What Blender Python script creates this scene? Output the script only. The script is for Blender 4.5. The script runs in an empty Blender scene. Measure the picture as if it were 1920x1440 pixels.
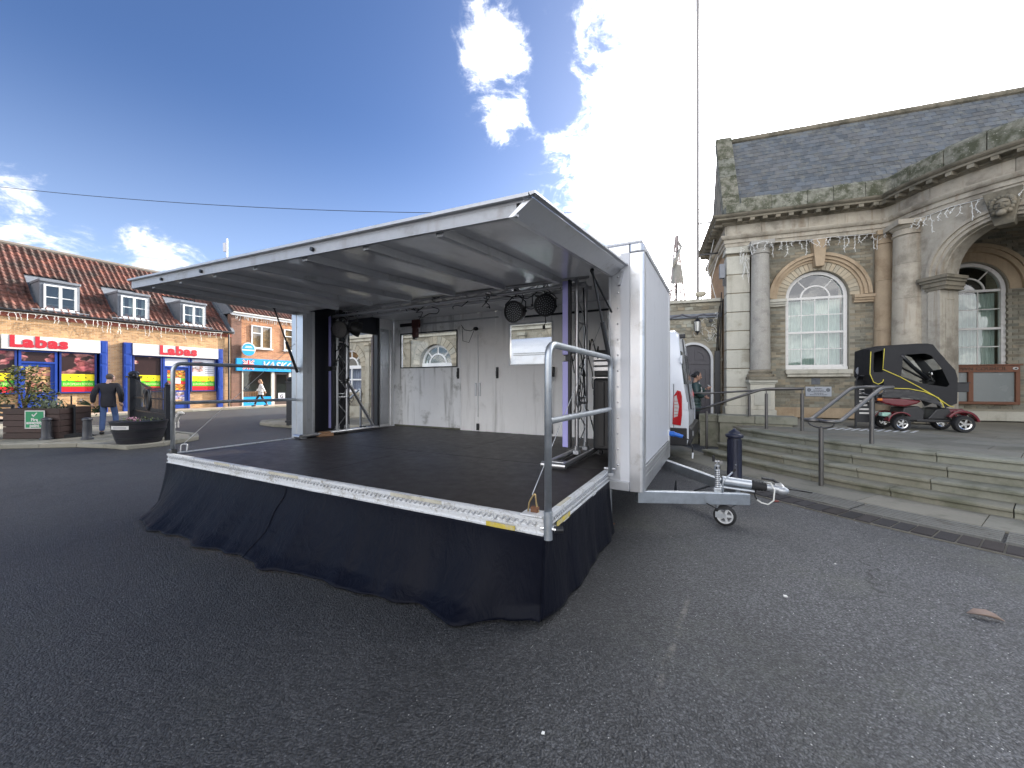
import bpy, bmesh, math, random
from mathutils import Vector, Matrix
from math import sin, cos, pi, radians, atan2, sqrt
random.seed(7)
SC = bpy.context.scene
COL = SC.collection
# ------------------------------------------------------------------ camera, sky, sun, exposure
F, EYE = 740.0, 1.5
cd = bpy.data.cameras.new('camera'); cam = bpy.data.objects.new('camera', cd); COL.objects.link(cam)
cd.sensor_width = 36.0; cd.lens = F / 1920 * 36.0; cd.clip_start = 0.05; cd.clip_end = 3000
cam.location = (0, 0, EYE); cam.rotation_euler = (radians(90), 0, 0)
SC.camera = cam
SUN_AZ, SUN_EL = radians(43), radians(20)          # azimuth to the right of straight ahead (+Y)
sdir = Vector((sin(SUN_AZ) * cos(SUN_EL), cos(SUN_AZ) * cos(SUN_EL), sin(SUN_EL)))
sl = bpy.data.lights.new('sun', 'SUN'); sun = bpy.data.objects.new('sun', sl); COL.objects.link(sun)
sl.energy = 2.5; sl.angle = radians(0.5); sl.color = (1.0, 0.91, 0.79)
sun.rotation_euler = sdir.to_track_quat('Z', 'Y').to_euler(); sun.location = (20, 24, 30)
SC.view_settings.view_transform = 'Standard'; SC.view_settings.look = 'None'
SC.view_settings.exposure = 2.14; SC.view_settings.gamma = 1.0; SC.view_settings.use_curve_mapping = False
SC.cycles.max_bounces = 7; SC.cycles.diffuse_bounces = 4; SC.cycles.glossy_bounces = 3
SC.cycles.transparent_max_bounces = 10; SC.cycles.transmission_bounces = 5
SC.cycles.sample_clamp_indirect = 6.0; SC.cycles.use_denoising = True

W = bpy.data.worlds.new('World'); SC.world = W; W.use_nodes = True

class NT:
    """small helper for node trees"""
    def __init__(s, tree): s.t = tree; s.n = tree.nodes; s.l = tree.links
    def put(s, sock, v):
        if isinstance(v, bpy.types.NodeSocket): s.l.new(v, sock)
        elif isinstance(v, (tuple, list)) and len(v) == 3 and sock.type == 'RGBA': sock.default_value = (*v, 1)
        else: sock.default_value = v
    def node(s, kind, props=None, **ins):
        nd = s.n.new(kind)
        for k, v in (props or {}).items(): setattr(nd, k, v)
        for k, v in ins.items():
            key = int(k[1:]) if k[0] == 'i' and k[1:].isdigit() else k.replace('_', ' ')
            s.put(nd.inputs[key], v)
        return nd
    def math(s, op, a, b=0.0, c=None, clamp=False):
        nd = s.n.new('ShaderNodeMath'); nd.operation = op; nd.use_clamp = clamp
        s.put(nd.inputs[0], a); s.put(nd.inputs[1], b)
        if c is not None: s.put(nd.inputs[2], c)
        return nd.outputs[0]
    def vmath(s, op, a, b=(0, 0, 0)):
        nd = s.n.new('ShaderNodeVectorMath'); nd.operation = op
        s.put(nd.inputs[0], a)
        if op == 'SCALE': s.put(nd.inputs[3], b)
        else: s.put(nd.inputs[1], b)
        return nd.outputs['Value'] if op in ('DOT_PRODUCT', 'LENGTH') else nd.outputs[0]
    def mix(s, f, a, b, blend='MIX'):
        nd = s.n.new('ShaderNodeMix'); nd.data_type = 'RGBA'; nd.blend_type = blend
        s.put(nd.inputs[0], f); s.put(nd.inputs[6], a); s.put(nd.inputs[7], b)
        return nd.outputs[2]
    def sstep(s, v, lo, hi):
        nd = s.n.new('ShaderNodeMapRange'); nd.interpolation_type = 'SMOOTHSTEP'
        s.put(nd.inputs[0], v); s.put(nd.inputs[1], lo); s.put(nd.inputs[2], hi)
        return nd.outputs[0]
    def noise(s, vec, scale, detail=4, rough=.55, out='Fac', dist=0.0):
        nd = s.n.new('ShaderNodeTexNoise'); s.put(nd.inputs['Vector'], vec)
        nd.inputs['Scale'].default_value = scale; nd.inputs['Detail'].default_value = detail
        nd.inputs['Roughness'].default_value = rough; nd.inputs['Distortion'].default_value = dist
        return nd.outputs[out]

def build_world():
    T = NT(W.node_tree); T.n.clear()
    out = T.n.new('ShaderNodeOutputWorld')
    d = T.n.new('ShaderNodeTexCoord').outputs['Generated']
    sky = T.n.new('ShaderNodeTexSky'); sky.sky_type = 'NISHITA'; sky.sun_disc = False
    sky.sun_elevation = SUN_EL; sky.sun_rotation = SUN_AZ; sky.altitude = 20
    sky.air_density = 1.0; sky.dust_density = 0.6; sky.ozone_density = 2.2
    def look(u, v):
        return Vector(((u - 960) / F, 1, (720 - v) / F)).normalized()
    def blob(u, v, r, gain=1.0):
        k = cos(radians(r)); dp = T.vmath('DOT_PRODUCT', d, tuple(look(u, v)))
        return T.math('MULTIPLY', T.math('DIVIDE', T.math('SUBTRACT', dp, k), 1 - k), gain)
    # cloud masses: one broad bank round the sun and a few loose ones
    field = None
    for b in [(1490, 250, 26), (1225, 130, 7.5, .75), (1190, 290, 6.5, .7), (935, 120, 3.6, .30), (975, 195, 3.4, .28), (1920, 330, 30), (1290, 70, 8, .6), (1560, 20, 12, .6),
              (290, 492, 3.4, .45), (0, 392, 2.4, .22), (-10, 447, 3.5, .28), (130, 470, 2.2, .2), (2500, 100, 30, .9)]:
        o = blob(*b); field = o if field is None else T.math('MAXIMUM', field, o)
    for dv, r, g in (((-.25, -1, .08), 62, 1.0), ((.75, .15, .70), 30, .6)):       # unseen cloud added overhead and behind to light walls and ground
        k = cos(radians(r)); field = T.math('MAXIMUM', field, T.math('MULTIPLY', T.math('DIVIDE', T.math('SUBTRACT', T.vmath('DOT_PRODUCT', d, tuple(Vector(dv).normalized())), k), 1 - k), g))
    field = T.math('MAXIMUM', field, -0.75)
    for u, v, r, g in ((1800, 45, 12, 2.4), (1035, 90, 3.2, .6), (1035, 190, 3.6, .9), (985, 275, 3.0, .6)):                   # thinner places in the bank
        field = T.math('SUBTRACT', field, T.math('MAXIMUM', blob(u, v, r, g), 0.0))
    up = T.math('ADD', T.vmath('DOT_PRODUCT', d, (0, 0, 1)), 0.35)
    p = T.vmath('DIVIDE', d, T.node('ShaderNodeCombineXYZ', X=up, Y=up, Z=up).outputs[0])
    n1 = T.noise(p, 6.5, 10, .64, dist=.7); n2 = T.noise(p, 30.0, 7, .65, dist=.5)
    n3 = T.noise(T.vmath('ADD', p, (5, 3, 1)), 3.2, 6, .55)
    nn = T.math('ADD', T.math('MULTIPLY', T.math('SUBTRACT', n1, .5), 2.9), T.math('MULTIPLY', T.math('SUBTRACT', n2, .5), 1.1))
    dens = T.math('ADD', field, nn)
    cov = T.math('POWER', T.sstep(dens, -.42, .75), 2.4)
    thick = T.sstep(T.math('ADD', dens, T.math('MULTIPLY', T.math('SUBTRACT', n3, .5), 1.6)), .25, 1.1)
    dp = T.math('MAXIMUM', T.vmath('DOT_PRODUCT', d, tuple(sdir)), 0.0)
    g1 = T.math('POWER', dp, 40.0); g2 = T.math('POWER', dp, 7.0); g3 = T.math('POWER', dp, 2.2)
    # cloud radiance: forward scattering round the sun, greyer where thick
    cl = T.math('ADD', T.math('ADD', T.math('MULTIPLY', g1, 7.0), T.math('MULTIPLY', g2, 4.2)), T.math('ADD', T.math('MULTIPLY', g3, .50), .42))
    bk = T.math('MAXIMUM', T.vmath('DOT_PRODUCT', d, tuple(-Vector((sdir.x, sdir.y, 0)).normalized())), 0.0)
    cl = T.math('ADD', cl, T.math('MULTIPLY', bk, .75))          # front-lit clouds opposite the sun, raised to fill camera-facing walls
    cl = T.math('MULTIPLY', cl, T.math('SUBTRACT', 1.0, T.math('MULTIPLY', thick, .45)))
    ccol = T.mix(thick, (1.0, .985, .95), (.93, .95, 1.0))
    cloud = T.vmath('SCALE', ccol, cl)
    glow = T.math('ADD', T.math('MULTIPLY', g1, 2.2), T.math('MULTIPLY', g2, .16))
    base = T.vmath('SCALE', sky.outputs[0], 0.05)
    tint = T.vmath('MULTIPLY', base, (.575, 0.665, .885))
    base = T.vmath('ADD', tint, T.vmath('SCALE', T.node('ShaderNodeCombineXYZ', X=1.0, Y=.97, Z=.92).outputs[0], glow))
    sepz = T.vmath('DOT_PRODUCT', d, (0, 0, 1))
    hor = T.math('MULTIPLY', T.sstep(sepz, .55, .02), .10)          # pale air low down
    base = T.vmath('ADD', base, T.vmath('SCALE', T.node('ShaderNodeCombineXYZ', X=.86, Y=.95, Z=1.05).outputs[0], hor))
    res = T.mix(cov, base, cloud)
    bg = T.n.new('ShaderNodeBackground'); T.l.new(res, bg.inputs[0]); bg.inputs[1].default_value = 1.0
    T.l.new(bg.outputs[0], out.inputs[0])
build_world()

# ------------------------------------------------------------------ helpers: materials
def lin(h):
    h = h.lstrip('#'); v = [int(h[i:i + 2], 16) / 255 for i in (0, 2, 4)]
    return tuple(x / 12.92 if x <= .04045 else ((x + .055) / 1.055) ** 2.4 for x in v)
MATS = {}
def mat(name, col, rough=.6, metal=0.0, var=.18, vs=6.0, bump=0.0, bs=60.0, dirt=None, dirt_amt=0.0, ds=2.5, rnd=0.0,
        coat=0.0, spec=.5, rv=.12, space='pos', streak=0.0, streak_col=(.05, .05, .04), speck=0.0):
    """a painted / stone / metal surface: base colour, mottling, optional dirt patches, streaks, relief, per-piece variation"""
    if name in MATS: return MATS[name]
    m = bpy.data.materials.new(name); m.use_nodes = True; T = NT(m.node_tree); T.n.clear(); MATS[name] = m
    out = T.n.new('ShaderNodeOutputMaterial'); b = T.n.new('ShaderNodeBsdfPrincipled'); T.l.new(b.outputs[0], out.inputs[0])
    if space == 'pos': P = T.n.new('ShaderNodeNewGeometry').outputs['Position']
    else: P = T.n.new('ShaderNodeTexCoord').outputs['Object']
    c = col if len(col) == 3 else col[:3]
    n = T.noise(P, vs, 5, .6)
    f = T.math('ADD', 1.0 - var, T.math('MULTIPLY', n, 2 * var))
    n2 = T.noise(P, vs * 7, 3, .6)
    f = T.math('MULTIPLY', f, T.math('ADD', 1.0 - var * .5, T.math('MULTIPLY', n2, var)))
    if rnd:
        r = T.math('FRACT', T.math('ADD', T.n.new('ShaderNodeObjectInfo').outputs['Random'], T.n.new('ShaderNodeNewGeometry').outputs['Random Per Island']))
        f = T.math('MULTIPLY', f, T.math('ADD', 1.0 - rnd, T.math('MULTIPLY', r, 2 * rnd)))
    colr = T.vmath('SCALE', T.node('ShaderNodeCombineXYZ', X=c[0], Y=c[1], Z=c[2]).outputs[0], f)
    if rnd:
        r2 = T.math('FRACT', T.math('MULTIPLY', r, 7.13))
        colr = T.vmath('MULTIPLY', colr, T.node('ShaderNodeCombineXYZ', X=T.math('ADD', 1 - rnd * .25, T.math('MULTIPLY', r2, rnd * .5)), Y=1.0, Z=T.math('ADD', 1 + rnd * .25, T.math('MULTIPLY', r2, -rnd * .5))).outputs[0])
    if dirt is not None:
        dn = T.sstep(T.noise(P, ds, 7, .65), .62 - dirt_amt * .35, .62 + .18 - dirt_amt * .25)
        colr = T.mix(T.math('MULTIPLY', dn, min(1, .5 + dirt_amt * .5)), colr, dirt)
    if streak:
        sp = T.node('ShaderNodeMapping', Vector=P); sp.inputs['Scale'].default_value = (1, 1, .07)
        sn = T.sstep(T.noise(sp.outputs[0], 9.0, 5, .6), .52, .74)
        colr = T.mix(T.math('MULTIPLY', sn, streak), colr, streak_col)
    if speck:
        v = T.n.new('ShaderNodeTexVoronoi'); T.put(v.inputs['Vector'], P); v.inputs['Scale'].default_value = speck
        sn = T.sstep(v.outputs['Distance'], .22, .10)
        colr = T.mix(T.math('MULTIPLY', sn, .5), colr, tuple(min(1, x * 1.9 + .05) for x in c))
    T.put(b.inputs['Base Color'], colr)
    T.put(b.inputs['Roughness'], T.math('ADD', rough - rv, T.math('MULTIPLY', n, 2 * rv), clamp=True))
    b.inputs['Metallic'].default_value = metal
    b.inputs['Specular IOR Level'].default_value = spec
    if coat: b.inputs['Coat Weight'].default_value = coat; b.inputs['Coat Roughness'].default_value = .08
    if bump:
        bn = T.node('ShaderNodeBump', Strength=bump, Distance=.01, Height=T.noise(P, bs, 5, .65))
        T.l.new(bn.outputs[0], b.inputs['Normal'])
    return m

def glass(name='glass', tint=(.9, .95, .95), refl=.35, rough=.02, clear=1.0):
    """thin pane: clear film with a Fresnel reflection"""
    if name in MATS: return MATS[name]
    m = bpy.data.materials.new(name); m.use_nodes = True; T = NT(m.node_tree); T.n.clear(); MATS[name] = m
    out = T.n.new('ShaderNodeOutputMaterial')
    tr = T.node('ShaderNodeBsdfTransparent', Color=tint); gl = T.node('ShaderNodeBsdfGlossy', Color=(1, 1, 1), Roughness=rough)
    P = T.n.new('ShaderNodeNewGeometry').outputs['Position']
    bn = T.node('ShaderNodeBump', Strength=.12, Distance=.02, Height=T.noise(P, 3.0, 2, .5)); T.l.new(bn.outputs[0], gl.inputs['Normal'])
    fr = T.node('ShaderNodeFresnel', IOR=1.5).outputs[0]
    front = T.math('SUBTRACT', 1.0, T.n.new('ShaderNodeNewGeometry').outputs['Backfacing'])
    fac = T.math('MULTIPLY', T.math('ADD', fr, refl * .25, clamp=True), front)
    mx = T.n.new('ShaderNodeMixShader'); T.put(mx.inputs[0], fac); T.l.new(tr.outputs[0], mx.inputs[1]); T.l.new(gl.outputs[0], mx.inputs[2])
    T.l.new(mx.outputs[0], out.inputs[0]); return m

def brick_mat(name, c1, c2, mortar, w=.215, h=.065, gap=.010, bump=.5, dirt=(.06, .05, .04), dirt_amt=.0, axis='xz'):
    """brickwork too far off to pick single bricks from"""
    if name in MATS: return MATS[name]
    m = bpy.data.materials.new(name); m.use_nodes = True; T = NT(m.node_tree); T.n.clear(); MATS[name] = m
    out = T.n.new('ShaderNodeOutputMaterial'); b = T.n.new('ShaderNodeBsdfPrincipled'); T.l.new(b.outputs[0], out.inputs[0])
    O = T.n.new('ShaderNodeTexCoord').outputs['Object']
    s = T.node('ShaderNodeSeparateXYZ', Vector=O)
    hx = T.math('ADD', s.outputs[0], s.outputs[1])
    V = T.node('ShaderNodeCombineXYZ', X=hx, Y=s.outputs[2], Z=0.0).outputs[0]
    br = T.n.new('ShaderNodeTexBrick'); T.put(br.inputs['Vector'], V)
    br.inputs['Scale'].default_value = 1.0; br.inputs['Brick Width'].default_value = w + gap; br.inputs['Row Height'].default_value = h + gap
    br.inputs['Mortar Size'].default_value = gap * .55; br.inputs['Mortar Smooth'].default_value = .2; br.inputs['Bias'].default_value = -.1
    T.put(br.inputs['Color1'], c1); T.put(br.inputs['Color2'], c2); T.put(br.inputs['Mortar'], mortar)
    n = T.noise(V, 2.2, 6, .65); f = T.math('ADD', .62, T.math('MULTIPLY', n, .76))
    n2 = T.noise(O, 45, 4, .6); f = T.math('MULTIPLY', f, T.math('ADD', .8, T.math('MULTIPLY', n2, .4)))
    c = T.vmath('SCALE', br.outputs['Color'], f)
    if dirt_amt:
        dn = T.sstep(T.noise(O, 1.3, 7, .65), .60 - dirt_amt * .3, .78 - dirt_amt * .2)
        c = T.mix(T.math('MULTIPLY', dn, .6), c, dirt)
    T.put(b.inputs['Base Color'], c); b.inputs['Roughness'].default_value = .9
    hgt = T.math('ADD', T.math('MULTIPLY', T.math('SUBTRACT', 1.0, br.outputs['Fac']), 1.0), T.math('MULTIPLY', n2, .5))
    bn = T.node('ShaderNodeBump', Strength=bump, Distance=.012, Height=hgt); T.l.new(bn.outputs[0], b.inputs['Normal'])
    return m

# ------------------------------------------------------------------ helpers: mesh building
class MB:
    def __init__(s): s.v = []; s.f = []
    def add(s, vs, fs):
        o = len(s.v); s.v += [tuple(v) for v in vs]; s.f += [tuple(i + o for i in f) for f in fs]; return s
    def box(s, x0, x1, y0, y1, z0, z1, M=None):
        vs = [Vector((x, y, z)) for z in (z0, z1) for y in (y0, y1) for x in (x0, x1)]
        if M is not None: vs = [M @ v for v in vs]
        return s.add(vs, [(0, 2, 3, 1), (4, 5, 7, 6), (0, 1, 5, 4), (1, 3, 7, 5), (3, 2, 6, 7), (2, 0, 4, 6)])
    def cyl(s, p0, p1, r0, r1=None, n=10, caps=True):
        p0, p1 = Vector(p0), Vector(p1); r1 = r0 if r1 is None else r1
        ax = (p1 - p0).normalized(); t = Vector((0, 0, 1)) if abs(ax.z) < .9 else Vector((1, 0, 0))
        a = ax.cross(t).normalized(); b = ax.cross(a)
        vs = [p + (a * cos(2 * pi * i / n) + b * sin(2 * pi * i / n)) * r for p, r in ((p0, r0), (p1, r1)) for i in range(n)]
        fs = [(i, (i + 1) % n, n + (i + 1) % n, n + i) for i in range(n)]
        if caps: fs += [tuple(range(n))[::-1], tuple(range(n, 2 * n))]
        return s.add(vs, fs)
    def tube(s, pts, r, n=8, closed=False):
        pts = [Vector(p) for p in pts]; N = len(pts); rs = r if isinstance(r, (list, tuple)) else [r] * N
        vs = []; prev = None
        for i, p in enumerate(pts):
            q0 = pts[i - 1] if (i > 0 or closed) else p; q1 = pts[(i + 1) % N] if (i < N - 1 or closed) else p
            ax = (q1 - q0)
            ax = ax.normalized() if ax.length > 1e-9 else Vector((0, 0, 1))
            if prev is None:
                t = Vector((0, 0, 1)) if abs(ax.z) < .9 else Vector((1, 0, 0)); a = ax.cross(t).normalized()
            else:
                a = prev - ax * prev.dot(ax)
                a = a.normalized() if a.length > 1e-6 else ax.orthogonal().normalized()
            prev = a; b = ax.cross(a)
            vs += [p + (a * cos(2 * pi * k / n) + b * sin(2 * pi * k / n)) * rs[i] for k in range(n)]
        fs = []
        for i in range(N if closed else N - 1):
            j = (i + 1) % N
            fs += [(i * n + k, i * n + (k + 1) % n, j * n + (k + 1) % n, j * n + k) for k in range(n)]
        if not closed: fs += [tuple(range(n))[::-1], tuple(range((N - 1) * n, N * n))]
        return s.add(vs, fs)
    def lathe(s, prof, n=16, c=(0, 0, 0), a0=0.0, a1=2 * pi, caps=True):
        full = abs(a1 - a0 - 2 * pi) < 1e-6; m = n if full else n + 1; vs = []
        for r, z in prof:
            vs += [(c[0] + r * cos(a0 + (a1 - a0) * i / n), c[1] + r * sin(a0 + (a1 - a0) * i / n), c[2] + z) for i in range(m)]
        fs = []
        for j in range(len(prof) - 1):
            for i in range(n):
                k = (i + 1) % m
                fs.append((j * m + i, j * m + k, (j + 1) * m + k, (j + 1) * m + i))
        if full and caps: fs += [tuple(range(m))[::-1], tuple(range((len(prof) - 1) * m, len(prof) * m))]
        return s.add(vs, fs)
    def prism(s, out, y0, y1, plane='xz'):
        """outline [(a,b)] extruded; plane xz -> along y, xy -> along z, yz -> along x"""
        n = len(out)
        def P(a, b, t): return (a, t, b) if plane == 'xz' else ((a, b, t) if plane == 'xy' else (t, a, b))
        vs = [P(a, b, y0) for a, b in out] + [P(a, b, y1) for a, b in out]
        return s.add(vs, [tuple(range(n)), tuple(range(n, 2 * n))[::-1]] + [(i, n + i, n + (i + 1) % n, (i + 1) % n) for i in range(n)])
    def ball(s, c, r, n=10, m=7):
        rx, ry, rz = r if isinstance(r, (tuple, list)) else (r, r, r); vs = [(c[0], c[1], c[2] - rz)]
        for j in range(1, m):
            t = -pi / 2 + pi * j / m
            vs += [(c[0] + rx * cos(t) * cos(2 * pi * i / n), c[1] + ry * cos(t) * sin(2 * pi * i / n), c[2] + rz * sin(t)) for i in range(n)]
        vs.append((c[0], c[1], c[2] + rz)); L = len(vs) - 1
        fs = [(0, 1 + (i + 1) % n, 1 + i) for i in range(n)]
        for j in range(m - 2):
            fs += [(1 + j * n + i, 1 + j * n + (i + 1) % n, 1 + (j + 1) * n + (i + 1) % n, 1 + (j + 1) * n + i) for i in range(n)]
        fs += [(L, 1 + (m - 2) * n + i, 1 + (m - 2) * n + (i + 1) % n) for i in range(n)]
        return s.add(vs, fs)
    def grid(s, fn, nu, nv):
        vs = [fn(i / nu, j / nv) for j in range(nv + 1) for i in range(nu + 1)]
        return s.add(vs, [(j * (nu + 1) + i, j * (nu + 1) + i + 1, (j + 1) * (nu + 1) + i + 1, (j + 1) * (nu + 1) + i) for j in range(nv) for i in range(nu)])
    def mesh(s, name, m=None, smooth=False):
        me = bpy.data.meshes.new(name); me.from_pydata(s.v, [], s.f); me.validate()
        bm = bmesh.new(); bm.from_mesh(me); bmesh.ops.recalc_face_normals(bm, faces=bm.faces); bm.to_mesh(me); bm.free()
        if smooth: me.polygons.foreach_set('use_smooth', [True] * len(me.polygons))
        if m is not None: me.materials.append(m)
        me.update(); return me
    def build(s, name, m, parent=None, smooth=False, bevel=0.0, loc=None, rot=None, auto=None, solid=0.0, subd=0, segs=2, **kw):
        me = s.mesh(name, m, smooth or auto is not None)
        if auto is not None: me.set_sharp_from_angle(angle=radians(auto))
        o = bpy.data.objects.new(name, me); COL.objects.link(o)
        if parent is not None: o.parent = parent
        if loc is not None: o.location = loc
        if rot is not None: o.rotation_euler = rot
        if solid: md = o.modifiers.new('solid', 'SOLIDIFY'); md.thickness = solid; md.offset = 0
        if bevel: md = o.modifiers.new('bevel', 'BEVEL'); md.width = bevel; md.segments = segs; md.limit_method = 'ANGLE'; md.angle_limit = radians(40); md.harden_normals = False
        if subd: md = o.modifiers.new('subd', 'SUBSURF'); md.levels = subd; md.render_levels = subd
        for k, v in kw.items(): o[k] = v
        return o

def thing(name, label, cat, loc=(0, 0, 0), rotz=0.0, group=None):
    o = bpy.data.objects.new(name, None); COL.objects.link(o); o.empty_display_size = .2
    o.location = loc; o.rotation_euler = (0, 0, rotz); o['label'] = label; o['category'] = cat
    if group: o['group'] = group
    return o
def tag(o, label, cat, group=None):
    o['label'] = label; o['category'] = cat
    if group: o['group'] = group
    return o
def struct(o): o['kind'] = 'structure'; return o
def put(me, name, parent, loc=(0, 0, 0), rot=(0, 0, 0), scale=None):
    """one more piece that shares a mesh"""
    o = bpy.data.objects.new(name, me); COL.objects.link(o); o.parent = parent; o.location = loc; o.rotation_euler = rot
    if scale: o.scale = scale
    return o
def kids(o): return [c for c in COL.objects if c.parent is o]
def dup(root, loc, rotz=None, label=None):
    r = root.copy(); COL.objects.link(r); r.location = loc
    if rotz is not None: r.rotation_euler = (0, 0, rotz)
    if label: r['label'] = label
    for ch in list(root.children):
        c = ch.copy(); COL.objects.link(c); c.parent = r
        for g in list(ch.children):
            d = g.copy(); COL.objects.link(d); d.parent = c
    return r
def text(body, size, m, parent, loc, rot=(pi / 2, 0, 0), name='lettering', ext=.004, bold=0.0, align='CENTER', shear=0.0, sx=1.0, space=1.0):
    cu = bpy.data.curves.new(name, 'FONT'); cu.body = body; cu.size = size; cu.extrude = ext; cu.offset = bold; cu.align_x = align; cu.align_y = 'CENTER'
    cu.shear = shear; cu.space_character = space; cu.resolution_u = 3; cu.materials.append(m)
    o = bpy.data.objects.new(name, cu); COL.objects.link(o); o.parent = parent; o.location = loc; o.rotation_euler = rot; o.scale = (sx, 1, 1); return o
def arc(c, r, a0, a1, n): return [(c[0] + r * cos(a0 + (a1 - a0) * i / n), c[1] + r * sin(a0 + (a1 - a0) * i / n)) for i in range(n + 1)]
def round_path(pts, r, n=5):
    """polyline with rounded corners (bent tube)"""
    pts = [Vector(p) for p in pts]; out = [pts[0]]
    for i in range(1, len(pts) - 1):
        p = pts[i]; a = (pts[i - 1] - p); b = (pts[i + 1] - p); q = min(r, a.length * .45, b.length * .45)
        p0 = p + a.normalized() * q; p1 = p + b.normalized() * q
        for k in range(n + 1):
            t = k / n; out.append(p0 * (1 - t) ** 2 + p * 2 * t * (1 - t) + p1 * t * t)
    out.append(pts[-1]); return out
def skin(name, joints, edges, m, parent, sub=2, root=0):
    """one continuous surface grown round a skeleton: joints [(co, radius or (rx, ry))]"""
    me = bpy.data.meshes.new(name); me.from_pydata([tuple(j[0]) for j in joints], edges, []); me.materials.append(m)
    o = bpy.data.objects.new(name, me); COL.objects.link(o); o.parent = parent
    md = o.modifiers.new('skin', 'SKIN'); md.use_smooth_shade = True; md.branch_smoothing = .4
    for i, j in enumerate(joints):
        r = j[1]; me.skin_vertices[0].data[i].radius = r if isinstance(r, tuple) else (r, r)
        me.skin_vertices[0].data[i].use_root = (i == root)
    sd = o.modifiers.new('subd', 'SUBSURF'); sd.levels = sub; sd.render_levels = sub
    return o

# ------------------------------------------------------------------ shared materials
ALU = mat('aluminium', (.60, .61, .63), .38, .9, .10, 5, bump=.06, bs=90, dirt=(.32, .31, .29), dirt_amt=.2, ds=6)
ALU_DULL = mat('dull_aluminium', (.50, .51, .53), .5, .75, .14, 7, bump=.05, bs=60, dirt=(.25, .25, .24), dirt_amt=.25, ds=5)
GALV = mat('galvanised_steel', (.46, .49, .52), .42, .85, .22, 14, dirt=(.34, .35, .36), dirt_amt=.3, ds=9)
CHROME = mat('bright_steel', (.7, .7, .7), .18, 1.0, .05)
STEEL_DARK = mat('dark_steel_rail', (.16, .155, .15), .38, .8, .15, 10)
BLACK = mat('black_paint', (.012, .013, .016), .4, 0, .25, 8)
IRON = mat('black_iron', (.014, .015, .019), .42, 0, .25, 8, bump=.1, bs=50)
RUBBER = mat('black_rubber', (.016, .016, .017), .75, 0, .2, 10, bump=.1, bs=120)
PLASTIC_BLK = mat('black_plastic', (.018, .018, .02), .45, 0, .2, 9)
RUST = mat('rusty_steel', (.16, .075, .04), .85, .2, .3, 25, bump=.2, bs=100)
WHITE = mat('white_paint', (.72, .73, .74), .45, 0, .06, 4)
CABLE = mat('black_cable', (.012, .012, .013), .55)
WIRE_W = mat('white_wire', (.75, .75, .72), .5)
SKIN = mat('skin', (.52, .32, .24), .5, 0, .08, 20)
SKIN_D = mat('tan_skin', (.36, .21, .15), .5, 0, .08, 20)
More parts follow.
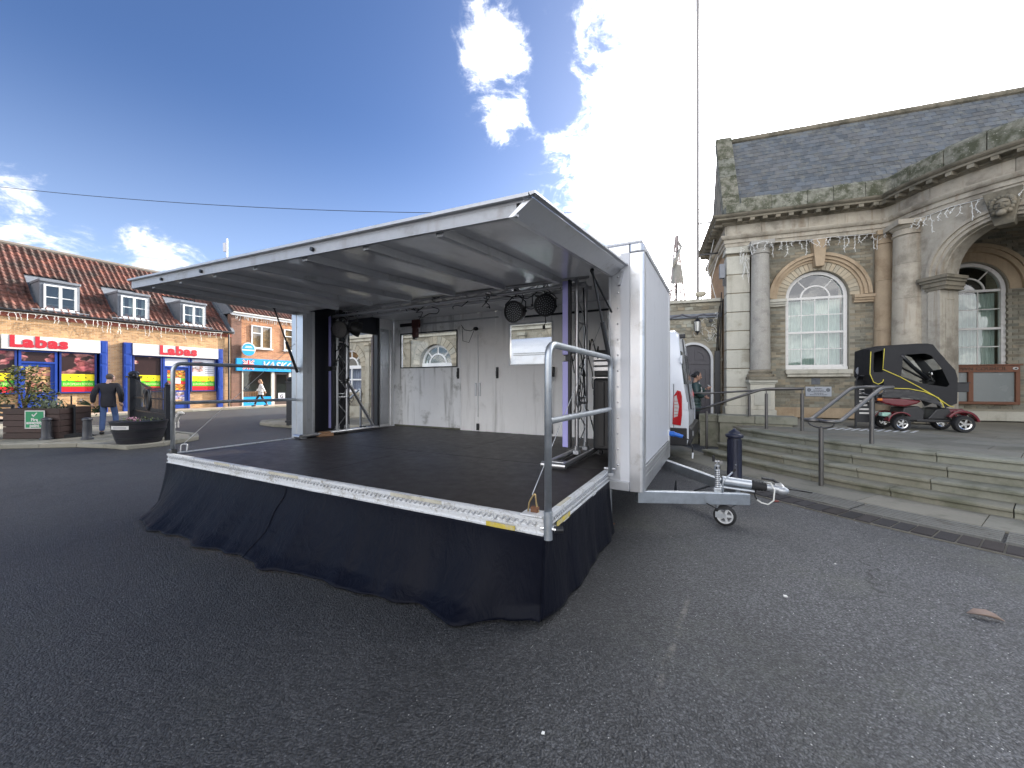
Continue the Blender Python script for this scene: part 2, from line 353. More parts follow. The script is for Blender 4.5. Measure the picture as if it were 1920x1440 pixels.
# ================================================================== GROUND
def asphalt_mat():
    m = bpy.data.materials.new('asphalt'); m.use_nodes = True; T = NT(m.node_tree); T.n.clear()
    out = T.n.new('ShaderNodeOutputMaterial'); b = T.n.new('ShaderNodeBsdfPrincipled'); T.l.new(b.outputs[0], out.inputs[0])
    P = T.n.new('ShaderNodeNewGeometry').outputs['Position']
    warp = T.vmath('ADD', P, T.vmath('SCALE', T.noise(P, 30, 2, .5, out='Color'), .02))
    v = T.n.new('ShaderNodeTexVoronoi'); T.put(v.inputs['Vector'], warp); v.inputs['Scale'].default_value = 95
    v2 = T.n.new('ShaderNodeTexVoronoi'); T.put(v2.inputs['Vector'], warp); v2.inputs['Scale'].default_value = 210
    rnd = T.node('ShaderNodeSeparateColor', Color=v.outputs['Color'])
    stone = T.math('POWER', rnd.outputs[0], 1.8)
    big = T.noise(P, .28, 6, .62); mid = T.noise(P, 1.7, 6, .65); fine = T.noise(P, 38, 4, .7)
    f = T.math('ADD', .030, T.math('MULTIPLY', stone, .055))
    f = T.math('MULTIPLY', f, T.math('ADD', .66, T.math('MULTIPLY', fine, .7)))
    f = T.math('MULTIPLY', f, T.math('ADD', .52, T.math('MULTIPLY', big, .96)))
    f = T.math('MULTIPLY', f, T.math('ADD', .66, T.math('MULTIPLY', mid, .68)))
    gap = T.sstep(v.outputs['Distance'], .75, .35)
    f = T.math('MULTIPLY', f, T.math('ADD', .55, T.math('MULTIPLY', gap, .5)))
    spark = T.math('MULTIPLY', T.sstep(rnd.outputs[1], .975, .99), T.sstep(v.outputs['Distance'], .35, .2))
    col = T.vmath('SCALE', T.node('ShaderNodeCombineXYZ', X=.98, Y=1.0, Z=1.04).outputs[0], T.math('MULTIPLY', f, .95))
    moss = T.math('MULTIPLY', T.sstep(T.noise(T.vmath('ADD', P, (9, 4, 0)), .9, 7, .7), .52, .72), .30)
    col = T.mix(moss, col, (.058, .062, .045))
    worn = T.math('MULTIPLY', T.sstep(T.noise(T.vmath('ADD', P, (3, 14, 0)), .55, 6, .6), .50, .70), .30)
    col = T.mix(worn, col, T.vmath('SCALE', col, 1.7))
    col = T.mix(T.math('MULTIPLY', spark, .8), col, (.42, .42, .40))
    # light painted into the colour, right of the trailer's shade; hairline cracks
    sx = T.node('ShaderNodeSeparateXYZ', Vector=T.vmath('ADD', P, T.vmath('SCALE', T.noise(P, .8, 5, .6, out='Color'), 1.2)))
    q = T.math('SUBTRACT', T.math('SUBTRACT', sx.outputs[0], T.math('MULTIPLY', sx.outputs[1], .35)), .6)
    light_zone = T.math('ADD', 1.0, T.math('MULTIPLY', T.sstep(q, -1.4, 1.8), 1.55)); col = T.vmath('SCALE', col, light_zone)
    ck = T.n.new('ShaderNodeTexVoronoi'); ck.feature = 'DISTANCE_TO_EDGE'; ck.inputs['Scale'].default_value = .42
    T.put(ck.inputs['Vector'], T.vmath('ADD', P, T.vmath('SCALE', T.noise(P, 1.6, 6, .7, out='Color'), .9)))
    crk = T.math('MULTIPLY', T.sstep(ck.outputs['Distance'], .007, .002), T.sstep(T.noise(T.vmath('ADD', P, (7, 2, 0)), .5, 3, .6), .50, .60))
    col = T.mix(T.math('MULTIPLY', crk, .75), col, (.012, .012, .013))
    st = T.node('ShaderNodeMapping', Vector=P); st.inputs['Rotation'].default_value = (0, 0, .55); st.inputs['Scale'].default_value = (2.2, .16, 1)
    trk = T.math('MULTIPLY', T.sstep(T.noise(st.outputs[0], 1.3, 4, .6), .54, .70), .28); col = T.mix(trk, col, T.vmath('SCALE', col, .55))
    # dark drips and spots, and one pale scrape
    spots = T.n.new('ShaderNodeTexVoronoi'); T.put(spots.inputs['Vector'], T.vmath('ADD', P, T.vmath('SCALE', T.noise(P, 6, 2, out='Color'), .12))); spots.inputs['Scale'].default_value = 1.1
    sr = T.node('ShaderNodeSeparateColor', Color=spots.outputs['Color'])
    sp = T.math('MULTIPLY', T.sstep(spots.outputs['Distance'], .10, .04), T.sstep(sr.outputs[0], .6, .7))
    col = T.mix(T.math('MULTIPLY', sp, .45), col, (.018, .018, .02))
    A, B = Vector((1.30, 2.85, 0)), Vector((.64, 1.82, 0)); d = (B - A); L = d.length; d.normalize(); nrm = Vector((-d.y, d.x, 0))
    rel = T.vmath('SUBTRACT', P, tuple(A)); t = T.vmath('DOT_PRODUCT', rel, tuple(d))
    wob = T.math('MULTIPLY', T.math('SUBTRACT', T.noise(P, 3.0, 3, .5), .5), .07)
    w = T.math('ABSOLUTE', T.math('ADD', T.vmath('DOT_PRODUCT', rel, tuple(nrm)), wob))
    line = T.math('MULTIPLY', T.sstep(w, .028, .004), T.math('MULTIPLY', T.sstep(t, 0, .25), T.sstep(t, L, L - .2)))
    line = T.math('MULTIPLY', line, T.sstep(T.noise(P, 9, 5, .7), .40, .62))
    col = T.mix(T.math('MULTIPLY', line, .6), col, (.26, .24, .21))
    T.put(b.inputs['Base Color'], col)
    T.put(b.inputs['Roughness'], T.math('ADD', .42, T.math('MULTIPLY', mid, .25)))
    b.inputs['Specular IOR Level'].default_value = .5
    h = T.math('ADD', T.math('MULTIPLY', T.math('SUBTRACT', 1.0, v.outputs['Distance']), 1.0), T.math('ADD', T.math('MULTIPLY', fine, .8), T.math('MULTIPLY', T.math('SUBTRACT', 1.0, v2.outputs['Distance']), .4)))
    bn = T.node('ShaderNodeBump', Strength=.75, Distance=.012, Height=h); T.l.new(bn.outputs[0], b.inputs['Normal'])
    return m
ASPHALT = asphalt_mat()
def ground_fn(u, v):
    return (-150 + 300 * u, -60 + 260 * v, 0)
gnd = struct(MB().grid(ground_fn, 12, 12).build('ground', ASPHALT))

STONE = mat('grey_green_stone', (.245, .24, .19), .85, 0, .25, 5, bump=.25, bs=40, dirt=(.10, .105, .065), dirt_amt=.45, ds=2.2, rnd=.13)
STONE_B = mat('buff_stone', (.40, .365, .30), .85, 0, .22, 3.5, bump=.2, bs=35, dirt=(.15, .13, .10), dirt_amt=.48, ds=1.6, rnd=.06, streak=.50, streak_col=(.20, .135, .08))
STONE_O = mat('ochre_stained_stone', (.40, .31, .21), .85, 0, .22, 3.5, bump=.2, bs=35, dirt=(.22, .15, .09), dirt_amt=.40, ds=1.8, streak=.3, streak_col=(.2, .13, .07))
STONE_D = mat('dark_weathered_stone', (.25, .22, .165), .9, 0, .3, 5, bump=.3, bs=30, dirt=(.08, .075, .055), dirt_amt=.6, ds=2.5, rnd=.12, streak=.35)
STONE_L = mat('pale_stone', (.48, .465, .40), .85, 0, .18, 4, bump=.2, bs=35, dirt=(.22, .20, .15), dirt_amt=.35, ds=2, rnd=.07, streak=.35, streak_col=(.2, .18, .13))
MOSSY = mat('mossy_lichen_stone', (.24, .235, .19), .95, 0, .60, 11, bump=1.0, bs=26, dirt=(.05, .056, .028), dirt_amt=.70, ds=4.5, rnd=.12, speck=17)
PAVE = mat('paving_stone', (.25, .235, .19), .85, 0, .22, 4, bump=.15, bs=50, dirt=(.12, .12, .09), dirt_amt=.45, ds=2, rnd=.14)
SETT = mat('dark_sett', (.030, .026, .026), .85, 0, .25, 14, bump=.35, bs=60, rnd=.35)
MORTAR = mat('mortar', (.27, .25, .20), .95, 0, .25, 9, bump=.2, bs=80)
LEAD = mat('lead_sheet', (.15, .165, .19), .6, .2, .2, 6, dirt=(.26, .27, .29), dirt_amt=.3, ds=5)

# ---------------------------------------------------------------- steps and terrace (concentric arcs)
SCEN = (12.3, 9.2); TZ = .56
def ring_piece(prof, a0, a1, c=(0, 0), n=None):
    """profile [(r, z)] swept over an arc; closed solid"""
    n = n or max(1, int(abs(a1 - a0) / radians(3)) + 1); mb = MB(); k = len(prof)
    vs = []
    for i in range(n + 1):
        a = a0 + (a1 - a0) * i / n
        vs += [(c[0] + r * cos(a), c[1] + r * sin(a), z) for r, z in prof]
    fs = [(i * k + j, i * k + (j + 1) % k, (i + 1) * k + (j + 1) % k, (i + 1) * k + j) for i in range(n) for j in range(k)]
    fs += [tuple(range(k))[::-1], tuple(range(n * k, n * k + k))]
    return mb.add(vs, fs)
def rect_prof(r0, r1, z0, z1, b=.006): return [(r0, z0), (r1, z0), (r1, z1 - b), (r1 - b, z1), (r0 + b, z1), (r0, z1 - b)]

terr = bpy.data.objects.new('terrace', None); COL.objects.link(terr); terr.location = (SCEN[0], SCEN[1], 0); struct(terr)
pts = arc((0, 0), 7.2, radians(176), radians(258), 30) + [(3, -4), (8, 6), (2, 9), (-6.5, 5.5), (-7.1, 2.2)]
MB().prism(pts, 0, TZ - .03, 'xy').build('terrace_base', MORTAR, terr)
rr = random.Random(3); R = 7.13
while R > 3.2:
    w = .62; a = radians(178) + rr.random() * .08
    while a < radians(252):
        da = (.75 + .35 * rr.random()) / R
        if R > 3.2: ring_piece(rect_prof(R - w + .006, R - .006, TZ - .03, TZ + rr.uniform(-.002, .002)), a + .004 / R, a + da - .004 / R).build('paving_slab', PAVE, terr)
        a += da
    R -= w
steps = thing('stone_steps', 'curved flight of four mossy stone steps up to the hall terrace', 'steps', (SCEN[0], SCEN[1], 0))
for i, R1 in enumerate((8.38, 8.08, 7.78, 7.48)):
    z0, z1 = .14 * i - .01, .14 * (i + 1)
    prof = [(R1 - .345, z0), (R1 - .03, z0), (R1 - .03, z1 - .055), (R1 + .005, z1 - .045), (R1 + .008, z1 - .016), (R1 - .008, z1), (R1 - .345, z1)]
    a = radians((186.5, 186.8, 187.1, 185.6)[i]); first = True
    while a < radians(256):
        da = (rr.uniform(.75, 1.2) if not first else rr.uniform(.3, .8)) / R1; first = False
        ring_piece(prof, a + .0045 / R1, a + da - .0045 / R1).build('step_stone', STONE, steps, bevel=.004, segs=1)
        a += da
# flags, slotted drain and setts along the foot of the steps
pav = bpy.data.objects.new('pavement', None); COL.objects.link(pav); pav.location = (SCEN[0], SCEN[1], 0); struct(pav)
for r0_, r1_, m_ in ((8.2, 9.022, MORTAR), (9.462, 9.84, mat('dark_joint_sand', (.15, .14, .115), .95, 0, .35, 12, bump=.3, bs=60))): ring_piece([(r0_, -.05), (r1_, -.05), (r1_, .012), (r0_, .012)], radians(166), radians(258)).build('bedding', m_, pav)
a = radians(166)
while a < radians(256):
    da = rr.uniform(.95, 1.15) / 8.7
    ring_piece(rect_prof(8.355, 9.01, .0, .026), a + .0005, a + da - .0005).build('flagstone', PAVE, pav); a += da
GRATE = mat('grating_iron', (.20, .20, .185), .6, .25, .2, 12, dirt=(.10, .09, .07), dirt_amt=.3, ds=6)
a = radians(167)
while a < radians(256):
    da = 1.12 / 9.25; g = MB()
    for k in range(6):
        r0 = 9.035 + k * .073
        sub = ring_piece([(r0, .002), (r0 + .042, .002), (r0 + .042, .027), (r0, .027)], a + .002, a + da - .002); g.add(sub.v, sub.f)
    for q in range(5):
        aa = a + .002 + (da - .004) * q / 4
        sub = ring_piece([(9.03, .011), (9.452, .011), (9.452, .022), (9.03, .022)], aa - .0006, aa + .0006, n=1); g.add(sub.v, sub.f)
    g.build('drain_grating', GRATE, pav); a += da
a = radians(168); k = 0
while a < radians(254):
    da = (.135 + .035 * rr.random()) / 9.68
    ring_piece(rect_prof(9.51 + rr.uniform(-.01, .01), 9.82 + rr.uniform(-.015, .015), .0, .020 + rr.uniform(-.003, .006), .01), a + .0008, a + da - .0008, n=1).build('sett', SETT, pav); a += da

# low ramp wall beside the steps
lw = thing('low_wall', 'low coped stone wall at the left end of the curved steps', 'wall', (4.86, 9.24, 0), radians(-26))
MB().box(0, 1.42, 0, .42, 0, .60).build('wall', STONE, lw, bevel=.01)
for x0, x1 in ((-.03, .70), (.706, 1.50)): MB().box(x0, x1, -.03, .45, .602, .775).build('coping_stone', STONE, lw, bevel=.012)
MB().box(-.42, -.004, .16, .50, 0, .60).build('wall', STONE, lw, bevel=.01)
MB().box(-.44, -.034, .13, .52, .602, .77).build('coping_stone', STONE, lw, bevel=.012)
MB().box(-1.9, -.45, .42, .72, 0, .52).build('wall', STONE, lw, bevel=.01)
MB().box(-1.9, -.45, .40, .74, .523, .62).build('coping_stone', STONE, lw, bevel=.012)
# ramp surface behind it
rw = MB().add([(-3.0, .75, .02), (.0, .46, .30), (1.5, .46, .555), (1.5, 1.9, .555), (0, 1.9, .30), (-3.0, 1.9, .02)], [(0, 1, 4, 5), (1, 2, 3, 4)]).build('ramp', PAVE, None, loc=(4.86, 9.24, 0), rot=(0, 0, radians(-26)))
struct(rw)

# ================================================================== TOWN HALL  (own frame: x along the front to the right, y into the building)
HB = radians(19)
HO = Vector((7.18, 11.3, 0)); HR = Matrix.Rotation(-HB, 4, 'Z')
def HW(x, y, z=0): return HO + HR @ Vector((x, y, z))
hall = thing('town_hall', 'stone and brick civic hall with slate roof, curved arched porch and sash windows', 'building', HO, -HB)
BRICK_G = mat('grey_gault_brick', (.235, .215, .165), .9, 0, .25, 14, bump=.2, bs=70, rnd=.30, dirt=(.10, .09, .07), dirt_amt=.35, ds=3)
BRICK_GT = brick_mat('gault_brickwork', (.26, .225, .155), (.20, .175, .13), (.30, .27, .21), dirt_amt=.3)
BC, BR = (6.18, .57), 3.38
TH0 = math.asin(.57 / BR)
def bow(th, r=BR, z=0): return (BC[0] - r * cos(th), BC[1] - r * sin(th), z)

def strip_wall(cols, top, y0, y1, fn):
    """cols: list of (s, z_low); a wall between z_low and top, mapped by fn(s, depth, z)"""
    mb = MB(); n = len(cols); vs = []
    for s, zl in cols: vs += [fn(s, y0, zl), fn(s, y0, top), fn(s, y1, top), fn(s, y1, zl)]
    fs = []
    for i in range(n - 1):
        a, b = 4 * i, 4 * (i + 1)
        for k in range(4): fs.append((a + k, b + k, b + (k + 1) % 4, a + (k + 1) % 4))
    fs += [(0, 1, 2, 3), (4 * n - 1, 4 * n - 2, 4 * n - 3, 4 * n - 4)]
    return mb.add(vs, fs)
def arch_cols(s0, s1, zbase, openings, zsill=None):
    """columns with arched openings [(centre, half width, springing)]; zsill None = open to the base"""
    cols = [(s0, zbase)]
    for c, hw, zs in openings:
        cols += [(c - hw, zbase), (c - hw + 1e-4, zs)]
        cols += [(c - hw * cos(pi * i / 16), zs + (hw if not callable(hw) else 0) * sin(pi * i / 16)) for i in range(1, 16)]
        cols += [(c + hw - 1e-4, zs), (c + hw, zbase)]
    cols.append((s1, zbase)); return cols
flat = lambda s, d, z: (s, d, z)

# --- sash window
BLIND = mat('white_blind', (.50, .52, .50), .8, 0, .06, 3)
FRAME_W = mat('white_window_paint', (.66, .65, .63), .5, 0, .08, 6, dirt=(.42, .40, .36), dirt_amt=.25, ds=8)
PANE = glass('window_glass', (.86, .92, .90), .30)
def sash_window(parent, cx, z0, zs, hw, y, cols=4, rows=4, blind=True, bl_top=None, name='window', dark=(.02, .022, .025)):
    fr = MB(); d0, d1 = y - .05, y + .06; t = .085
    fr.box(cx - hw, cx - hw + t, d0, d1, z0 + .07, zs); fr.box(cx + hw - t, cx + hw, d0, d1, z0 + .07, zs); fr.box(cx - hw, cx + hw, d0 - .04, d1, z0, z0 + .07)
    N = 20
    for i in range(N):
        a0, a1 = pi * i / N, pi * (i + 1) / N
        q = [(cx + r * cos(a), zs + r * sin(a)) for r, a in ((hw, a0), (hw, a1), (hw - t, a1), (hw - t, a0))]
        fr.prism(q, d0, d1)
    w = fr.build(name, FRAME_W, parent)
    b = MB(); iw = hw - t; g = .022
    b.box(cx - iw, cx + iw, y - .02, y + .03, zs - .03, zs + .03)                                       # transom
    zm = z0 + .07 + (zs - z0 - .07) * .5
    b.box(cx - iw, cx + iw, y - .035, y + .03, zm - .028, zm + .028)                                    # meeting rail
    b.box(cx - iw, cx + iw, y - .02, y + .03, z0 + .071, z0 + .13)
    for i in range(1, cols): x = cx - iw + 2 * iw * i / cols; b.box(x - g / 2, x + g / 2, y - .012, y + .012, z0 + .1, zs)
    for j in range(1, rows):
        z = z0 + .1 + (zs - z0 - .1) * j / rows
        if abs(z - zm) > .1: b.box(cx - iw, cx + iw, y - .011, y + .011, z - g / 2, z + g / 2)
    ri = iw * .52
    for i in range(14):
        a0, a1 = pi * i / 14, pi * (i + 1) / 14
        b.prism([(cx + r * cos(a), zs + r * sin(a)) for r, a in ((ri + .025, a0), (ri + .025, a1), (ri - .015, a1), (ri - .015, a0))], y - .015, y + .015)
    for a in (pi * .28, pi * .72):
        p0 = (cx + ri * cos(a), y, zs + ri * sin(a)); p1 = (cx + iw * cos(a), y, zs + iw * sin(a)); b.cyl(p0, p1, .018, n=6)
    b.build('glazing_bars', FRAME_W, w)
    pw, ph = 2 * iw / cols, (zs - z0 - .1) / rows
    pm = MB().box(-pw / 2 + .012, pw / 2 - .012, -.003, .003, -ph / 2 + .012, ph / 2 - .012).mesh('pane', PANE)
    for i in range(cols):
        for j in range(rows):
            put(pm, 'pane', w, (cx - iw + pw * (i + .5), y + random.uniform(-.002, .002), z0 + .1 + ph * (j + .5)), (random.uniform(-.012, .012), 0, random.uniform(-.012, .012)))
    fan = MB().prism([(cx + (iw - .005) * cos(pi * i / 20), zs + .03 + (iw - .035) * sin(pi * i / 20)) for i in range(21)], y - .003, y + .003)
    fan.build('fanlight_pane', PANE, w)
    if blind:
        bt = zs - .04 if bl_top is None else bl_top
        bl = MB()
        def f(u, v): return (cx - iw + 2 * iw * u, y + .16 + .02 * sin(u * 2 * pi * 17) , z0 + .08 + (bt - z0 - .08) * v)
        bl.grid(f, 136, 1).build('blind', BLIND, w, smooth=True)
    MB().add([(cx - hw - .1, y + .75, z0 - .1), (cx + hw + .1, y + .75, z0 - .1), (cx + hw + .1, y + .75, zs + hw + .1), (cx - hw - .1, y + .75, zs + hw + .1)], [(0, 1, 2, 3)]).build('dark_room', mat('dark_interior', dark, .9), w)
    return w

# --- left bay wall with the big window
WX, WHW, WZ0, WZS = 1.33, .73, 1.91, 3.92
cols = arch_cols(.02, 2.72, TZ, [])
cols = [(.02, TZ), (WX - .74, TZ), (WX - .74 + 1e-4, WZS)] + [(WX - .74 * cos(pi * i / 20), WZS + .74 * sin(pi * i / 20)) for i in range(1, 20)] + [(WX + .74 - 1e-4, WZS), (WX + .74, TZ), (2.72, TZ)]
strip_wall(cols, 5.5, .12, .45, flat).build('wall', MORTAR, hall)
MB().box(WX - .738, WX + .738, .121, .44, TZ, WZ0 - .18).build('wall', MORTAR, hall)
NB = [0]
def lay_bricks(parent, x0, x1, z0, z1, y, skip, budget, m=BRICK_G, bw=.218, bh=.066, gap=.012, name='brick', seed=5, order='up'):
    """single bricks standing 6 mm proud of the mortar; past the budget the rest are one joined part"""
    r = random.Random(seed); rest = MB(); cache = {}
    row = 0; z = z0; items = []
    while z + bh <= z1 + 1e-6:
        x = x0 - (0 if row % 2 else (bw + gap) / 2); k = 0
        while x < x1:
            a, b = max(x, x0), min(x + bw, x1)
            if b - a > .04 and not skip((a + b) / 2, z + bh / 2, (b - a) / 2): items.append((a, b, z))
            x += bw + gap
        z += bh + gap; row += 1
    for a, b, z in items:
        w = round(b - a, 2); d = r.uniform(-.003, .003)
        if budget > 0:
            budget -= 1
            if w not in cache: cache[w] = MB().prism([(-w / 2, .004), (-w / 2 + .004, 0), (w / 2 - .004, 0), (w / 2, .004), (w / 2, bh - .004), (w / 2 - .004, bh), (-w / 2 + .004, bh), (-w / 2, bh - .004)], -.010, .02).mesh('brick', m)
            put(cache[w], name, parent, ((a + b) / 2, y + d, z), (0, r.uniform(-.004, .004), 0))
        else: rest.box(a, b, y - .010 + d, y + .02, z, z + bh)
    if rest.v: rest.build(name + '_courses', BRICK_G, parent, kind='stuff')
    return budget
def skip1(x, z, h):
    dx, dz = x - WX, z - WZS
    if z < WZS: 
        if z > 1.66 and abs(dx) < .78 + h * .4: return True
        if abs(dx) < .80 and z > 1.66: return True
        if z > 3.70 and (x < .50 or x > 2.16): return True
        return False
    return dx * dx + dz * dz < 1.14 ** 2 or (abs(dx) < .16 and z > 4.9)
lay_bricks(hall, .13, 2.58, .86, 5.48, .12, skip1, 300)
# glazed bricks below the sill are part of the same courses; sill, apron vent, plaque
MB().box(.56, 2.10, -.04, .2, 1.78, 1.90).box(.60, 2.06, .0, .2, 1.70, 1.777).build('window_sill', STONE_L, hall, bevel=.012)
w1 = sash_window(hall, WX, WZ0, WZS, WHW, .26)
# gauged brick arch between window and moulding, and jamb reveals
vo = []
for i in range(26):
    a0, a1 = pi * i / 26 + .006, pi * (i + 1) / 26 - .006
    MB().prism([(WX + r * cos(a), WZS + r * sin(a)) for r, a in ((.745, a0), (.965, a0), (.965, a1), (.745, a1))], .085, .2).build('voussoir', mat('rubbed_brick', (.40, .345, .255), .9, 0, .2, 20, rnd=.14, bump=.15, bs=60), hall)
def arch_mould(parent, cx, zs, y, rings, m, name='arch_moulding', N=28):
    mb = MB()
    for r0, r1, p in rings:
        for i in range(N):
            a0, a1 = pi * i / N, pi * (i + 1) / N
            mb.prism([(cx + r * cos(a), zs + r * sin(a)) for r, a in ((r0, a0), (r1, a0), (r1, a1), (r0, a1))], y - p, y + .1)
    return mb.build(name, m, parent)
arch_mould(hall, WX, WZS, .12, [(.966, 1.03, .07), (1.031, 1.11, .12), (1.111, 1.19, .17)], STONE_O)
MB().prism([(WX - .10, 4.72), (WX + .10, 4.72), (WX + .17, 5.48), (WX - .17, 5.48)], -.12, .15).build('keystone', STONE_O, hall, bevel=.015)
for x0, x1 in ((.13, .56), (2.14, 2.60)):
    im = MB().box(x0, x1, .03, .2, 3.70, 3.915).box(x0 - .01 if x0 > 1 else x0, x1 + .02, -.05, .2, 3.82, 3.90).box(x0, x1 + .01, -.01, .2, 3.76, 3.819)
    im.build('impost', STONE_O if x0 > 1 else STONE_L, hall)
vent = MB()
for i in range(9): vent.box(1.21 + i * .0225, 1.222 + i * .0225, .095, .13, 1.49, 1.66)
for j in range(7): vent.box(1.20, 1.40, .097, .13, 1.492 + j * .027, 1.502 + j * .027)
vent.build('air_vent', LEAD, hall)
pq = thing('wall_plaque', 'silver grey lettered plaque on the brickwork under the tall sash window', 'plaque', HW(1.36, .095, 1.29), -HB)
MB().box(-.30, .30, -.014, .01, -.135, .135).build('plate', mat('brushed_plate', (.42, .45, .50), .45, .6, .08, 9), pq, bevel=.004)
INK = mat('dark_ink', (.03, .03, .035), .7)
for i, wd in enumerate((.16, .26, .34, .22, .40)):
    ln = MB(); z = .075 - i * .043; x = -wd / 2 + (.0 if i > 1 else 0)
    r = random.Random(i)
    while x < wd / 2:
        q = r.uniform(.015, .04); ln.box(x, min(x + q, wd / 2), -.0165, -.014, z, z + .016); x += q + .009
    ln.build('text_line', INK, pq)
for sx in (-.22, .22):
    MB().add([(sx + .05 * cos(a * pi / 6), -.0165, .045 + .055 * sin(a * pi / 6)) for a in range(12)], [tuple(range(12))]).add([(sx + .035 * cos(a * pi / 6), -.0175, .045 + .04 * sin(a * pi / 6)) for a in range(12)], [tuple(range(12))]).build('emblem', LEAD, pq)

# --- plinth, rusticated corner pier, side wall
MB().box(.13, 2.72, .05, .3, TZ, .84).build('plinth', STONE_O, hall, bevel=.015)
z = TZ
MB().box(-.97, -.30, -.08, .4, z, z + .30).build('pier_base', STONE_L, hall, bevel=.015)
z += .304; k = 0
while z < 5.2:
    h = .548 if z + .55 < 5.3 else 5.3 - z
    MB().box(-.93, -.33, -.03, .4, z, z + h - .022).build('rusticated_block', STONE_L, hall, bevel=.012); z += h; k += 1
MB().box(-.92, -.34, -.005, .4, TZ, 5.3).build('pier_core', STONE_D, hall)
MB().box(-.97, -.30, -.09, .4, 5.30, 5.39).box(-.95, -.32, -.06, .4, 5.391, 5.49).build('pier_capital', STONE_L, hall, bevel=.01)
MB().box(-.90, -.5, .4, 3.3, 0, 6.1).build('side_wall', brick_mat('side_brickwork', (.40, .24, .13), (.33, .20, .11), (.35, .30, .22)), hall)
MB().box(-.895, 12.5, 3.0, 3.3, 0, 6.3).build('rear_wall', BRICK_GT, hall)
# --- left column on its pedestal
CX, CY = -.10, -.16
ped = MB().box(CX - .30, CX + .30, CY - .24, .14, TZ + .22, 1.50).box(CX - .33, CX + .33, CY - .28, .14, TZ, TZ + .219)
ped.build('pedestal', STONE_L, hall, bevel=.015)
MB().box(CX - .35, CX + .35, CY - .30, .14, 1.54, 1.62).box(CX - .32, CX + .32, CY - .27, .14, 1.501, 1.539).build('pedestal_cap', STONE_L, hall, bevel=.012)
MB().box(CX - .20, CX + .20, CY - .252, CY - .2, TZ + .34, 1.40).build('pedestal_panel', STONE_L, hall, bevel=.01)
def column(parent, x, y, r, z0, z1, m, base=True, joints=()):
    zb = z0
    if base:
        MB().box(x - r * 1.35, x + r * 1.35, y - r * 1.35, y + r * 1.35, z0, z0 + .08).lathe([(r * 1.3, .081), (r * 1.34, .11), (r * 1.3, .15), (r * 1.12, .17), (r * 1.14, .2), (r * 1.18, .225), (r * 1.1, .25), (r, .28)], 28, (x, y, z0)).build('column_base', STONE_D, parent, auto=40)
        zb = z0 + .28
    zc = z1 - .34
    segs = [zb] + [q for q in joints] + [zc]
    for a, b in zip(segs[:-1], segs[1:]):
        ra = r * (1 - .13 * ((a - zb) / (zc - zb)) ** 1.6); rb = r * (1 - .13 * ((b - zb) / (zc - zb)) ** 1.6)
        MB().lathe([(ra - .006, 0), (ra, .006), ((ra + rb) / 2 * 1.004, (b - a) / 2), (rb, b - a - .006), (rb - .006, b - a - .001)], 32, (x, y, a)).build('column_shaft', m, parent, auto=40)
    rt = r * .87
    MB().lathe([(rt, 0), (rt * 1.12, .012), (rt * 1.12, .035), (rt, .045), (rt, .15), (rt * 1.1, .165), (rt * 1.25, .22), (rt * 1.25, .225)], 28, (x, y, zc)).box(x - rt * 1.32, x + rt * 1.32, y - rt * 1.32, y + rt * 1.32, zc + .226, zc + .34).build('column_capital', m, parent, auto=40)
column(hall, CX, CY, .25, 1.62, 5.49, mat('speckled_grey_stone', (.36, .345, .31), .85, 0, .25, 8, bump=.25, bs=45, dirt=(.20, .19, .18), dirt_amt=.4, ds=4, speck=30, streak=.4, streak_col=(.2, .19, .17)))
column(hall, 2.76, -.02, .205, .8, 5.49, STONE_O, base=False, joints=(2.9, 4.2))
q = bow(radians(19.6)); column(hall, q[0], q[1], .315, .56, 5.49, STONE_B, base=True, joints=(2.3, 3.6, 4.45))

# --- porch: curved arcaded wall
AW = radians(16.6); ACEN = [radians(47.8), radians(90), radians(133)]; AR = BR * AW; AZS = 4.0
cols = [(TH0, TZ)]
th = TH0
for c in ACEN:
    while th + radians(3.1) < c - AW: th += radians(3); cols.append((th, TZ))
    cols += [(c - AW - 1e-4, TZ), (c - AW, AZS)] + [(c - AW * cos(pi * i / 24), AZS + AR * sin(pi * i / 24)) for i in range(1, 24)] + [(c + AW, AZS), (c + AW + 1e-4, TZ)]
    th = c + AW
while th + radians(3) < pi - TH0: th += radians(3); cols.append((th, TZ))
cols.append((pi - TH0, TZ))
strip_wall(cols, 5.5, 0, .55, lambda s, d, z: bow(s, BR - d, z)).build('porch_wall', STONE_B, hall)
def bow_arch(c, rings, m, name):
    mb = MB(); N = 32
    for r0, r1, p in rings:
        vs = []
        for i in range(N + 1):
            a = pi * i / N
            for r, rad in ((r0, BR - .1), (r0, BR + p), (r1, BR + p), (r1, BR - .1)):
                vs.append(bow(c - r / BR * cos(a), rad, AZS + r * sin(a)))
        fs = [(4 * i + k, 4 * i + 4 + k, 4 * i + 4 + (k + 1) % 4, 4 * i + (k + 1) % 4) for i in range(N) for k in range(4)] + [(0, 1, 2, 3), (4 * N + 3, 4 * N + 2, 4 * N + 1, 4 * N)]
        mb.add(vs, fs)
    return mb.build(name, m, hall)
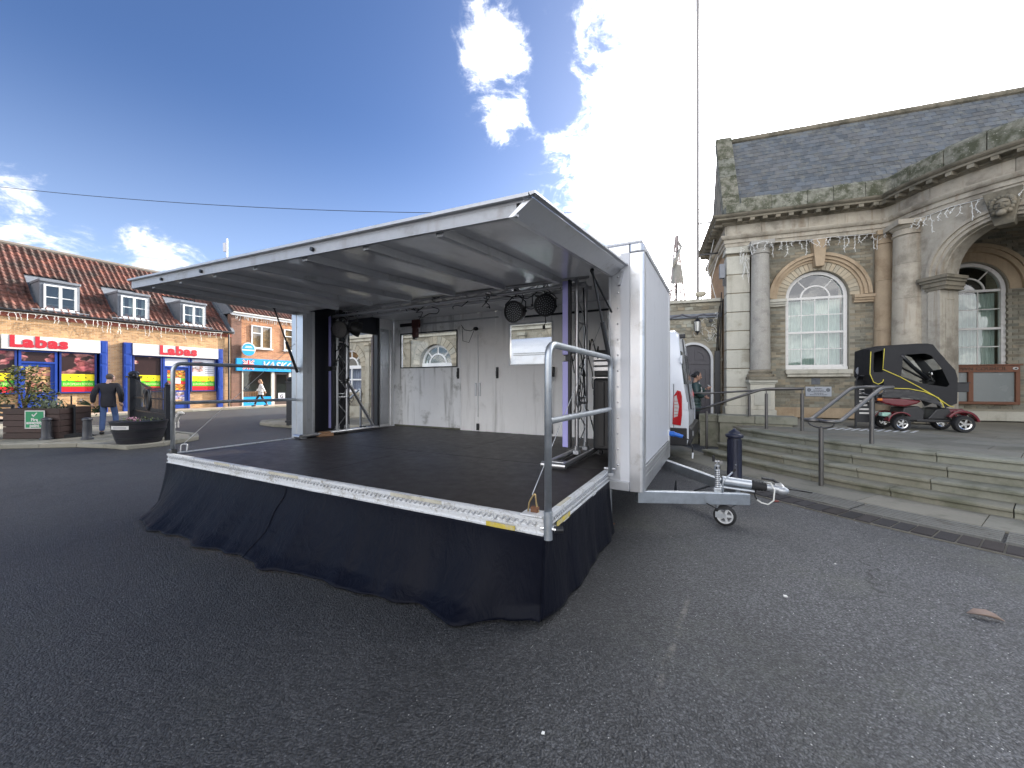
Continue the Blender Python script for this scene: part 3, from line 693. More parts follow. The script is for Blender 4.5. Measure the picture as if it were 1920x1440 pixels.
for c in ACEN:
    bow_arch(c, [(AR + .002, AR + .07, .03), (AR + .071, AR + .15, .07), (AR + .151, AR + .215, .12)], STONE_B, 'arch_moulding')
    bow_arch(c, [(AR - .03, AR + .001, -.46)], STONE_B, 'arch_moulding')
    for sgn in (-1, 1):
        e = c + sgn * AW; o = c + sgn * (AW + .225 / BR)
        a0, a1 = min(e, o), max(e, o)
        for z0, z1, pr in ((TZ, TZ + .3, .07), (TZ + .301, 3.68, .035)):
            strip_wall([(a0, z0), (a1, z0)], z1, -pr, .2, lambda s, d, z: bow(s, BR - d, z)).build('pilaster', STONE_B, hall)
        ei = e - sgn * radians(1.0)
        b0, b1 = min(ei, o), max(ei, o)
        for z0, z1, pr in ((3.68, 3.76, .06), (3.761, 3.86, .09), (3.861, 3.92, .13), (3.921, 3.995, .17)):
            strip_wall([(b0 - pr * .25, z0), ((b0 + b1) / 2, z0), (b1 + pr * .25, z0)], z1, -pr, .56, lambda s, d, z: bow(s, BR - d, z)).build('impost', STONE_D, hall)
        # sunk panel frame on the reveal
        if c == ACEN[0]:
            pn = MB()
            for z0, z1, d0, d1 in ((1.0, 3.5, .12, .15), (1.0, 3.5, .40, .43), (1.0, 1.03, .15, .40), (3.47, 3.5, .15, .40)):
                w = e - sgn * .012 / BR * 1.0
                pn.add([bow(t, BR - d, z) for z in (z0, z1) for t, d in ((e, d0), (w, d0), (w, d1), (e, d1))], [(0, 1, 2, 3), (4, 7, 6, 5), (0, 4, 5, 1), (1, 5, 6, 2), (2, 6, 7, 3), (3, 7, 4, 0)])
            pn.build('reveal_panel', STONE_B, hall)
    # keystone with a carved mask
    kx = MB(); vs = []
    for z, wd, pr in ((4.80, .13, .10), (5.48, .25, .26)):
        for t, rad in ((-wd, BR - .2), (-wd, BR + pr), (wd, BR + pr), (wd, BR - .2)): vs.append(bow(c + t / BR, rad, z))
    ks = kx.add(vs, [(0, 1, 2, 3), (7, 6, 5, 4), (0, 4, 5, 1), (1, 5, 6, 2), (2, 6, 7, 3), (3, 7, 4, 0)]).build('keystone', STONE_D, hall, bevel=.012)
    fc = MB(); px = bow(c, BR + .20, 5.14); Mx = Matrix.Translation(px) @ Matrix.Rotation(c - pi / 2, 4, 'Z') @ Matrix.Rotation(radians(-10), 4, 'X')
    def bl(x, y, z, r):
        t = MB().ball((x, y, z), r, 10, 8); fc.add([Mx @ Vector(v) for v in t.v], t.f)
    bl(0, 0, 0, (.135, .12, .19)); bl(0, -.125, -.01, (.026, .04, .055)); bl(-.05, -.10, .055, (.05, .035, .016)); bl(.05, -.10, .055, (.05, .035, .016))
    bl(-.07, -.085, -.03, (.04, .04, .035)); bl(.07, -.085, -.03, (.04, .04, .035)); bl(0, -.115, -.075, (.055, .03, .014)); bl(0, -.10, -.105, (.045, .03, .014)); bl(0, -.09, -.16, (.075, .06, .06))
    for k in range(9):
        a = pi * (k / 8); bl(.15 * cos(a), -.03, .07 + .13 * sin(a), (.045, .06, .045))
    for sg in (-1, 1):
        for k in range(3): bl(sg * (.15 - .02 * k), -.03, .02 - .07 * k, (.04, .05, .045))
    fc.build('carved_face', STONE_D, ks, smooth=True)
# inner porch: back wall, window, ceiling
cols2 = [(2.5, TZ), (4.06, TZ), (4.0601, WZS)] + [(4.80 - .74 * cos(pi * i / 20), WZS + .74 * sin(pi * i / 20)) for i in range(1, 20)] + [(5.5399, WZS), (5.54, TZ), (12.5, TZ)]
strip_wall(cols2, 5.5, .55, .85, flat).build('porch_back_wall', MORTAR, hall)
MB().box(4.062, 5.538, .551, .84, TZ, WZ0 - .1).build('porch_back_wall', MORTAR, hall)
def skip2(x, z, h):
    dx, dz = x - 4.80, z - WZS
    if z < WZS: return (z > 1.80 and abs(dx) < .78) or (1.0 < z < 1.9 and 3.9 < x < 5.7)
    return dx * dx + dz * dz < 1.16 ** 2
lay_bricks(hall, 3.2, 8.2, .86, 5.45, .55, skip2, 0, name='porch_brick')
sash_window(hall, 4.80, WZ0 - .03, WZS, WHW, .66, cols=3)
arch_mould(hall, 4.80, WZS, .55, [(.76, .99, .02), (.991, 1.10, .09), (1.101, 1.19, .13)], STONE_O)
MB().box(2.6, 9.4, .45, .6, TZ, .80).build('plinth', STONE_L, hall, bevel=.01)
MB().prism([bow(TH0 + (pi - 2 * TH0) * i / 30, BR - .3)[:2] for i in range(31)] + [(9.3, .9), (2.9, .9)], 5.44, 5.49, 'xy').build('porch_ceiling', STONE_D, hall)
# --- entablature swept round corner, bay and bow
path = [Vector((-.93, 3.3)), Vector((-.93, -.02)), Vector((2.70, -.02))] + [Vector(bow(TH0 + (pi - 2 * TH0) * i / 60)[:2]) for i in range(1, 60)] + [Vector((9.5, -.02)), Vector((13, -.02))]
def offs(path):
    out = []
    for i, p in enumerate(path):
        ds = []
        if i > 0: ds.append((p - path[i - 1]).normalized())
        if i < len(path) - 1: ds.append((path[i + 1] - p).normalized())
        ns = [Vector((d.y, -d.x)) for d in ds]; n = sum(ns, Vector((0, 0))).normalized()
        out.append(n / max(.35, n.dot(ns[0])))
    return out
NOR = offs(path)
def sweep(prof, i0=0, i1=None, P=path, N=NOR):
    i1 = len(P) - 1 if i1 is None else i1; k = len(prof); vs = []
    for i in range(i0, i1 + 1): vs += [(P[i].x + N[i].x * d, P[i].y + N[i].y * d, z) for d, z in prof]
    n = i1 - i0
    fs = [(i * k + j, i * k + (j + 1) % k, (i + 1) * k + (j + 1) % k, (i + 1) * k + j) for i in range(n) for j in range(k)]
    return MB().add(vs, fs + [tuple(range(k))[::-1], tuple(range(n * k, n * k + k))])
sweep([(-.3, 5.49), (.05, 5.49), (.05, 5.59), (.08, 5.592), (.08, 5.70), (.12, 5.703), (.15, 5.74), (.17, 5.78), (.17, 5.80), (-.3, 5.80)]).build('architrave', STONE_B, hall)
sweep([(-.3, 6.11), (.06, 6.11), (.09, 6.14), (.13, 6.145), (.13, 6.19), (.30, 6.195), (.33, 6.20), (.33, 6.25), (.36, 6.26), (.40, 6.29), (.42, 6.33), (-.3, 6.36)]).build('cornice', STONE_D, hall)
# resample the path for frieze stones, modillions and parapet stones
cum = [0.0]
for a, b in zip(path[:-1], path[1:]): cum.append(cum[-1] + (b - a).length)
def at_len(s):
    s = min(max(s, 0), cum[-1] - 1e-6)
    for i in range(len(path) - 1):
        if cum[i + 1] > s:
            t = (s - cum[i]) / (cum[i + 1] - cum[i]); return path[i].lerp(path[i + 1], t), i
def stones(prof, length, gap, m, name, s0, s1, seed, jit=.25, jz=0.0):
    r = random.Random(seed); s = s0; corners = [cum[1], cum[2]]
    while s < s1:
        L = length * r.uniform(1 - jit, 1 + jit); e = min(s + L, s1)
        for c in corners:
            if s < c - 1e-6 < e: e = c
        n = max(1, int((e - s) / .15)) if e > cum[2] else 1
        pts = [at_len(s + gap / 2 + (e - s - gap) * k / n)[0] for k in range(n + 1)]
        if (pts[-1] - pts[0]).length > .05:
            dz = r.uniform(-jz, jz); nn = offs(pts); ext = [(d, z + (dz if z > 6.5 else 0)) for d, z in prof]
            sweep(ext, 0, None, pts, nn).build(name, m, hall)
        s = e
stones([(-.25, 5.803), (.04, 5.803), (.04, 6.108), (-.25, 6.108)], 1.05, .008, STONE_B, 'frieze_stone', 0, cum[-1] - 3, 11)
stones([(-.10, 6.34), (.12, 6.34), (.13, 6.45), (.12, 6.80), (.07, 6.86), (-.08, 6.86), (-.10, 6.8)], .78, .012, MOSSY, 'parapet_stone', cum[1] + .35, cum[-1] - 3, 12, jz=.03)
mo = MB().box(-.055, .055, -.17, .05, 0, .075).mesh('modillion', STONE_D)
s = .2
while s < cum[-1] - 3.2:
    p, i = at_len(s); d = (path[i + 1] - path[i]).normalized(); n = Vector((d.y, -d.x)); c = p + n * .15
    put(mo, 'modillion', hall, (c.x, c.y, 6.118), (0, 0, atan2(d.y, d.x))); s += .31
# --- slate roof
SLATE = mat('roof_slate', (.115, .125, .135), .6, 0, .28, 8, bump=.25, bs=30, rnd=.24, dirt=(.19, .19, .165), dirt_amt=.45, ds=6)
SLATE_R = SLATE
E0, E1 = Vector((0, .22, 6.42)), Vector((0, 1.66, 9.46)); sv = (E1 - E0); SLn = sv.length; sv.normalize(); pitch = atan2(sv.z, sv.y)
MB().prism([(E0.y, E0.z - .03), (E1.y, E1.z - .03), (3.1, 6.5), (3.1, 6.4), (.22, 6.3)], -.88, 12.6, 'yz').build('roof', LEAD, hall)
gauge, sw = .158, .235; rest = MB(); nsl = 0; r = random.Random(21); cache = {}
sm = [MB().prism([(-sw / 2 + .006, 0), (sw / 2 - .006, .0 if k else .012), (sw / 2 - .006, .24), (-sw / 2 + .006, .24)], -.022, -.004, 'xy').mesh('slate', SLATE) for k in range(2)]
row = 0
while row * gauge < SLn - .05:
    x = -.52 + (sw / 2 if row % 2 else 0)
    while x < 12.4:
        o = E0 + sv * (row * gauge); rx = pitch + radians(-2.2) + r.uniform(-.02, .02); rz = r.uniform(-.02, .02)
        if nsl < 300 and x < 7.6 and row < 10:
            put(sm[r.random() < .3], 'slate', hall, (x, o.y - .004 * 0, o.z + .01), (rx, 0, rz)); nsl += 1
        else:
            M4 = Matrix.Translation((x, o.y, o.z + .01)) @ Matrix.Rotation(rx, 4, 'X') @ Matrix.Rotation(rz, 4, 'Z')
            rest.add([M4 @ Vector(v) for v in ((-sw / 2 + .006, 0, .0), (sw / 2 - .006, 0, .0), (sw / 2 - .006, .24, .0), (-sw / 2 + .006, .24, .0), (-sw / 2 + .006, 0, -.020), (sw / 2 - .006, 0, -.020))], [(0, 1, 2, 3), (0, 4, 5, 1)])
        x += sw
    row += 1
rest.build('slate_courses', SLATE_R, hall, kind='stuff')
MB().tube([(-.5, 1.66, 9.49), (12.5, 1.66, 9.49)], .09, 10).build('ridge_tile', STONE_D, hall)
# gable coping at the left end
cop = MB(); a = pitch; nv = Vector((0, -sin(a), cos(a)))
for s0, s1 in ((-.15, .75), (.76, 1.6), (1.61, 2.45), (2.46, SLn + .1)):
    p0, p1 = E0 + sv * s0, E0 + sv * s1
    vs = [Vector((x, 0, 0)) + p + nv * h for x in (-.98, -.52) for p in (p0, p1) for h in (-.1, .16)]
    MB().add(vs, [(0, 1, 3, 2), (4, 6, 7, 5), (0, 4, 5, 1), (2, 3, 7, 6), (1, 5, 7, 3), (0, 2, 6, 4)]).build('coping_stone', MOSSY, hall, bevel=.015)
MB().prism([(.2, 6.1), (.2, 6.45), (1.66, 9.5), (3.2, 6.45), (3.2, 6.1)], -.92, -.6, 'yz').build('gable_wall', STONE_D, hall)
MB().box(-1.0, -.48, -.36, .35, 6.37, 6.62).build('kneeler_stone', MOSSY, hall, bevel=.02)
# ================================================================== STAGE TRAILER  (own frame: x to the right along the front, y back, origin = near front deck corner)
SA = radians(27.9); SO = Vector((.2024, 2.496, 0)); SR = Matrix.Rotation(-SA, 4, 'Z')
def S(x, y, z=0): return SO + SR @ Vector((x, y, z))
DZ = .65
tr = thing('stage_trailer', 'white stage trailer with its side folded down as a black deck and roof flap raised', 'trailer', SO, -SA)
def ply_mat():
    m = bpy.data.materials.new('phenolic_deck_board'); m.use_nodes = True; T = NT(m.node_tree); T.n.clear()
    out = T.n.new('ShaderNodeOutputMaterial'); b = T.n.new('ShaderNodeBsdfPrincipled'); T.l.new(b.outputs[0], out.inputs[0])
    O = T.n.new('ShaderNodeTexCoord').outputs['Object']
    n = T.noise(O, 1.4, 7, .7); n2 = T.noise(O, 9, 6, .7); fine = T.noise(O, 160, 3, .6)
    st = T.node('ShaderNodeMapping', Vector=O); st.inputs['Scale'].default_value = (1, 12, 1)
    sc = T.noise(st.outputs[0], 3.0, 6, .7)
    f = T.math('MULTIPLY', T.math('ADD', .55, T.math('MULTIPLY', n, .9)), T.math('ADD', .7, T.math('MULTIPLY', n2, .6)))
    c = T.vmath('SCALE', T.node('ShaderNodeCombineXYZ', X=.021, Y=.0165, Z=.0155).outputs[0], f)
    scuff = T.math('MULTIPLY', T.sstep(n2, .62, .80), .35); c = T.mix(scuff, c, (.075, .066, .062))
    scr = T.math('MULTIPLY', T.sstep(sc, .66, .74), .28); c = T.mix(scr, c, (.10, .09, .085))
    dust = T.math('MULTIPLY', T.sstep(T.noise(T.vmath('ADD', O, (4, 2, 0)), .9, 7, .7), .5, .75), .35); c = T.mix(dust, c, (.06, .055, .053))
    v = T.n.new('ShaderNodeTexVoronoi'); T.put(v.inputs['Vector'], T.vmath('ADD', O, T.vmath('SCALE', T.noise(O, 14, 2, out='Color'), .06))); v.inputs['Scale'].default_value = 1.6
    ring = T.math('MULTIPLY', T.sstep(v.outputs['Distance'], .10, .085), T.sstep(v.outputs['Distance'], .065, .08))
    c = T.mix(T.math('MULTIPLY', T.math('MULTIPLY', ring, T.sstep(T.noise(O, 3, 2), .5, .6)), .25), c, (.2, .19, .18))
    T.put(b.inputs['Base Color'], c)
    T.put(b.inputs['Roughness'], T.math('ADD', .30, T.math('MULTIPLY', n2, .38)))
    bn = T.node('ShaderNodeBump', Strength=.18, Distance=.004, Height=T.math('ADD', fine, T.math('MULTIPLY', n, 2.0))); T.l.new(bn.outputs[0], b.inputs['Normal'])
    return m
PLY = ply_mat()
GRP = mat('white_grp_panel', (.56, .57, .60), .42, 0, .05, 3, streak=.14, streak_col=(.3, .3, .31), dirt=(.45, .45, .46), dirt_amt=.15, ds=3, bump=.03, bs=12)
GRP_IN = mat('white_inner_wall', (.85, .845, .84), .5, 0, .06, 2.5, streak=.40, streak_col=(.30, .29, .27), dirt=(.40, .39, .36), dirt_amt=.12, ds=1.5)
GRP_DIRTY = mat('mildewed_inner_wall', (.82, .83, .84), .5, 0, .08, 2.5, streak=.75, streak_col=(.20, .20, .19), dirt=(.16, .16, .13), dirt_amt=.30, ds=3.2)
ROOF_IN = mat('glossy_grey_ceiling', (.66, .66, .67), .14, 0, .10, 3, dirt=(.42, .42, .42), dirt_amt=.25, ds=3, rv=.05)
YEL = mat('worn_yellow_tape', (.55, .42, .05), .7, 0, .35, 20, dirt=(.45, .43, .38), dirt_amt=.5, ds=14)
CREAM_TAPE = mat('cream_tape', (.50, .47, .38), .7, 0, .3, 20, dirt=(.3, .28, .22), dirt_amt=.4, ds=12)
def edge_mat():
    m = bpy.data.materials.new('wavy_worn_white_strip'); m.use_nodes = True; T = NT(m.node_tree); T.n.clear()
    out = T.n.new('ShaderNodeOutputMaterial'); b = T.n.new('ShaderNodeBsdfPrincipled'); T.l.new(b.outputs[0], out.inputs[0])
    O = T.n.new('ShaderNodeTexCoord').outputs['Object']
    n = T.noise(O, 6, 6, .7); n2 = T.noise(O, 45, 5, .7)
    m1 = T.sstep(T.math('ADD', T.math('MULTIPLY', n, .6), T.math('MULTIPLY', n2, .6)), .60, .76)
    c = T.mix(m1, (.72, .73, .74), (.40, .38, .34)); c = T.mix(T.math('MULTIPLY', T.sstep(n2, .64, .74), .7), c, (.12, .11, .10))
    T.put(b.inputs['Base Color'], c); b.inputs['Roughness'].default_value = .5; b.inputs['Metallic'].default_value = .35
    bn = T.node('ShaderNodeBump', Strength=.4, Distance=.006, Height=n2); T.l.new(bn.outputs[0], b.inputs['Normal']); return m
EDGE = edge_mat()
# deck boards
for x0, x1, y0, y1 in ((-4.97, -2.52, .035, 1.60), (-2.515, -.035, .035, 1.60), (-4.98, -2.02, 1.607, 3.765), (-2.015, -.005, 1.607, 3.765)):
    MB().box(x0, x1, y0, y1, DZ - .05, DZ - .012).build('deck_board', PLY, tr, bevel=.002, segs=1)
MB().box(-5.0, 0, .03, 1.6, DZ - .10, DZ - .052).build('deck_frame', ALU_DULL, tr)
def squiggle(p0, p1, face, z, amp, wl, th=.005):
    """wavy raised bead along the edge strip"""
    p0, p1 = Vector(p0), Vector(p1); L = (p1 - p0).length; n = int(L / wl * 6); pts = []
    r = random.Random(int(L * 100)); ph = 0
    for i in range(n + 1):
        ph += 2 * pi / 6 * r.uniform(.75, 1.25)
        q = p0.lerp(p1, i / n); pts.append((q.x, q.y, z + amp * sin(ph) * r.uniform(.6, 1.15)))
    return MB().tube(pts, th, 5)
def edge_profile(x0, x1, y0, y1, along):
    mb = MB().box(x0, x1, y0, y1, DZ - .115, DZ)
    if along == 'x':
        mb.box(x0, x1, y0 - .012, y0 - .0005, DZ - .022, DZ - .002).box(x0, x1, y0 - .010, y0 - .0005, DZ - .072, DZ - .060).box(x0, x1, y0 - .014, y0 - .0005, DZ - .118, DZ - .102)
    else:
        mb.box(x1 + .0005, x1 + .012, y0, y1, DZ - .022, DZ - .002).box(x1 + .0005, x1 + .010, y0, y1, DZ - .072, DZ - .060).box(x1 + .0005, x1 + .014, y0, y1, DZ - .118, DZ - .102)
    return mb
ef = edge_profile(-5.0, 0, 0, .034, 'x').build('deck_edge', EDGE, tr)
squiggle((-4.98, -.004, 0), (-.05, -.004, 0), 'y', DZ - .041, .013, .045).build('wavy_bead', ALU_DULL, ef, smooth=True)
er = edge_profile(-.034, 0, .035, 1.615, 'y').build('deck_edge', EDGE, tr)
squiggle((.004, .06, 0), (.004, 1.58, 0), 'x', DZ - .041, .013, .045).build('wavy_bead', ALU_DULL, er, smooth=True)
MB().box(-5.0, -4.966, .035, 1.615, DZ - .115, DZ + .002).build('deck_edge', EDGE, tr)
rr = random.Random(8)
for x0, x1 in ((-.42, -.20),): MB().box(x0, x1, -.0165, -.0142, DZ - .112, DZ - .078).build('yellow_tape', YEL, tr)
MB().box(.0142, .0165, .18, .44, DZ - .110, DZ - .076).build('yellow_tape', YEL, tr)
for x0, x1 in ((-2.9, -2.45), (-1.3, -.8), (-3.9, -3.6)): MB().box(x0, x1, -.0145, -.0125, DZ - .024, DZ + .0015).build('cream_tape', CREAM_TAPE, tr)
MB().box(-.03, .0, .28, .52, DZ + .0005, DZ + .003).build('cream_tape', CREAM_TAPE, tr)
# corner cleat at the near deck corner
MB().box(-.16, -.005, -.02, .10, DZ + .001, DZ + .014).build('corner_plate', EDGE, tr, bevel=.004)
MB().tube(round_path([(-.13, .04, DZ + .015), (-.125, .045, DZ + .075), (-.085, .05, DZ + .14), (-.075, .05, DZ + .06), (-.06, .05, DZ + .016)], .02), .006, 7).build('lashing_ring', mat('brass_ring', (.45, .33, .16), .35, .8, .15), tr, smooth=True)
MB().box(-.11, -.06, .03, .065, DZ + .0145, DZ + .05).build('rusty_bracket', RUST, tr, bevel=.004)
# floor frame and chassis
MB().box(-5.06, .30, 1.65, 3.85, .50, DZ - .055).build('floor_frame', ALU_DULL, tr)
for y in (2.1, 3.3): MB().box(-5.0, .28, y - .04, y + .04, .36, .497).build('chassis_beam', GALV, tr)
BX0, BX1, BY0, BY1, BZ0, BZ1 = -5.33, .335, 1.63, 3.87, .45, 2.89
# right end: side panel, corner posts, bottom rails, top rails
MB().box(.285, .325, 1.70, 3.80, .70, 2.80).build('side_panel', GRP, tr)
post = [(.205, 1.632), (.30, 1.632), (.322, 1.640), (.336, 1.662), (.336, 1.745), (.205, 1.745)]
MB().prism(post, .452, 2.775, 'xy').build('corner_post', ALU, tr, bevel=.004)
MB().prism([(x, 5.5 - y) for x, y in post], .452, 2.775, 'xy').build('corner_post', ALU, tr)
MB().box(.115, .2045, 1.628, 1.66, .53, 2.78).build('front_panel', GRP, tr)
jp = MB().box(.012, .113, 1.640, 1.70, .53, 2.66).build('jamb_plate', ALU, tr)
rv = MB().ball((0, 0, 0), (.010, .006, .010), 8, 5).mesh('rivet', CHROME, True)
for i in range(13): put(rv, 'rivet', jp, (.088, 1.637, .70 + i * .155))
MB().box(.0, .010, 1.63, 1.72, .53, 2.66).build('jamb_return', ALU_DULL, tr)
for z0, z1 in ((.552, .595), (.600, .643), (.648, .691)): MB().box(.326, .338, 1.748, 3.80, z0, z1).build('bottom_rail', ALU, tr, bevel=.003)
MB().box(.20, .334, 1.748, 3.86, .455, .548).build('bottom_rail', ALU, tr, bevel=.006)
MB().box(-.05, .204, 1.60, 1.75, .462, .548).build('sill_plate', ALU_DULL, tr, bevel=.004)
MB().box(.290, .336, 1.748, 3.80, 2.803, 2.865).build('top_rail', ALU_DULL, tr, bevel=.01)
MB().box(-5.085, .20, 1.632, 1.70, 2.745, 2.866).build('top_rail', ALU, tr, bevel=.012)
MB().prism([(.203, 1.631), (.30, 1.631), (.338, 1.665), (.338, 1.745), (.203, 1.745)], 2.778, 2.868, 'xy').build('corner_cap', ALU, tr, bevel=.014)
MB().box(-5.085, .32, 1.64, 3.86, 2.868, 2.895).build('roof', GRP, tr, bevel=.01)
MB().box(-5.05, .2, 1.72, 3.78, 2.80, 2.83).build('ceiling', ROOF_IN, tr)
MB().box(-5.0, .1, 1.700, 1.74, 2.66, 2.80).build('header', ALU_DULL, tr)
MB().box(-.02, .05, 1.622, 1.630, 2.70, 2.79).build('latch_plate', ALU, tr, bevel=.003); MB().prism([(.095, 2.47), (.12, 2.47), (.15, 2.60), (.135, 2.61)], 1.60, 1.628).build('hinge_bracket', ALU_DULL, tr)
# blue socket outlet on the side
MB().box(.326, .345, 3.62, 3.74, .70, .85).build('socket_plate', WHITE, tr, bevel=.004)
BLUE = mat('blue_plastic', (.02, .14, .55), .4, 0, .08)
pl = MB().cyl((.345, 3.68, .80), (.41, 3.68, .795), .034, .038, 14).cyl((.41, 3.68, .795), (.52, 3.68, .765), .030, .024, 14).build('power_plug', BLUE, tr, auto=40)
MB().tube([(.52, 3.68, .765), (.60, 3.69, .72), (.64, 3.70, .62), (.645, 3.70, .55)], .009, 8).build('cable', CABLE, pl, smooth=True)
MB().cyl((.645, 3.70, .55), (.64, 3.70, .47), .012, .010, 8).build('cable_end', WHITE, pl)
# inner side wall on the right, rear wall with two windows
MB().box(.0, .28, 1.72, 1.78, DZ, 2.66).build('inner_post', ALU_DULL, tr)
MB().box(.255, .284, 1.781, 3.78, DZ, 2.8).build('inner_side_wall', GRP_IN, tr)
WIN = [(-4.79, -3.41, 1.84, 2.505), (-2.265, -1.485, 1.84, 2.525)]
def wall_panel(x0, x1, m, win=None):
    y0, y1, z0, z1 = 3.78, 3.82, DZ - .01, 2.80
    mb = MB()
    if win is None: mb.box(x0, x1, y0, y1, z0, z1)
    else:
        a, b, c, d = win; mb.box(x0, a, y0, y1, z0, z1).box(b, x1, y0, y1, z0, z1).box(a, b, y0, y1, z0, c).box(a, b, y0, y1, d, z1)
    return mb.build('wall_panel', m, tr)
CLEAR = glass('clear_plastic', (.94, .95, .95), .0)
p1 = wall_panel(-5.0, -3.313, GRP_DIRTY, WIN[0]); wall_panel(-3.308, -2.932, GRP_IN); wall_panel(-2.928, -2.560, GRP_IN)
p2 = wall_panel(-2.555, -.56, GRP_IN, WIN[1]); wall_panel(-.555, .25, GRP_IN)
for p, (a, b, c, d) in ((p1, WIN[0]), (p2, WIN[1])):
    t = .022
    MB().box(a - t, b + t, 3.768, 3.779, d, d + t).box(a - t, b + t, 3.768, 3.779, c - t, c).box(a - t, a, 3.768, 3.779, c, d).box(b, b + t, 3.768, 3.779, c, d).build('window_frame', BLACK if p is p1 else ALU_DULL, p)
    MB().box(a, b, 3.797, 3.801, c, d).build('window_pane', CLEAR, p)
for x in (-3.37, -2.52): MB().box(x - .022, x + .022, 3.755, 3.778, 1.60, 1.80).box(x - .012, x + .012, 3.73, 3.756, 1.63, 1.73).build('door_handle', BLACK, tr, bevel=.006)
MB().box(-2.935, -2.925, 3.770, 3.779, .9, 2.4).build('door_seam', ALU_DULL, tr)
for x in (-2.975, -2.895): MB().box(x - .02, x + .02, 3.768, 3.779, 1.28, 1.52).build('hinge', ALU_DULL, tr)
MB().box(-2.945, -2.905, 3.74, 3.778, .66, .78).build('bolt', BLACK, tr)
MB().box(-2.3, -.05, 3.755, 3.779, 2.635, 2.665).build('cable_duct', BLACK, tr); MB().box(-4.6, -2.5, 3.760, 3.779, 2.675, 2.70).build('cable_duct', ALU_DULL, tr)
MB().box(-1.53, -1.43, 3.70, 3.778, 1.62, 1.78).box(-1.51, -1.45, 3.68, 3.70, 1.56, 1.70).build('socket_box', BLACK, tr, bevel=.005)
MB().tube([(-1.48, 3.70, 1.58), (-1.478, 3.74, 1.2), (-1.47, 3.76, .68)], .008, 6).build('cable', CABLE, tr)
MB().ball((-2.93, 3.70, 2.50), (.05, .05, .035), 8, 6).tube([(-3.30, 3.77, 2.60), (-3.2, 3.74, 2.50), (-3.05, 3.72, 2.47), (-2.95, 3.70, 2.50)], .006, 5).tube([(-3.28, 3.77, 2.56), (-3.24, 3.74, 2.30), (-3.1, 3.73, 2.26), (-2.97, 3.70, 2.47)], .005, 5).build('junction_cable', CABLE, tr, smooth=True)
# mould stain strip at the foot of the wall
MB().box(-4.98, -3.33, 3.774, 3.779, DZ - .011, DZ + .022).build('skirting', mat('mouldy_skirting', (.12, .12, .09), .9, 0, .5, 20), tr)
# left end wall: jambs, black lining, doorway with open leaf
MB().box(-4.955, -4.805, 1.632, 1.70, .53, 2.745).build('front_panel', ALU, tr)
MB().prism([(-5.085, 1.631), (-4.957, 1.625), (-4.957, 1.70), (-5.085, 1.72)], .452, 2.775, 'xy').build('corner_post', ALU, tr, bevel=.006)
MB().box(-4.99, -4.80, 1.702, 1.83, .66, 2.66).build('jamb_plate', ALU_DULL, tr)
MB().box(-4.799, -4.79, 1.79, 1.83, .66, 2.66).build('jamb_strip', ALU, tr)
LINING = mat('black_lining', (.009, .010, .016), .42, 0, .3, 3, bump=.1, bs=30)
MB().box(-5.06, -5.0, 1.905, 2.66, DZ, 2.8).box(-5.06, -5.0, 2.661, 3.32, 2.50, 2.8).build('end_wall', LINING, tr)
MB().box(-5.06, -5.0, 3.38, 3.775, DZ, 2.8).build('end_wall', GRP_IN, tr)
MB().box(-5.07, -4.985, 2.62, 2.665, DZ, 2.5).box(-5.07, -4.985, 3.32, 3.38, DZ, 2.8).box(-5.07, -4.985, 2.666, 3.319, 2.47, 2.499).build('door_frame', BLACK, tr)
MB().box(-4.995, -4.985, 3.40, 3.62, .70, 2.60).build('trunking', ALU_DULL, tr); MB().tube([(-4.97, 3.66, DZ), (-4.965, 3.66, 1.6), (-4.97, 3.665, 2.6)], .012, 6).build('conduit', ALU, tr)
MB().box(-5.085, -5.062, 1.73, 2.60, .53, 2.78).box(-5.085, -5.062, 3.40, 3.85, .53, 2.78).box(-5.085, -5.062, 2.601, 3.399, 2.55, 2.78).build('side_panel', GRP, tr)
dl = MB().box(0, .66, -.018, .018, 0, 1.80).build('door_leaf', mat('grey_brown_door_panel', (.060, .055, .06), .5, 0, .12, 5), tr, loc=(-5.13, 3.36, .68), rot=(0, 0, radians(140)), bevel=.004)
MB().box(.55, .63, -.05, -.019, .80, 1.16).box(.57, .61, -.075, -.05, .86, 1.10).build('door_handle', BLACK, dl, bevel=.008)
MB().box(.48, .50, -.024, -.019, .78, .80).box(.14, .16, -.024, -.019, .78, .80).build('bolt', CHROME, dl)
# ------------------------------------------------ roof flap (canopy)
CR, CL, HRr, HLl = Vector((.062, -.425, 2.412)), Vector((-4.93, -.36, 2.60)), Vector((.10, 1.63, 2.585)), Vector((-5.03, 1.63, 2.62))
def can(u, v, h=0.0):
    """u 0..1 right to left, v 0..1 hinge to front edge"""
    p = (HRr * (1 - u) + HLl * u) * (1 - v) + (CR * (1 - u) + CL * u) * v
    return p + Vector((0, 0, h))
def cbox(u0, u1, v0, v1, h0, h1, nu=6):
    mb = MB(); vs = []
    for i in range(nu + 1):
        u = u0 + (u1 - u0) * i / nu; vs += [can(u, v0, h0), can(u, v1, h0), can(u, v1, h1), can(u, v0, h1)]
    return mb.add(vs, [(4 * i + k, 4 * i + 4 + k, 4 * i + 4 + (k + 1) % 4, 4 * i + (k + 1) % 4) for i in range(nu) for k in range(4)] + [(0, 1, 2, 3), (4 * nu + 3, 4 * nu + 2, 4 * nu + 1, 4 * nu)])
cbox(.012, .988, .0, .985, .022, .05).build('canopy_panel', ROOF_IN, tr)
cbox(.0, 1.0, .0, 1.0, .052, .066).build('canopy_skin', GRP, tr)
ff = cbox(.008, 1.0, .985, 1.0, -.015, .0515, 10).build('canopy_fascia', mat('streaked_aluminium', (.40, .41, .43), .55, .6, .2, 5, dirt=(.22, .21, .20), dirt_amt=.35, ds=4, streak=.4, streak_col=(.25, .23, .21)), tr)
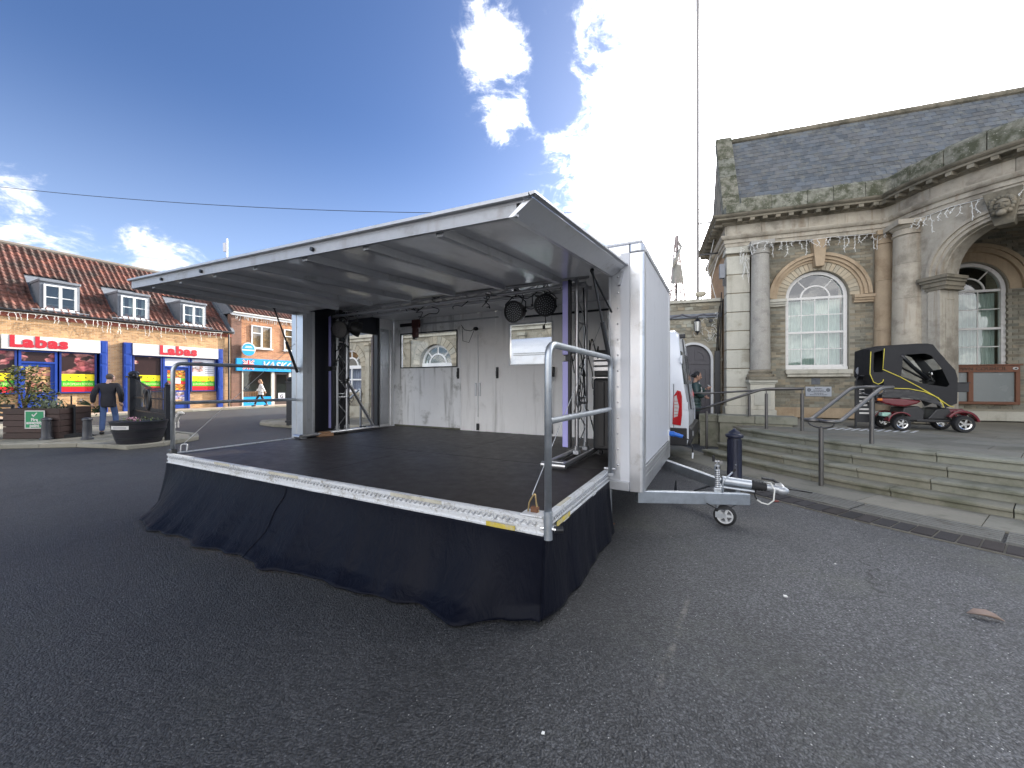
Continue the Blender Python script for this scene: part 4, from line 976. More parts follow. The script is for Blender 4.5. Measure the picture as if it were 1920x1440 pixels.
MB().add(cbox(-.010, 1.003, .995, 1.018, .0665, .085, 10).v, cbox(0, 1, 0, 1, 0, 1, 10).f).build('canopy_lip', ALU_DULL, tr)
def side_beam(u, w):
    mb = MB(); vs = []
    for i in range(9):
        v = i / 8 * .984; a = can(u, v); vs += [a + Vector((-w, 0, -.015)), a + Vector((w * .2, 0, -.015)), a + Vector((w, 0, .05)), a + Vector((-w, 0, .05))]
    return mb.add(vs, [(4 * i + k, 4 * i + 4 + k, 4 * i + 4 + (k + 1) % 4, 4 * i + (k + 1) % 4) for i in range(8) for k in range(4)] + [(0, 1, 2, 3), (35, 34, 33, 32)])
sf = MB(); vs = []
for i in range(9):
    v = i / 8 * 1.0; a = can(-.012, v, .0655); b = can(.012, v, -.015); vs += [b, b + Vector((-.03, 0, 0)), a + Vector((-.05, 0, 0)), a]
sf.add(vs, [(4 * i + k, 4 * i + 4 + k, 4 * i + 4 + (k + 1) % 4, 4 * i + (k + 1) % 4) for i in range(8) for k in range(4)] + [(0, 1, 2, 3), (35, 34, 33, 32)]).build('canopy_fascia', ALU, tr)
side_beam(.996, .04).build('canopy_fascia', ALU_DULL, tr)
lip = MB(); vs = []
for i in range(9):
    v = i / 8 * 1.018; a = can(-.012, v, .0665); vs += [a, a + Vector((.028, 0, .006)), a + Vector((.028, 0, .02)), a + Vector((-.01, 0, .02))]
lip.add(vs, [(4 * i + k, 4 * i + 4 + k, 4 * i + 4 + (k + 1) % 4, 4 * i + (k + 1) % 4) for i in range(8) for k in range(4)] + [(0, 1, 2, 3), (35, 34, 33, 32)]).build('canopy_lip', ALU_DULL, tr)
for u in (.12, .25, .385, .52, .655, .79, .915):
    rb = MB(); vs = []
    for i in range(9):
        a = can(u, .02 + i / 8 * .955, .0215); vs += [a + Vector((-.034, 0, 0)), a + Vector((-.026, 0, -.055)), a + Vector((.026, 0, -.055)), a + Vector((.034, 0, 0))]
    rb.add(vs, [(4 * i + k, 4 * i + 4 + k, 4 * i + 4 + (k + 1) % 4, 4 * i + (k + 1) % 4) for i in range(8) for k in range(4)] + [(0, 1, 2, 3), (35, 34, 33, 32)]).build('canopy_rib', ALU_DULL, tr)
bm_ = MB().cyl((0, -.02, 0), (0, .0, 0), .016, n=8).mesh('bolt', BLACK)
for u in (.35, .68, .845): put(bm_, 'bolt', ff, can(u, 1.0, .02))
# gas struts and stay wires
def strut(a, b, name='gas_strut'):
    a, b = Vector(a), Vector(b); m = a.lerp(b, .52)
    MB().cyl(a, m, .011, n=10).cyl(m, b, .021, n=12).ball(a, .02, 8, 6).ball(b, .024, 8, 6).build(name, BLACK, tr, auto=45)
strut(can(.035, .14, .01), (.03, 1.60, 1.66)); strut(can(.975, .20, .01), (-4.90, 1.60, 1.70))
MB().tube([can(.035, .16, 0), (.03, 1.66, 2.2), (.01, 1.70, 1.75)], .010, 6).build('strut_arm', BLACK, tr)
def wire(name, a, b, r, m, parent, sag=0.0, n=10):
    a, b = Vector(a), Vector(b); pts = [a.lerp(b, i / n) + Vector((0, 0, -4 * sag * (i / n) * (1 - i / n))) for i in range(n + 1)]
    return MB().tube(pts, r, 5).build(name, m, parent, smooth=True)
wire('stay_wire', (-.11, .06, DZ + .12), (-.30, 2.6, 2.35), .0035, ALU_DULL, tr); wire('stay_wire', (-4.92, .12, DZ + .10), (-5.0, 1.8, 2.3), .0035, ALU_DULL, tr)
MB().tube(round_path([(-4.93, .10, DZ + .01), (-4.94, .11, DZ + .10), (-4.90, .16, DZ + .10), (-4.90, .15, DZ + .01)], .02), .008, 6).build('lashing_ring', ALU_DULL, tr)
# ------------------------------------------------ drawbar, coupling, jockey wheel, corner steadies
def beam(a, b, w, h, name, m=GALV, parent=tr):
    a, b = Vector(a), Vector(b); d = (b - a).normalized(); n = Vector((-d.y, d.x, 0)).normalized() * w / 2; up = Vector((0, 0, h / 2))
    vs = [p + sx * n + sz * up for p in (a, b) for sx, sz in ((-1, -1), (1, -1), (1, 1), (-1, 1))]
    return MB().add(vs, [(3, 2, 1, 0), (4, 5, 6, 7)] + [(i, (i + 1) % 4, 4 + (i + 1) % 4, 4 + i) for i in range(4)]).build(name, m, parent, bevel=.006)
nb = beam((.24, 1.78, .375), (1.245, 2.62, .268), .07, .12, 'drawbar_beam')
beam((.24, 3.60, .40), (1.16, 2.78, .31), .07, .12, 'drawbar_beam')
MB().prism([(.72, .0), (.76, 0), (.755, .14), (.745, .14)], 0, .004).build('strap', BLACK, nb, loc=(-.045, 2.135, .245), rot=(0, 0, radians(39.9)))
beam((.95, 2.66, .37), (1.30, 2.72, .345), .14, .02, 'coupling_plate')
cp = MB().cyl((1.00, 2.70, .425), (1.28, 2.74, .40), .048, .046, 14).build('coupling_housing', GALV, tr, auto=40)
MB().lathe([(.045, 0), (.055, .014), (.042, .028), (.055, .042), (.042, .056), (.053, .070), (.040, .084), (.05, .098), (.038, .112), (.046, .126), (.036, .14)], 14).build('rubber_gaiter', RUBBER, tr, smooth=True, loc=(1.285, 2.74, .398), rot=(radians(0), radians(96), radians(4)))
hd = MB().cyl((1.42, 2.755, .388), (1.53, 2.77, .372), .036, .042, 12).ball((1.56, 2.775, .362), (.07, .05, .045), 12, 8).box(1.50, 1.56, 2.75, 2.79, .39, .44).build('coupling_head', mat('cast_coupling', (.52, .54, .56), .45, .7, .3, 20, dirt=(.2, .2, .2), dirt_amt=.4, ds=15), tr, smooth=False, auto=50)
MB().tube([(1.55, 2.77, .425), (1.48, 2.765, .47), (1.38, 2.75, .48)], [.012, .016, .014], 8).build('coupling_handle', BLACK, hd)
MB().tube([(1.60, 2.77, .35), (1.585, 2.78, .39), (1.555, 2.78, .425)], .012, 7).build('coupling_trigger', CHROME, hd)
MB().tube([(1.40, 2.74, .44), (1.46, 2.70, .445), (1.49, 2.68, .38), (1.48, 2.67, .27), (1.43, 2.66, .225), (1.37, 2.66, .235), (1.33, 2.67, .26)], .008, 7).build('breakaway_cable', mat('white_cable', (.66, .66, .62), .5), tr, smooth=True)
MB().tube([(1.33, 2.67, .26), (1.31, 2.69, .30), (1.32, 2.72, .34)], .008, 6).build('cable', CABLE, tr, smooth=True)
MB().tube([(.86, 2.2, .28), (.96, 2.3, .205), (1.05, 2.40, .19), (1.16, 2.52, .24)], .006, 6).build('cable', CABLE, tr, smooth=True)
JX, JY = .955, 2.43
jw = MB().cyl((JX, JY, .30), (JX, JY, .64), .024, n=16).build('jockey_tube', GALV, tr, auto=40)
for i in range(9): MB().lathe([(.0245, 0), (.027, .004), (.027, .012), (.0245, .016)], 14, (JX, JY, .40 + i * .021)).build('jockey_thread', CHROME, jw)
MB().lathe([(.032, 0), (.032, .03)], 12, (JX, JY, .60)).cyl((JX, JY, .64), (JX, JY, .68), .012, n=8).tube([(JX - .035, JY, .675), (JX + .03, JY, .68)], .006, 6).box(JX + .02, JX + .05, JY - .01, JY + .01, .655, .685).build('jockey_crank', CHROME, jw)
MB().cyl((JX - .035, JY, .675), (JX - .037, JY, .735), .014, n=8).build('crank_grip', RUBBER, jw)
MB().box(JX - .035, JX + .04, JY - .035, JY + .035, .29, .40).build('jockey_clamp', GALV, jw, bevel=.008)
MB().tube(round_path([(JX + .05, JY + .01, .35), (JX + .05, JY + .01, .47), (JX + .15, JY + .05, .575)], .05), .008, 8).build('brake_lever', GALV, tr, smooth=True)
MB().cyl((JX + .145, JY + .048, .57), (JX + .17, JY + .058, .597), .011, n=8).build('lever_grip', RUBBER, tr)
MB().cyl((JX, JY, .13), (JX, JY, .30), .017, n=10).box(JX - .02, JX + .08, JY - .040, JY - .034, .095, .135).box(JX - .02, JX + .08, JY + .034, JY + .040, .095, .135).box(JX - .02, JX + .02, JY - .03, JY + .03, .13, .15).build('jockey_fork', GALV, jw)
wl = MB().lathe([(.078, -.026), (.098, -.024), (.108, -.012), (.110, 0), (.108, .012), (.098, .024), (.078, .026), (.078, -.026)], 28, caps=False).build('jockey_wheel', RUBBER, tr, auto=50, loc=(JX + .07, JY, .112), rot=(radians(90), 0, 0))
rim = MB().lathe([(.066, -.024), (.079, -.026), (.079, .026), (.066, .024), (.066, -.024)], 24, caps=False).lathe([(.008, -.03), (.024, -.028), (.024, .028), (.008, .03)], 14)
for k in range(5):
    a = 2 * pi * k / 5; rim.box(.02, .07, -.011, .011, -.018, .018, Matrix.Rotation(a, 4, 'Z'))
rim.build('wheel_rim', mat('white_wheel_rim', (.50, .51, .52), .5, 0, .12), wl)
for x, y in ((-.02, 1.70), (-5.0, 1.72), (-.05, 3.7), (-5.0, 3.7)):
    jk = MB().box(x - .03, x + .03, y - .03, y + .03, .14, .50).build('corner_steady', GALV, tr, bevel=.004)
    MB().cyl((x, y, .01), (x, y, .14), .011, n=8).box(x - .05, x + .05, y - .03, y + .03, .0, .012).tube([(x - .06, y - .02, .075), (x + .06, y + .02, .085)], .007, 6).build('steady_screw', RUST, jk)
# wheels on the axle, deep in the shade under the floor
for x in (-2.2, -3.0):
    for y in (1.98, 3.55):
        t = MB().cyl((x, y - .09, .30), (x, y + .09, .30), .295, n=24).build('road_wheel', RUBBER, tr); MB().cyl((x, y - .095, .30), (x, y + .095, .30), .17, n=16).build('wheel_hub', GALV, t)

# ------------------------------------------------ skirt cloth
def cloth_mat():
    m = bpy.data.materials.new('navy_black_cloth'); m.use_nodes = True; T = NT(m.node_tree); T.n.clear()
    out = T.n.new('ShaderNodeOutputMaterial'); b = T.n.new('ShaderNodeBsdfPrincipled'); T.l.new(b.outputs[0], out.inputs[0])
    O = T.n.new('ShaderNodeTexCoord').outputs['Object']
    n = T.noise(O, 3, 5, .6); c = T.mix(n, (.0012, .0019, .006), (.0025, .0037, .010)); T.put(b.inputs['Base Color'], c)
    b.inputs['Roughness'].default_value = .52; b.inputs['Sheen Weight'].default_value = .02; b.inputs['Sheen Roughness'].default_value = .4; b.inputs['Specular IOR Level'].default_value = .12
    st = T.node('ShaderNodeMapping', Vector=O); st.inputs['Scale'].default_value = (1, 1, .35)
    h = T.math('ADD', T.math('MULTIPLY', T.noise(st.outputs[0], 9, 5, .6, dist=1.2), 1.0), T.math('MULTIPLY', T.noise(O, 420, 2, .5), .05))
    bn = T.node('ShaderNodeBump', Strength=.45, Distance=.03, Height=h); T.l.new(bn.outputs[0], b.inputs['Normal']); return m
CLOTH = cloth_mat()
def fold(s, seed=0):
    return (.5 * sin(s * 5.3 + seed) + .3 * sin(s * 9.7 + 1.3 + seed * 2) + .2 * sin(s * 17.1 + seed * 3))
# arc length s along front (0 at near corner, 5 at left corner); foot line offsets measured off the picture
def flare_front(s):
    pts = [(0, .0), (.22, .09), (.48, .25), (.77, .205), (1.26, .26), (2.33, .345), (3.3, .37), (4.25, .40), (4.6, .34), (5.0, .10)]
    for (a, x), (b, y) in zip(pts[:-1], pts[1:]):
        if a <= s <= b:
            t = (s - a) / (b - a); t = t * t * (3 - 2 * t); return x * (1 - t) + y * t
    return pts[-1][1]
sk = MB()
def front(u, v):
    s = 5.0 * u; d = flare_front(s); t = v
    amp = .006 + .030 * t ** 1.3
    y = -.018 - d * (t ** 1.5) - amp * (.35 + fold(s * 1.15, .4) * .8)
    z = (DZ - .118) * (1 - t) + .010 + .035 * t * max(0, 1 - s / .35) + .012 * max(0, fold(s * 2.2, 2.0)) * t
    ex = .0
    if t > .86:      # hem lying on the ground
        k = (t - .86) / .14; y -= .07 * k * (.5 + .5 * fold(s * 1.4, 3)); z = max(z, .012 + .006 * (1 + fold(s * 3, 1)))
    return (-s - ex + .012, y, z)
skf = sk.grid(front, 220, 34).build('stage_skirt', CLOTH, None, smooth=True, loc=SO, rot=(0, 0, -SA), solid=.004)
tag(skf, 'long navy black cloth skirt hanging along the front edge of the stage deck', 'cloth')
sk2 = MB()
def side(u, v):
    s = 1.60 * u; t = v; amp = .003 + .016 * t; w = min(1.0, u * 7)
    x = .012 + w * (amp * (.5 + fold(s * 1.7, 1.7)) + .035 * t * t + .01 * t)
    return (x, -.02 + s * (1.62 / 1.6) - .06 * t * (1 - u), (DZ - .118) * (1 - t) + .010 + .035 * t * max(0, 1 - s / .35) + .03 * t * u)
sks = sk2.grid(side, 70, 24).build('stage_skirt', CLOTH, None, smooth=True, loc=SO, rot=(0, 0, -SA), solid=.004)
tag(sks, 'short black cloth skirt hanging from the right side edge of the deck towards the trailer', 'cloth')
MB().tube([(-2.62 + .02 * sin(k), front(.52 + .001 * k, k / 12)[1] - .006, front(.52, k / 12)[2]) for k in range(13)], .004, 4).build('seam', CLOTH, skf)

# ------------------------------------------------ guard rails
def guard_rail(label, x, y0, y1, foot):
    t = thing('guard_rail', label, 'guard rail', S(x, 0, 0), -SA, 'guard rails on the stage deck')
    MB().tube(round_path([(0, y0, DZ - .10), (0, y0, 1.755), (0, y1, 1.755), (0, y1, DZ - .02)], .11, 7), .0235, 14).build('frame', GALV, t, smooth=True)
    MB().cyl((0, y0 + .02, 1.265), (0, y1 - .02, 1.255), .0215, n=14).build('mid_rail', GALV, t, auto=40)
    if foot:
        MB().cyl((0, y0, DZ - .125), (0, y0, DZ + .05), .0285, n=14).build('socket', GALV, t, auto=40)
        MB().cyl((.03, y0 + .03, DZ - .07), (.075, y0 + .06, DZ - .07), .022, n=12).build('clamp_knob', BLACK, t)
        MB().cyl((-.05, y0, DZ - .06), (.05, y0 + .01, DZ - .06), .010, n=8).build('bolt', CHROME, t)
        MB().cyl((-.06, y1, DZ + .02), (.05, y1, DZ + .02), .012, n=8).box(-.03, .03, y1 - .02, y1 + .05, DZ - .05, DZ - .02).build('hinge_pin', ALU_DULL, t)
    else: MB().box(-.035, .035, y0 - .035, y0 + .035, DZ - .02, DZ + .05).build('socket', STEEL_DARK, t, bevel=.01)
    return t
guard_rail('galvanised tube guard rail on the near right edge of the stage deck', .03, -.005, 1.575, True)
guard_rail('galvanised tube guard rail along the far left edge of the stage deck', -4.975, .04, 1.80, False)

# ------------------------------------------------ lighting towers, cross truss, battens, lamps
TRUSS = mat('truss_aluminium', (.52, .52, .53), .32, .9, .12, 8)
def ladder(mb, a, b, c, d, step, r):
    """zig-zag lacing between chords a-b and c-d"""
    a, b, c, d = map(Vector, (a, b, c, d)); n = max(2, int((b - a).length / step))
    for i in range(n):
        p = a.lerp(b, i / n) if i % 2 == 0 else c.lerp(d, i / n); q = c.lerp(d, (i + 1) / n) if i % 2 == 0 else a.lerp(b, (i + 1) / n); mb.cyl(p, q, r, n=6)
def tower(label, x, yf, yb, base, ztop):
    t = thing('lighting_tower', label, 'lighting stand', S(x, 0, DZ), -SA, 'aluminium lighting towers')
    for y in (yf, yb): MB().cyl((0, y, .03), (0, y, ztop), .025, n=14).lathe([(.030, 0), (.030, .03)], 12, (0, y, .62)).lathe([(.030, 0), (.030, .03)], 12, (0, y, 1.55)).build('chord', TRUSS, t, auto=40)
    mb = MB(); ladder(mb, (0, yf, .10), (0, yf, ztop), (0, yb, .10), (0, yb, ztop), .21, .008); mb.build('lacing', TRUSS, t)
    mb = MB()
    for z in (.62, .68, 1.58): mb.cyl((0, yf, z), (0, yb, z), .018 if z < .66 else .010, n=8)
    mb.build('rung', TRUSS, t)
    y0, y1, w = base; fr = MB()
    fr.tube([(-w, y1, .03), (-w, y0, .03)], .028, 12).tube([(w, y1, .03), (w, y0, .03)], .028, 12).cyl((-w - .03, y0 - .01, .03), (w + .03, y0 - .01, .03), .033, n=12).cyl((-w, y0 + .14, .03), (w, y0 + .14, .03), .022, n=10)
    fr.build('base_frame', TRUSS, t, auto=40)
    for y in (yf, yb): MB().box(-.035, .035, y - .045, y + .045, .03, .075).box(-.012, .012, y - .05, y + .05, .075, .13).build('foot_clamp', ALU_DULL, t, bevel=.006)
    return t
tw = tower('right lighting tower of laced aluminium tubes with tangled cables in front of the black cases', -.50, 2.13, 2.47, (1.42, 2.56, .10), 2.08)
tl = tower('left lighting tower of aluminium tubes standing by the black end wall', -4.86, 2.30, 2.50, (1.60, 3.18, .045), 2.05)
MB().cyl((0, 2.50, .93), (0, 3.10, .05), .026, n=12).build('brace', TRUSS, tl, auto=40)
for y in (1.75, 2.85): MB().box(-.05, .05, y - .03, y + .03, .045, .072).build('foot_clamp', BLACK, tl)
r = random.Random(4)
def tangle(t, x, y, zs, n, name='cable'):
    for k in range(n):
        z = r.uniform(*zs); p = [Vector((x + r.uniform(-.05, .05), y + r.uniform(-.10, .10), z))]
        for i in range(6): p.append(p[-1] + Vector((r.uniform(-.05, .05), r.uniform(-.09, .09), r.uniform(-.22, .12))))
        MB().tube(round_path(p, .05, 3), r.choice((.005, .006, .008)), 5).build(name, CABLE, t, smooth=True)
tangle(tw, .03, 2.3, (.6, 1.5), 9); tangle(tl, .03, 2.40, (.5, 1.9), 10)
MB().tube([(.03, 2.28, 2.0), (.05, 2.30, 1.5), (.04, 2.26, 1.1), (.05, 2.3, .7)], .008, 6).build('cable', CABLE, tw, smooth=True)
tr2 = thing('lighting_truss', 'horizontal laced aluminium truss slung across the stage under the canopy hinge', 'truss', S(0, 0, 0), -SA)
for y, z in ((2.20, 2.66), (2.44, 2.66), (2.32, 2.77)): MB().cyl((-4.9, y, z - .02), (-.42, y, z + .02), .024, n=12).build('chord', TRUSS, tr2, auto=40)
mb = MB()
ladder(mb, (-4.85, 2.20, 2.645), (-.45, 2.20, 2.68), (-4.85, 2.32, 2.75), (-.45, 2.32, 2.79), .2, .007); ladder(mb, (-4.85, 2.44, 2.645), (-.45, 2.44, 2.68), (-4.85, 2.32, 2.75), (-.45, 2.32, 2.79), .2, .007); ladder(mb, (-4.85, 2.20, 2.645), (-.45, 2.20, 2.68), (-4.85, 2.44, 2.645), (-.45, 2.44, 2.68), .25, .007)
mb.build('lacing', TRUSS, tr2)
for k in range(16):
    x = r.uniform(-4.6, -.7); z = 2.62; p = [Vector((x, r.uniform(2.18, 2.45), 2.66))]
    for i in range(5): p.append(p[-1] + Vector((r.uniform(-.16, .16), r.uniform(-.05, .05), r.uniform(-.07, .05))))
    MB().tube(round_path(p, .04, 3), .006, 5).build('cable', CABLE, tr2, smooth=True)
LILAC = mat('lilac_diffuser', (.40, .38, .74), .35, 0, .06, 2)
def batten(label, x, y, z0, z1, zsplit):
    t = thing('led_batten', label, 'stage light', S(x, y, 0), -SA, 'upright LED battens')
    for a, b in ((z0, zsplit - .03), (zsplit + .03, z1)):
        h = MB().box(.034, .062, -.03, .03, a, b).box(-.036, .0335, .012, .03, a, b).build('housing', BLACK, t, bevel=.003)
        MB().box(-.036, .033, -.026, .011, a + .01, b - .01).build('diffuser', LILAC, t, bevel=.006)
    MB().box(.0, .06, -.02, .05, zsplit - .028, zsplit + .028).box(.02, .10, .0, .04, zsplit + .05, zsplit + .10).build('clamp', BLACK, t)
    return t
batten('upright lilac LED batten strapped to the right tower beside the guard rail', -.60, 2.04, .76, 2.70, 1.80)
batten('upright lilac LED batten standing by the black end wall on the left', -4.88, 2.20, .74, 2.66, 1.76)
LENS = mat('grey_lens', (.40, .42, .44), .2, .3, .15, 20)
def par_can(label, x, y, z, yaw, tilt, rad=.145):
    t = thing('par_lamp', label, 'stage lamp', S(x, y, z), -SA + yaw, 'round stage lamps hung from the truss')
    M4 = Matrix.Rotation(tilt, 4, 'X')
    def tf(mb): return [M4 @ Vector(v) for v in mb.v]
    b = MB().lathe([(rad * .55, .16), (rad * .80, .12), (rad * .95, .05), (rad, .0), (rad, -.02), (rad * .93, -.022), (rad * .93, -.005), (0.001, -.005)], 24)
    R4 = Matrix.Rotation(radians(-90), 4, 'X')
    q = MB(); q.add([M4 @ (Matrix.Rotation(radians(-90), 4, 'X') @ Vector(v)) for v in b.v], b.f); q.build('housing', PLASTIC_BLK, t, auto=40)
    le = MB(); k = 0
    for ring, n in ((0, 1), (.028, 6), (.056, 12), (.084, 17), (.11, 22)):
        for i in range(n):
            a = 2 * pi * i / n + ring * 30; le.lathe([(.0085, -.002), (.007, .004), (.003, .007)], 6, (ring * cos(a) * rad / .145, ring * sin(a) * rad / .145, -.0))
    l2 = MB(); l2.add([M4 @ (Matrix.Rotation(radians(90), 4, 'X') @ Vector((v[0], v[1], v[2] + .004))) for v in le.v], le.f); l2.build('lens_array', LENS, t)
    MB().tube([(-rad - .012, .04, .0), (-rad - .015, .04, .12), (-.05, .05, .21), (.05, .05, .21), (rad + .015, .04, .12), (rad + .012, .04, 0)], .008, 6).ball((-rad - .015, .04, 0), .018, 8, 5).ball((rad + .015, .04, 0), .018, 8, 5).build('yoke', PLASTIC_BLK, t)
    MB().cyl((0, .05, .20), (0, .05, .30), .012, n=8).box(-.02, .02, .02, .08, .27, .33).build('hook_clamp', PLASTIC_BLK, t)
    MB().tube([(.05, .10, .10), (.09, .1, .2), (.06, .08, .28), (.0, .06, .33)], .006, 5).build('cable', CABLE, t, smooth=True)
    return t
par_can('round stage lamp with its lens grid facing front, left of the middle pair', -1.43, 2.32, 2.455, radians(-6), radians(8))
p = par_can('round stage lamp turned sideways, right of the pair beside the right tower', -.98, 2.32, 2.50, radians(42), radians(14))
MB().tube([(.03, .1, -.08), (.04, .1, -.2), (.02, .1, -.24)], .006, 5).box(.0, .03, .09, .11, -.29, -.24).build('trailing_lead', CABLE, p)
par_can('round stage lamp facing the front by the left tower against the black lining', -4.70, 2.22, 2.42, radians(20), radians(6))
par_can('dark stage lamp turned away over the left doorway', -4.55, 2.50, 2.44, radians(150), radians(16), .13)
fx = thing('floodlight', 'rust brown floodlight on a short arm high on the stage rear wall', 'stage lamp', S(-4.10, 3.45, 2.50), -SA)
MB().box(-.10, .08, -.03, .03, .06, .22).box(-.06, .02, -.06, .05, -.12, .06).build('housing', mat('brown_red_housing', (.07, .022, .02), .6, .2, .3, 15), fx, bevel=.012)
MB().box(-.40, -.10, -.02, .02, .10, .16).build('arm', BLACK, fx); MB().box(-.05, .0, -.05, .04, -.16, -.121).build('cable_gland', BLACK, fx)
# cases by the right wall
cs = thing('equipment_case', 'tall ribbed black equipment case standing by the right wall of the stage', 'case', S(-.17, 2.42, DZ), -SA)
MB().box(-.22, .26, -.02, .50, .05, .92).build('body', PLASTIC_BLK, cs, bevel=.03)
for x in (-.12, .02, .16): MB().box(x - .045, x + .045, -.034, -.0205, .10, .88).build('rib', PLASTIC_BLK, cs, bevel=.008)
for k in range(4): MB().box(-.236, -.2205, .05, .40, .14 + k * .19, .20 + k * .19).build('rib', PLASTIC_BLK, cs, bevel=.006)
for x in (-.15, .2): MB().cyl((x, .02, .025), (x + .04, .02, .025), .025, n=10).build('castor', RUBBER, cs)
c2 = thing('flight_case', 'black flight case with bright metal bands on top of the tall black case', 'case', S(-.17, 2.42, DZ + .922), -SA)
MB().box(-.21, .25, .0, .48, .012, .34).build('body', PLASTIC_BLK, c2, bevel=.02)
for z in (.085, .15, .215): MB().box(-.216, .256, -.014, -.0005, z, z + .052).box(-.222, -.2105, .01, .47, z, z + .052).build('metal_band', ALU, c2, bevel=.006)
MB().box(-.23, .26, -.02, .50, .0, .011).build('base_plate', ALU, c2)
bd = MB().box(-.13, .13, -.07, .07, 0, .05).box(-.10, .09, -.05, .06, .05, .075).build('cardboard_piece', mat('brown_cardboard', (.26, .15, .085), .9, 0, .2, 12), None, bevel=.01, loc=S(-4.80, 2.02, DZ - .011), rot=(0, 0, .5))
tag(bd, 'crumpled piece of brown cardboard on the deck at the foot of the black end wall', 'cardboard')
# portable stair rail seen through the doorway
sr = thing('stair_rail', 'bent tube stair rail outside the open end doorway of the trailer', 'handrail', S(-5.45, 3.0, 0), -SA)
MB().tube(round_path([(0, .32, .2), (0, .32, 1.42), (-.62, .26, .95), (-.62, .26, .1)], .06), .02, 10).build('rail', GALV, sr, smooth=True)
MB().box(-.62, .1, -.3, .34, .42, .46).box(-.9, -.4, -.3, .34, .2, .24).build('tread', ALU_DULL, sr); MB().box(-.62, -.58, -.3, -.26, 0, .42).box(.06, .1, -.3, -.26, 0, .42).box(-.62, -.58, .30, .34, 0, .42).box(.06, .1, .3, .34, 0, .42).build('frame', ALU_DULL, sr)
# ================================================================== LOW STONE ANNEX between hall and trailer (hall frame)
an = thing('stone_annex', 'low rubble stone building with an arched dark door beside the hall corner', 'building', HO, -HB)
RUBBLE = mat('rubble_stone', (.27, .25, .195), .9, 0, .35, 12, bump=.45, bs=30, rnd=.42, dirt=(.10, .09, .06), dirt_amt=.4, ds=5)
AX0, AX1, AY = -3.4, -.95, .60
DCX, DHW, DZS = -1.76, .50, 2.24
cols = [(AX0, 0), (DCX - DHW - .06, 0), (DCX - DHW - .0599, DZS)] + [(DCX - (DHW + .06) * cos(pi * i / 16), DZS + (DHW + .06) * sin(pi * i / 16)) for i in range(1, 16)] + [(DCX + DHW + .0599, DZS), (DCX + DHW + .06, 0), (AX1, 0)]
strip_wall(cols, 4.05, AY, AY + .4, flat).build('wall', MORTAR, an)
MB().box(AX0 - 3, AX0, AY, AY + 4, 0, 4.05).box(AX0, AX1 + .05, AY + .41, AY + 4, 3.7, 4.05).build('rear_block', mat('plain_rubble', (.24, .22, .17), .9, 0, .5, 6, bump=.6, bs=14), an)
r = random.Random(31); z = .05; cache = []
for k in range(8):
    w, h = r.uniform(.13, .24), .098; b = .012; j = lambda: r.uniform(-.012, .012)
    out = [(-w / 2 + j(), b), (-w / 2 + b * 2, 0), (w / 2 - b * 2, j() * .5), (w / 2 + j() * .5, b * 1.5), (w / 2 + j() * .5, h - b), (w / 2 - b * 2, h), (-w / 2 + b, h + j() * .5), (-w / 2, h - b)]
    cache.append((w, MB().prism(out, -.022, .01).mesh('rubble_stone', RUBBLE)))
while z < 3.94:
    x = -2.75 + r.uniform(-.15, 0)
    if 3.50 < z < 3.74: z += .108; continue
    while x < AX1 - .02:
        w, me = r.choice(cache); cxm = x + w / 2; dz = z + .05 - DZS
        hit = (z < DZS and abs(cxm - DCX) < DHW + .10 + w / 2) or (dz >= 0 and (cxm - DCX) ** 2 + dz ** 2 < (DHW + .11 + w * .35) ** 2)
        if not hit and cxm + w / 2 < AX1 + .03: put(me, 'rubble_stone', an, (cxm, AY + r.uniform(-.006, .008), z + r.uniform(-.008, .008)), (0, r.uniform(-.03, .03), 0), (1, 1, r.uniform(.88, 1.08)))
        x += w + .014
    z += .108
MB().box(AX0, AX1, AY - .09, AY + .45, 4.052, 4.15).build('coping', STONE_L, an, bevel=.01)
MB().box(AX0, AX1, AY - .07, AY + .02, 3.56, 3.70).build('lead_flashing', LEAD, an, bevel=.02)
MB().tube([(AX0 + i * .12, AY - .085, 3.64 + .03 * sin(i * 1.3) * (i % 3)) for i in range(20)], .022, 6).build('cable_run', mat('grey_cable', (.10, .10, .12), .6), an, smooth=True)
dsur = MB()
for i in range(20):
    a0, a1 = pi * i / 20, pi * (i + 1) / 20; dsur.prism([(DCX + q * cos(a), DZS + q * sin(a)) for q, a in ((DHW, a0), (DHW + .07, a0), (DHW + .07, a1), (DHW, a1))], AY - .03, AY + .2)
for sg in (-1, 1): dsur.box(*sorted((DCX + sg * DHW, DCX + sg * (DHW + .07))), AY - .03, AY + .2, .3, DZS)
dsur.build('door_surround', mat('pale_grey_paint', (.50, .51, .52), .6, 0, .1, 5), an)
DOOR = mat('dark_plum_door', (.035, .032, .042), .35, 0, .12, 5)
dr = MB().prism([(DCX - DHW + .005, .3), (DCX + DHW - .005, .3)] + [(DCX + (DHW - .005) * cos(pi * i / 20), DZS + (DHW - .005) * sin(pi * i / 20)) for i in range(21)], AY + .10, AY + .16).build('door', DOOR, an)
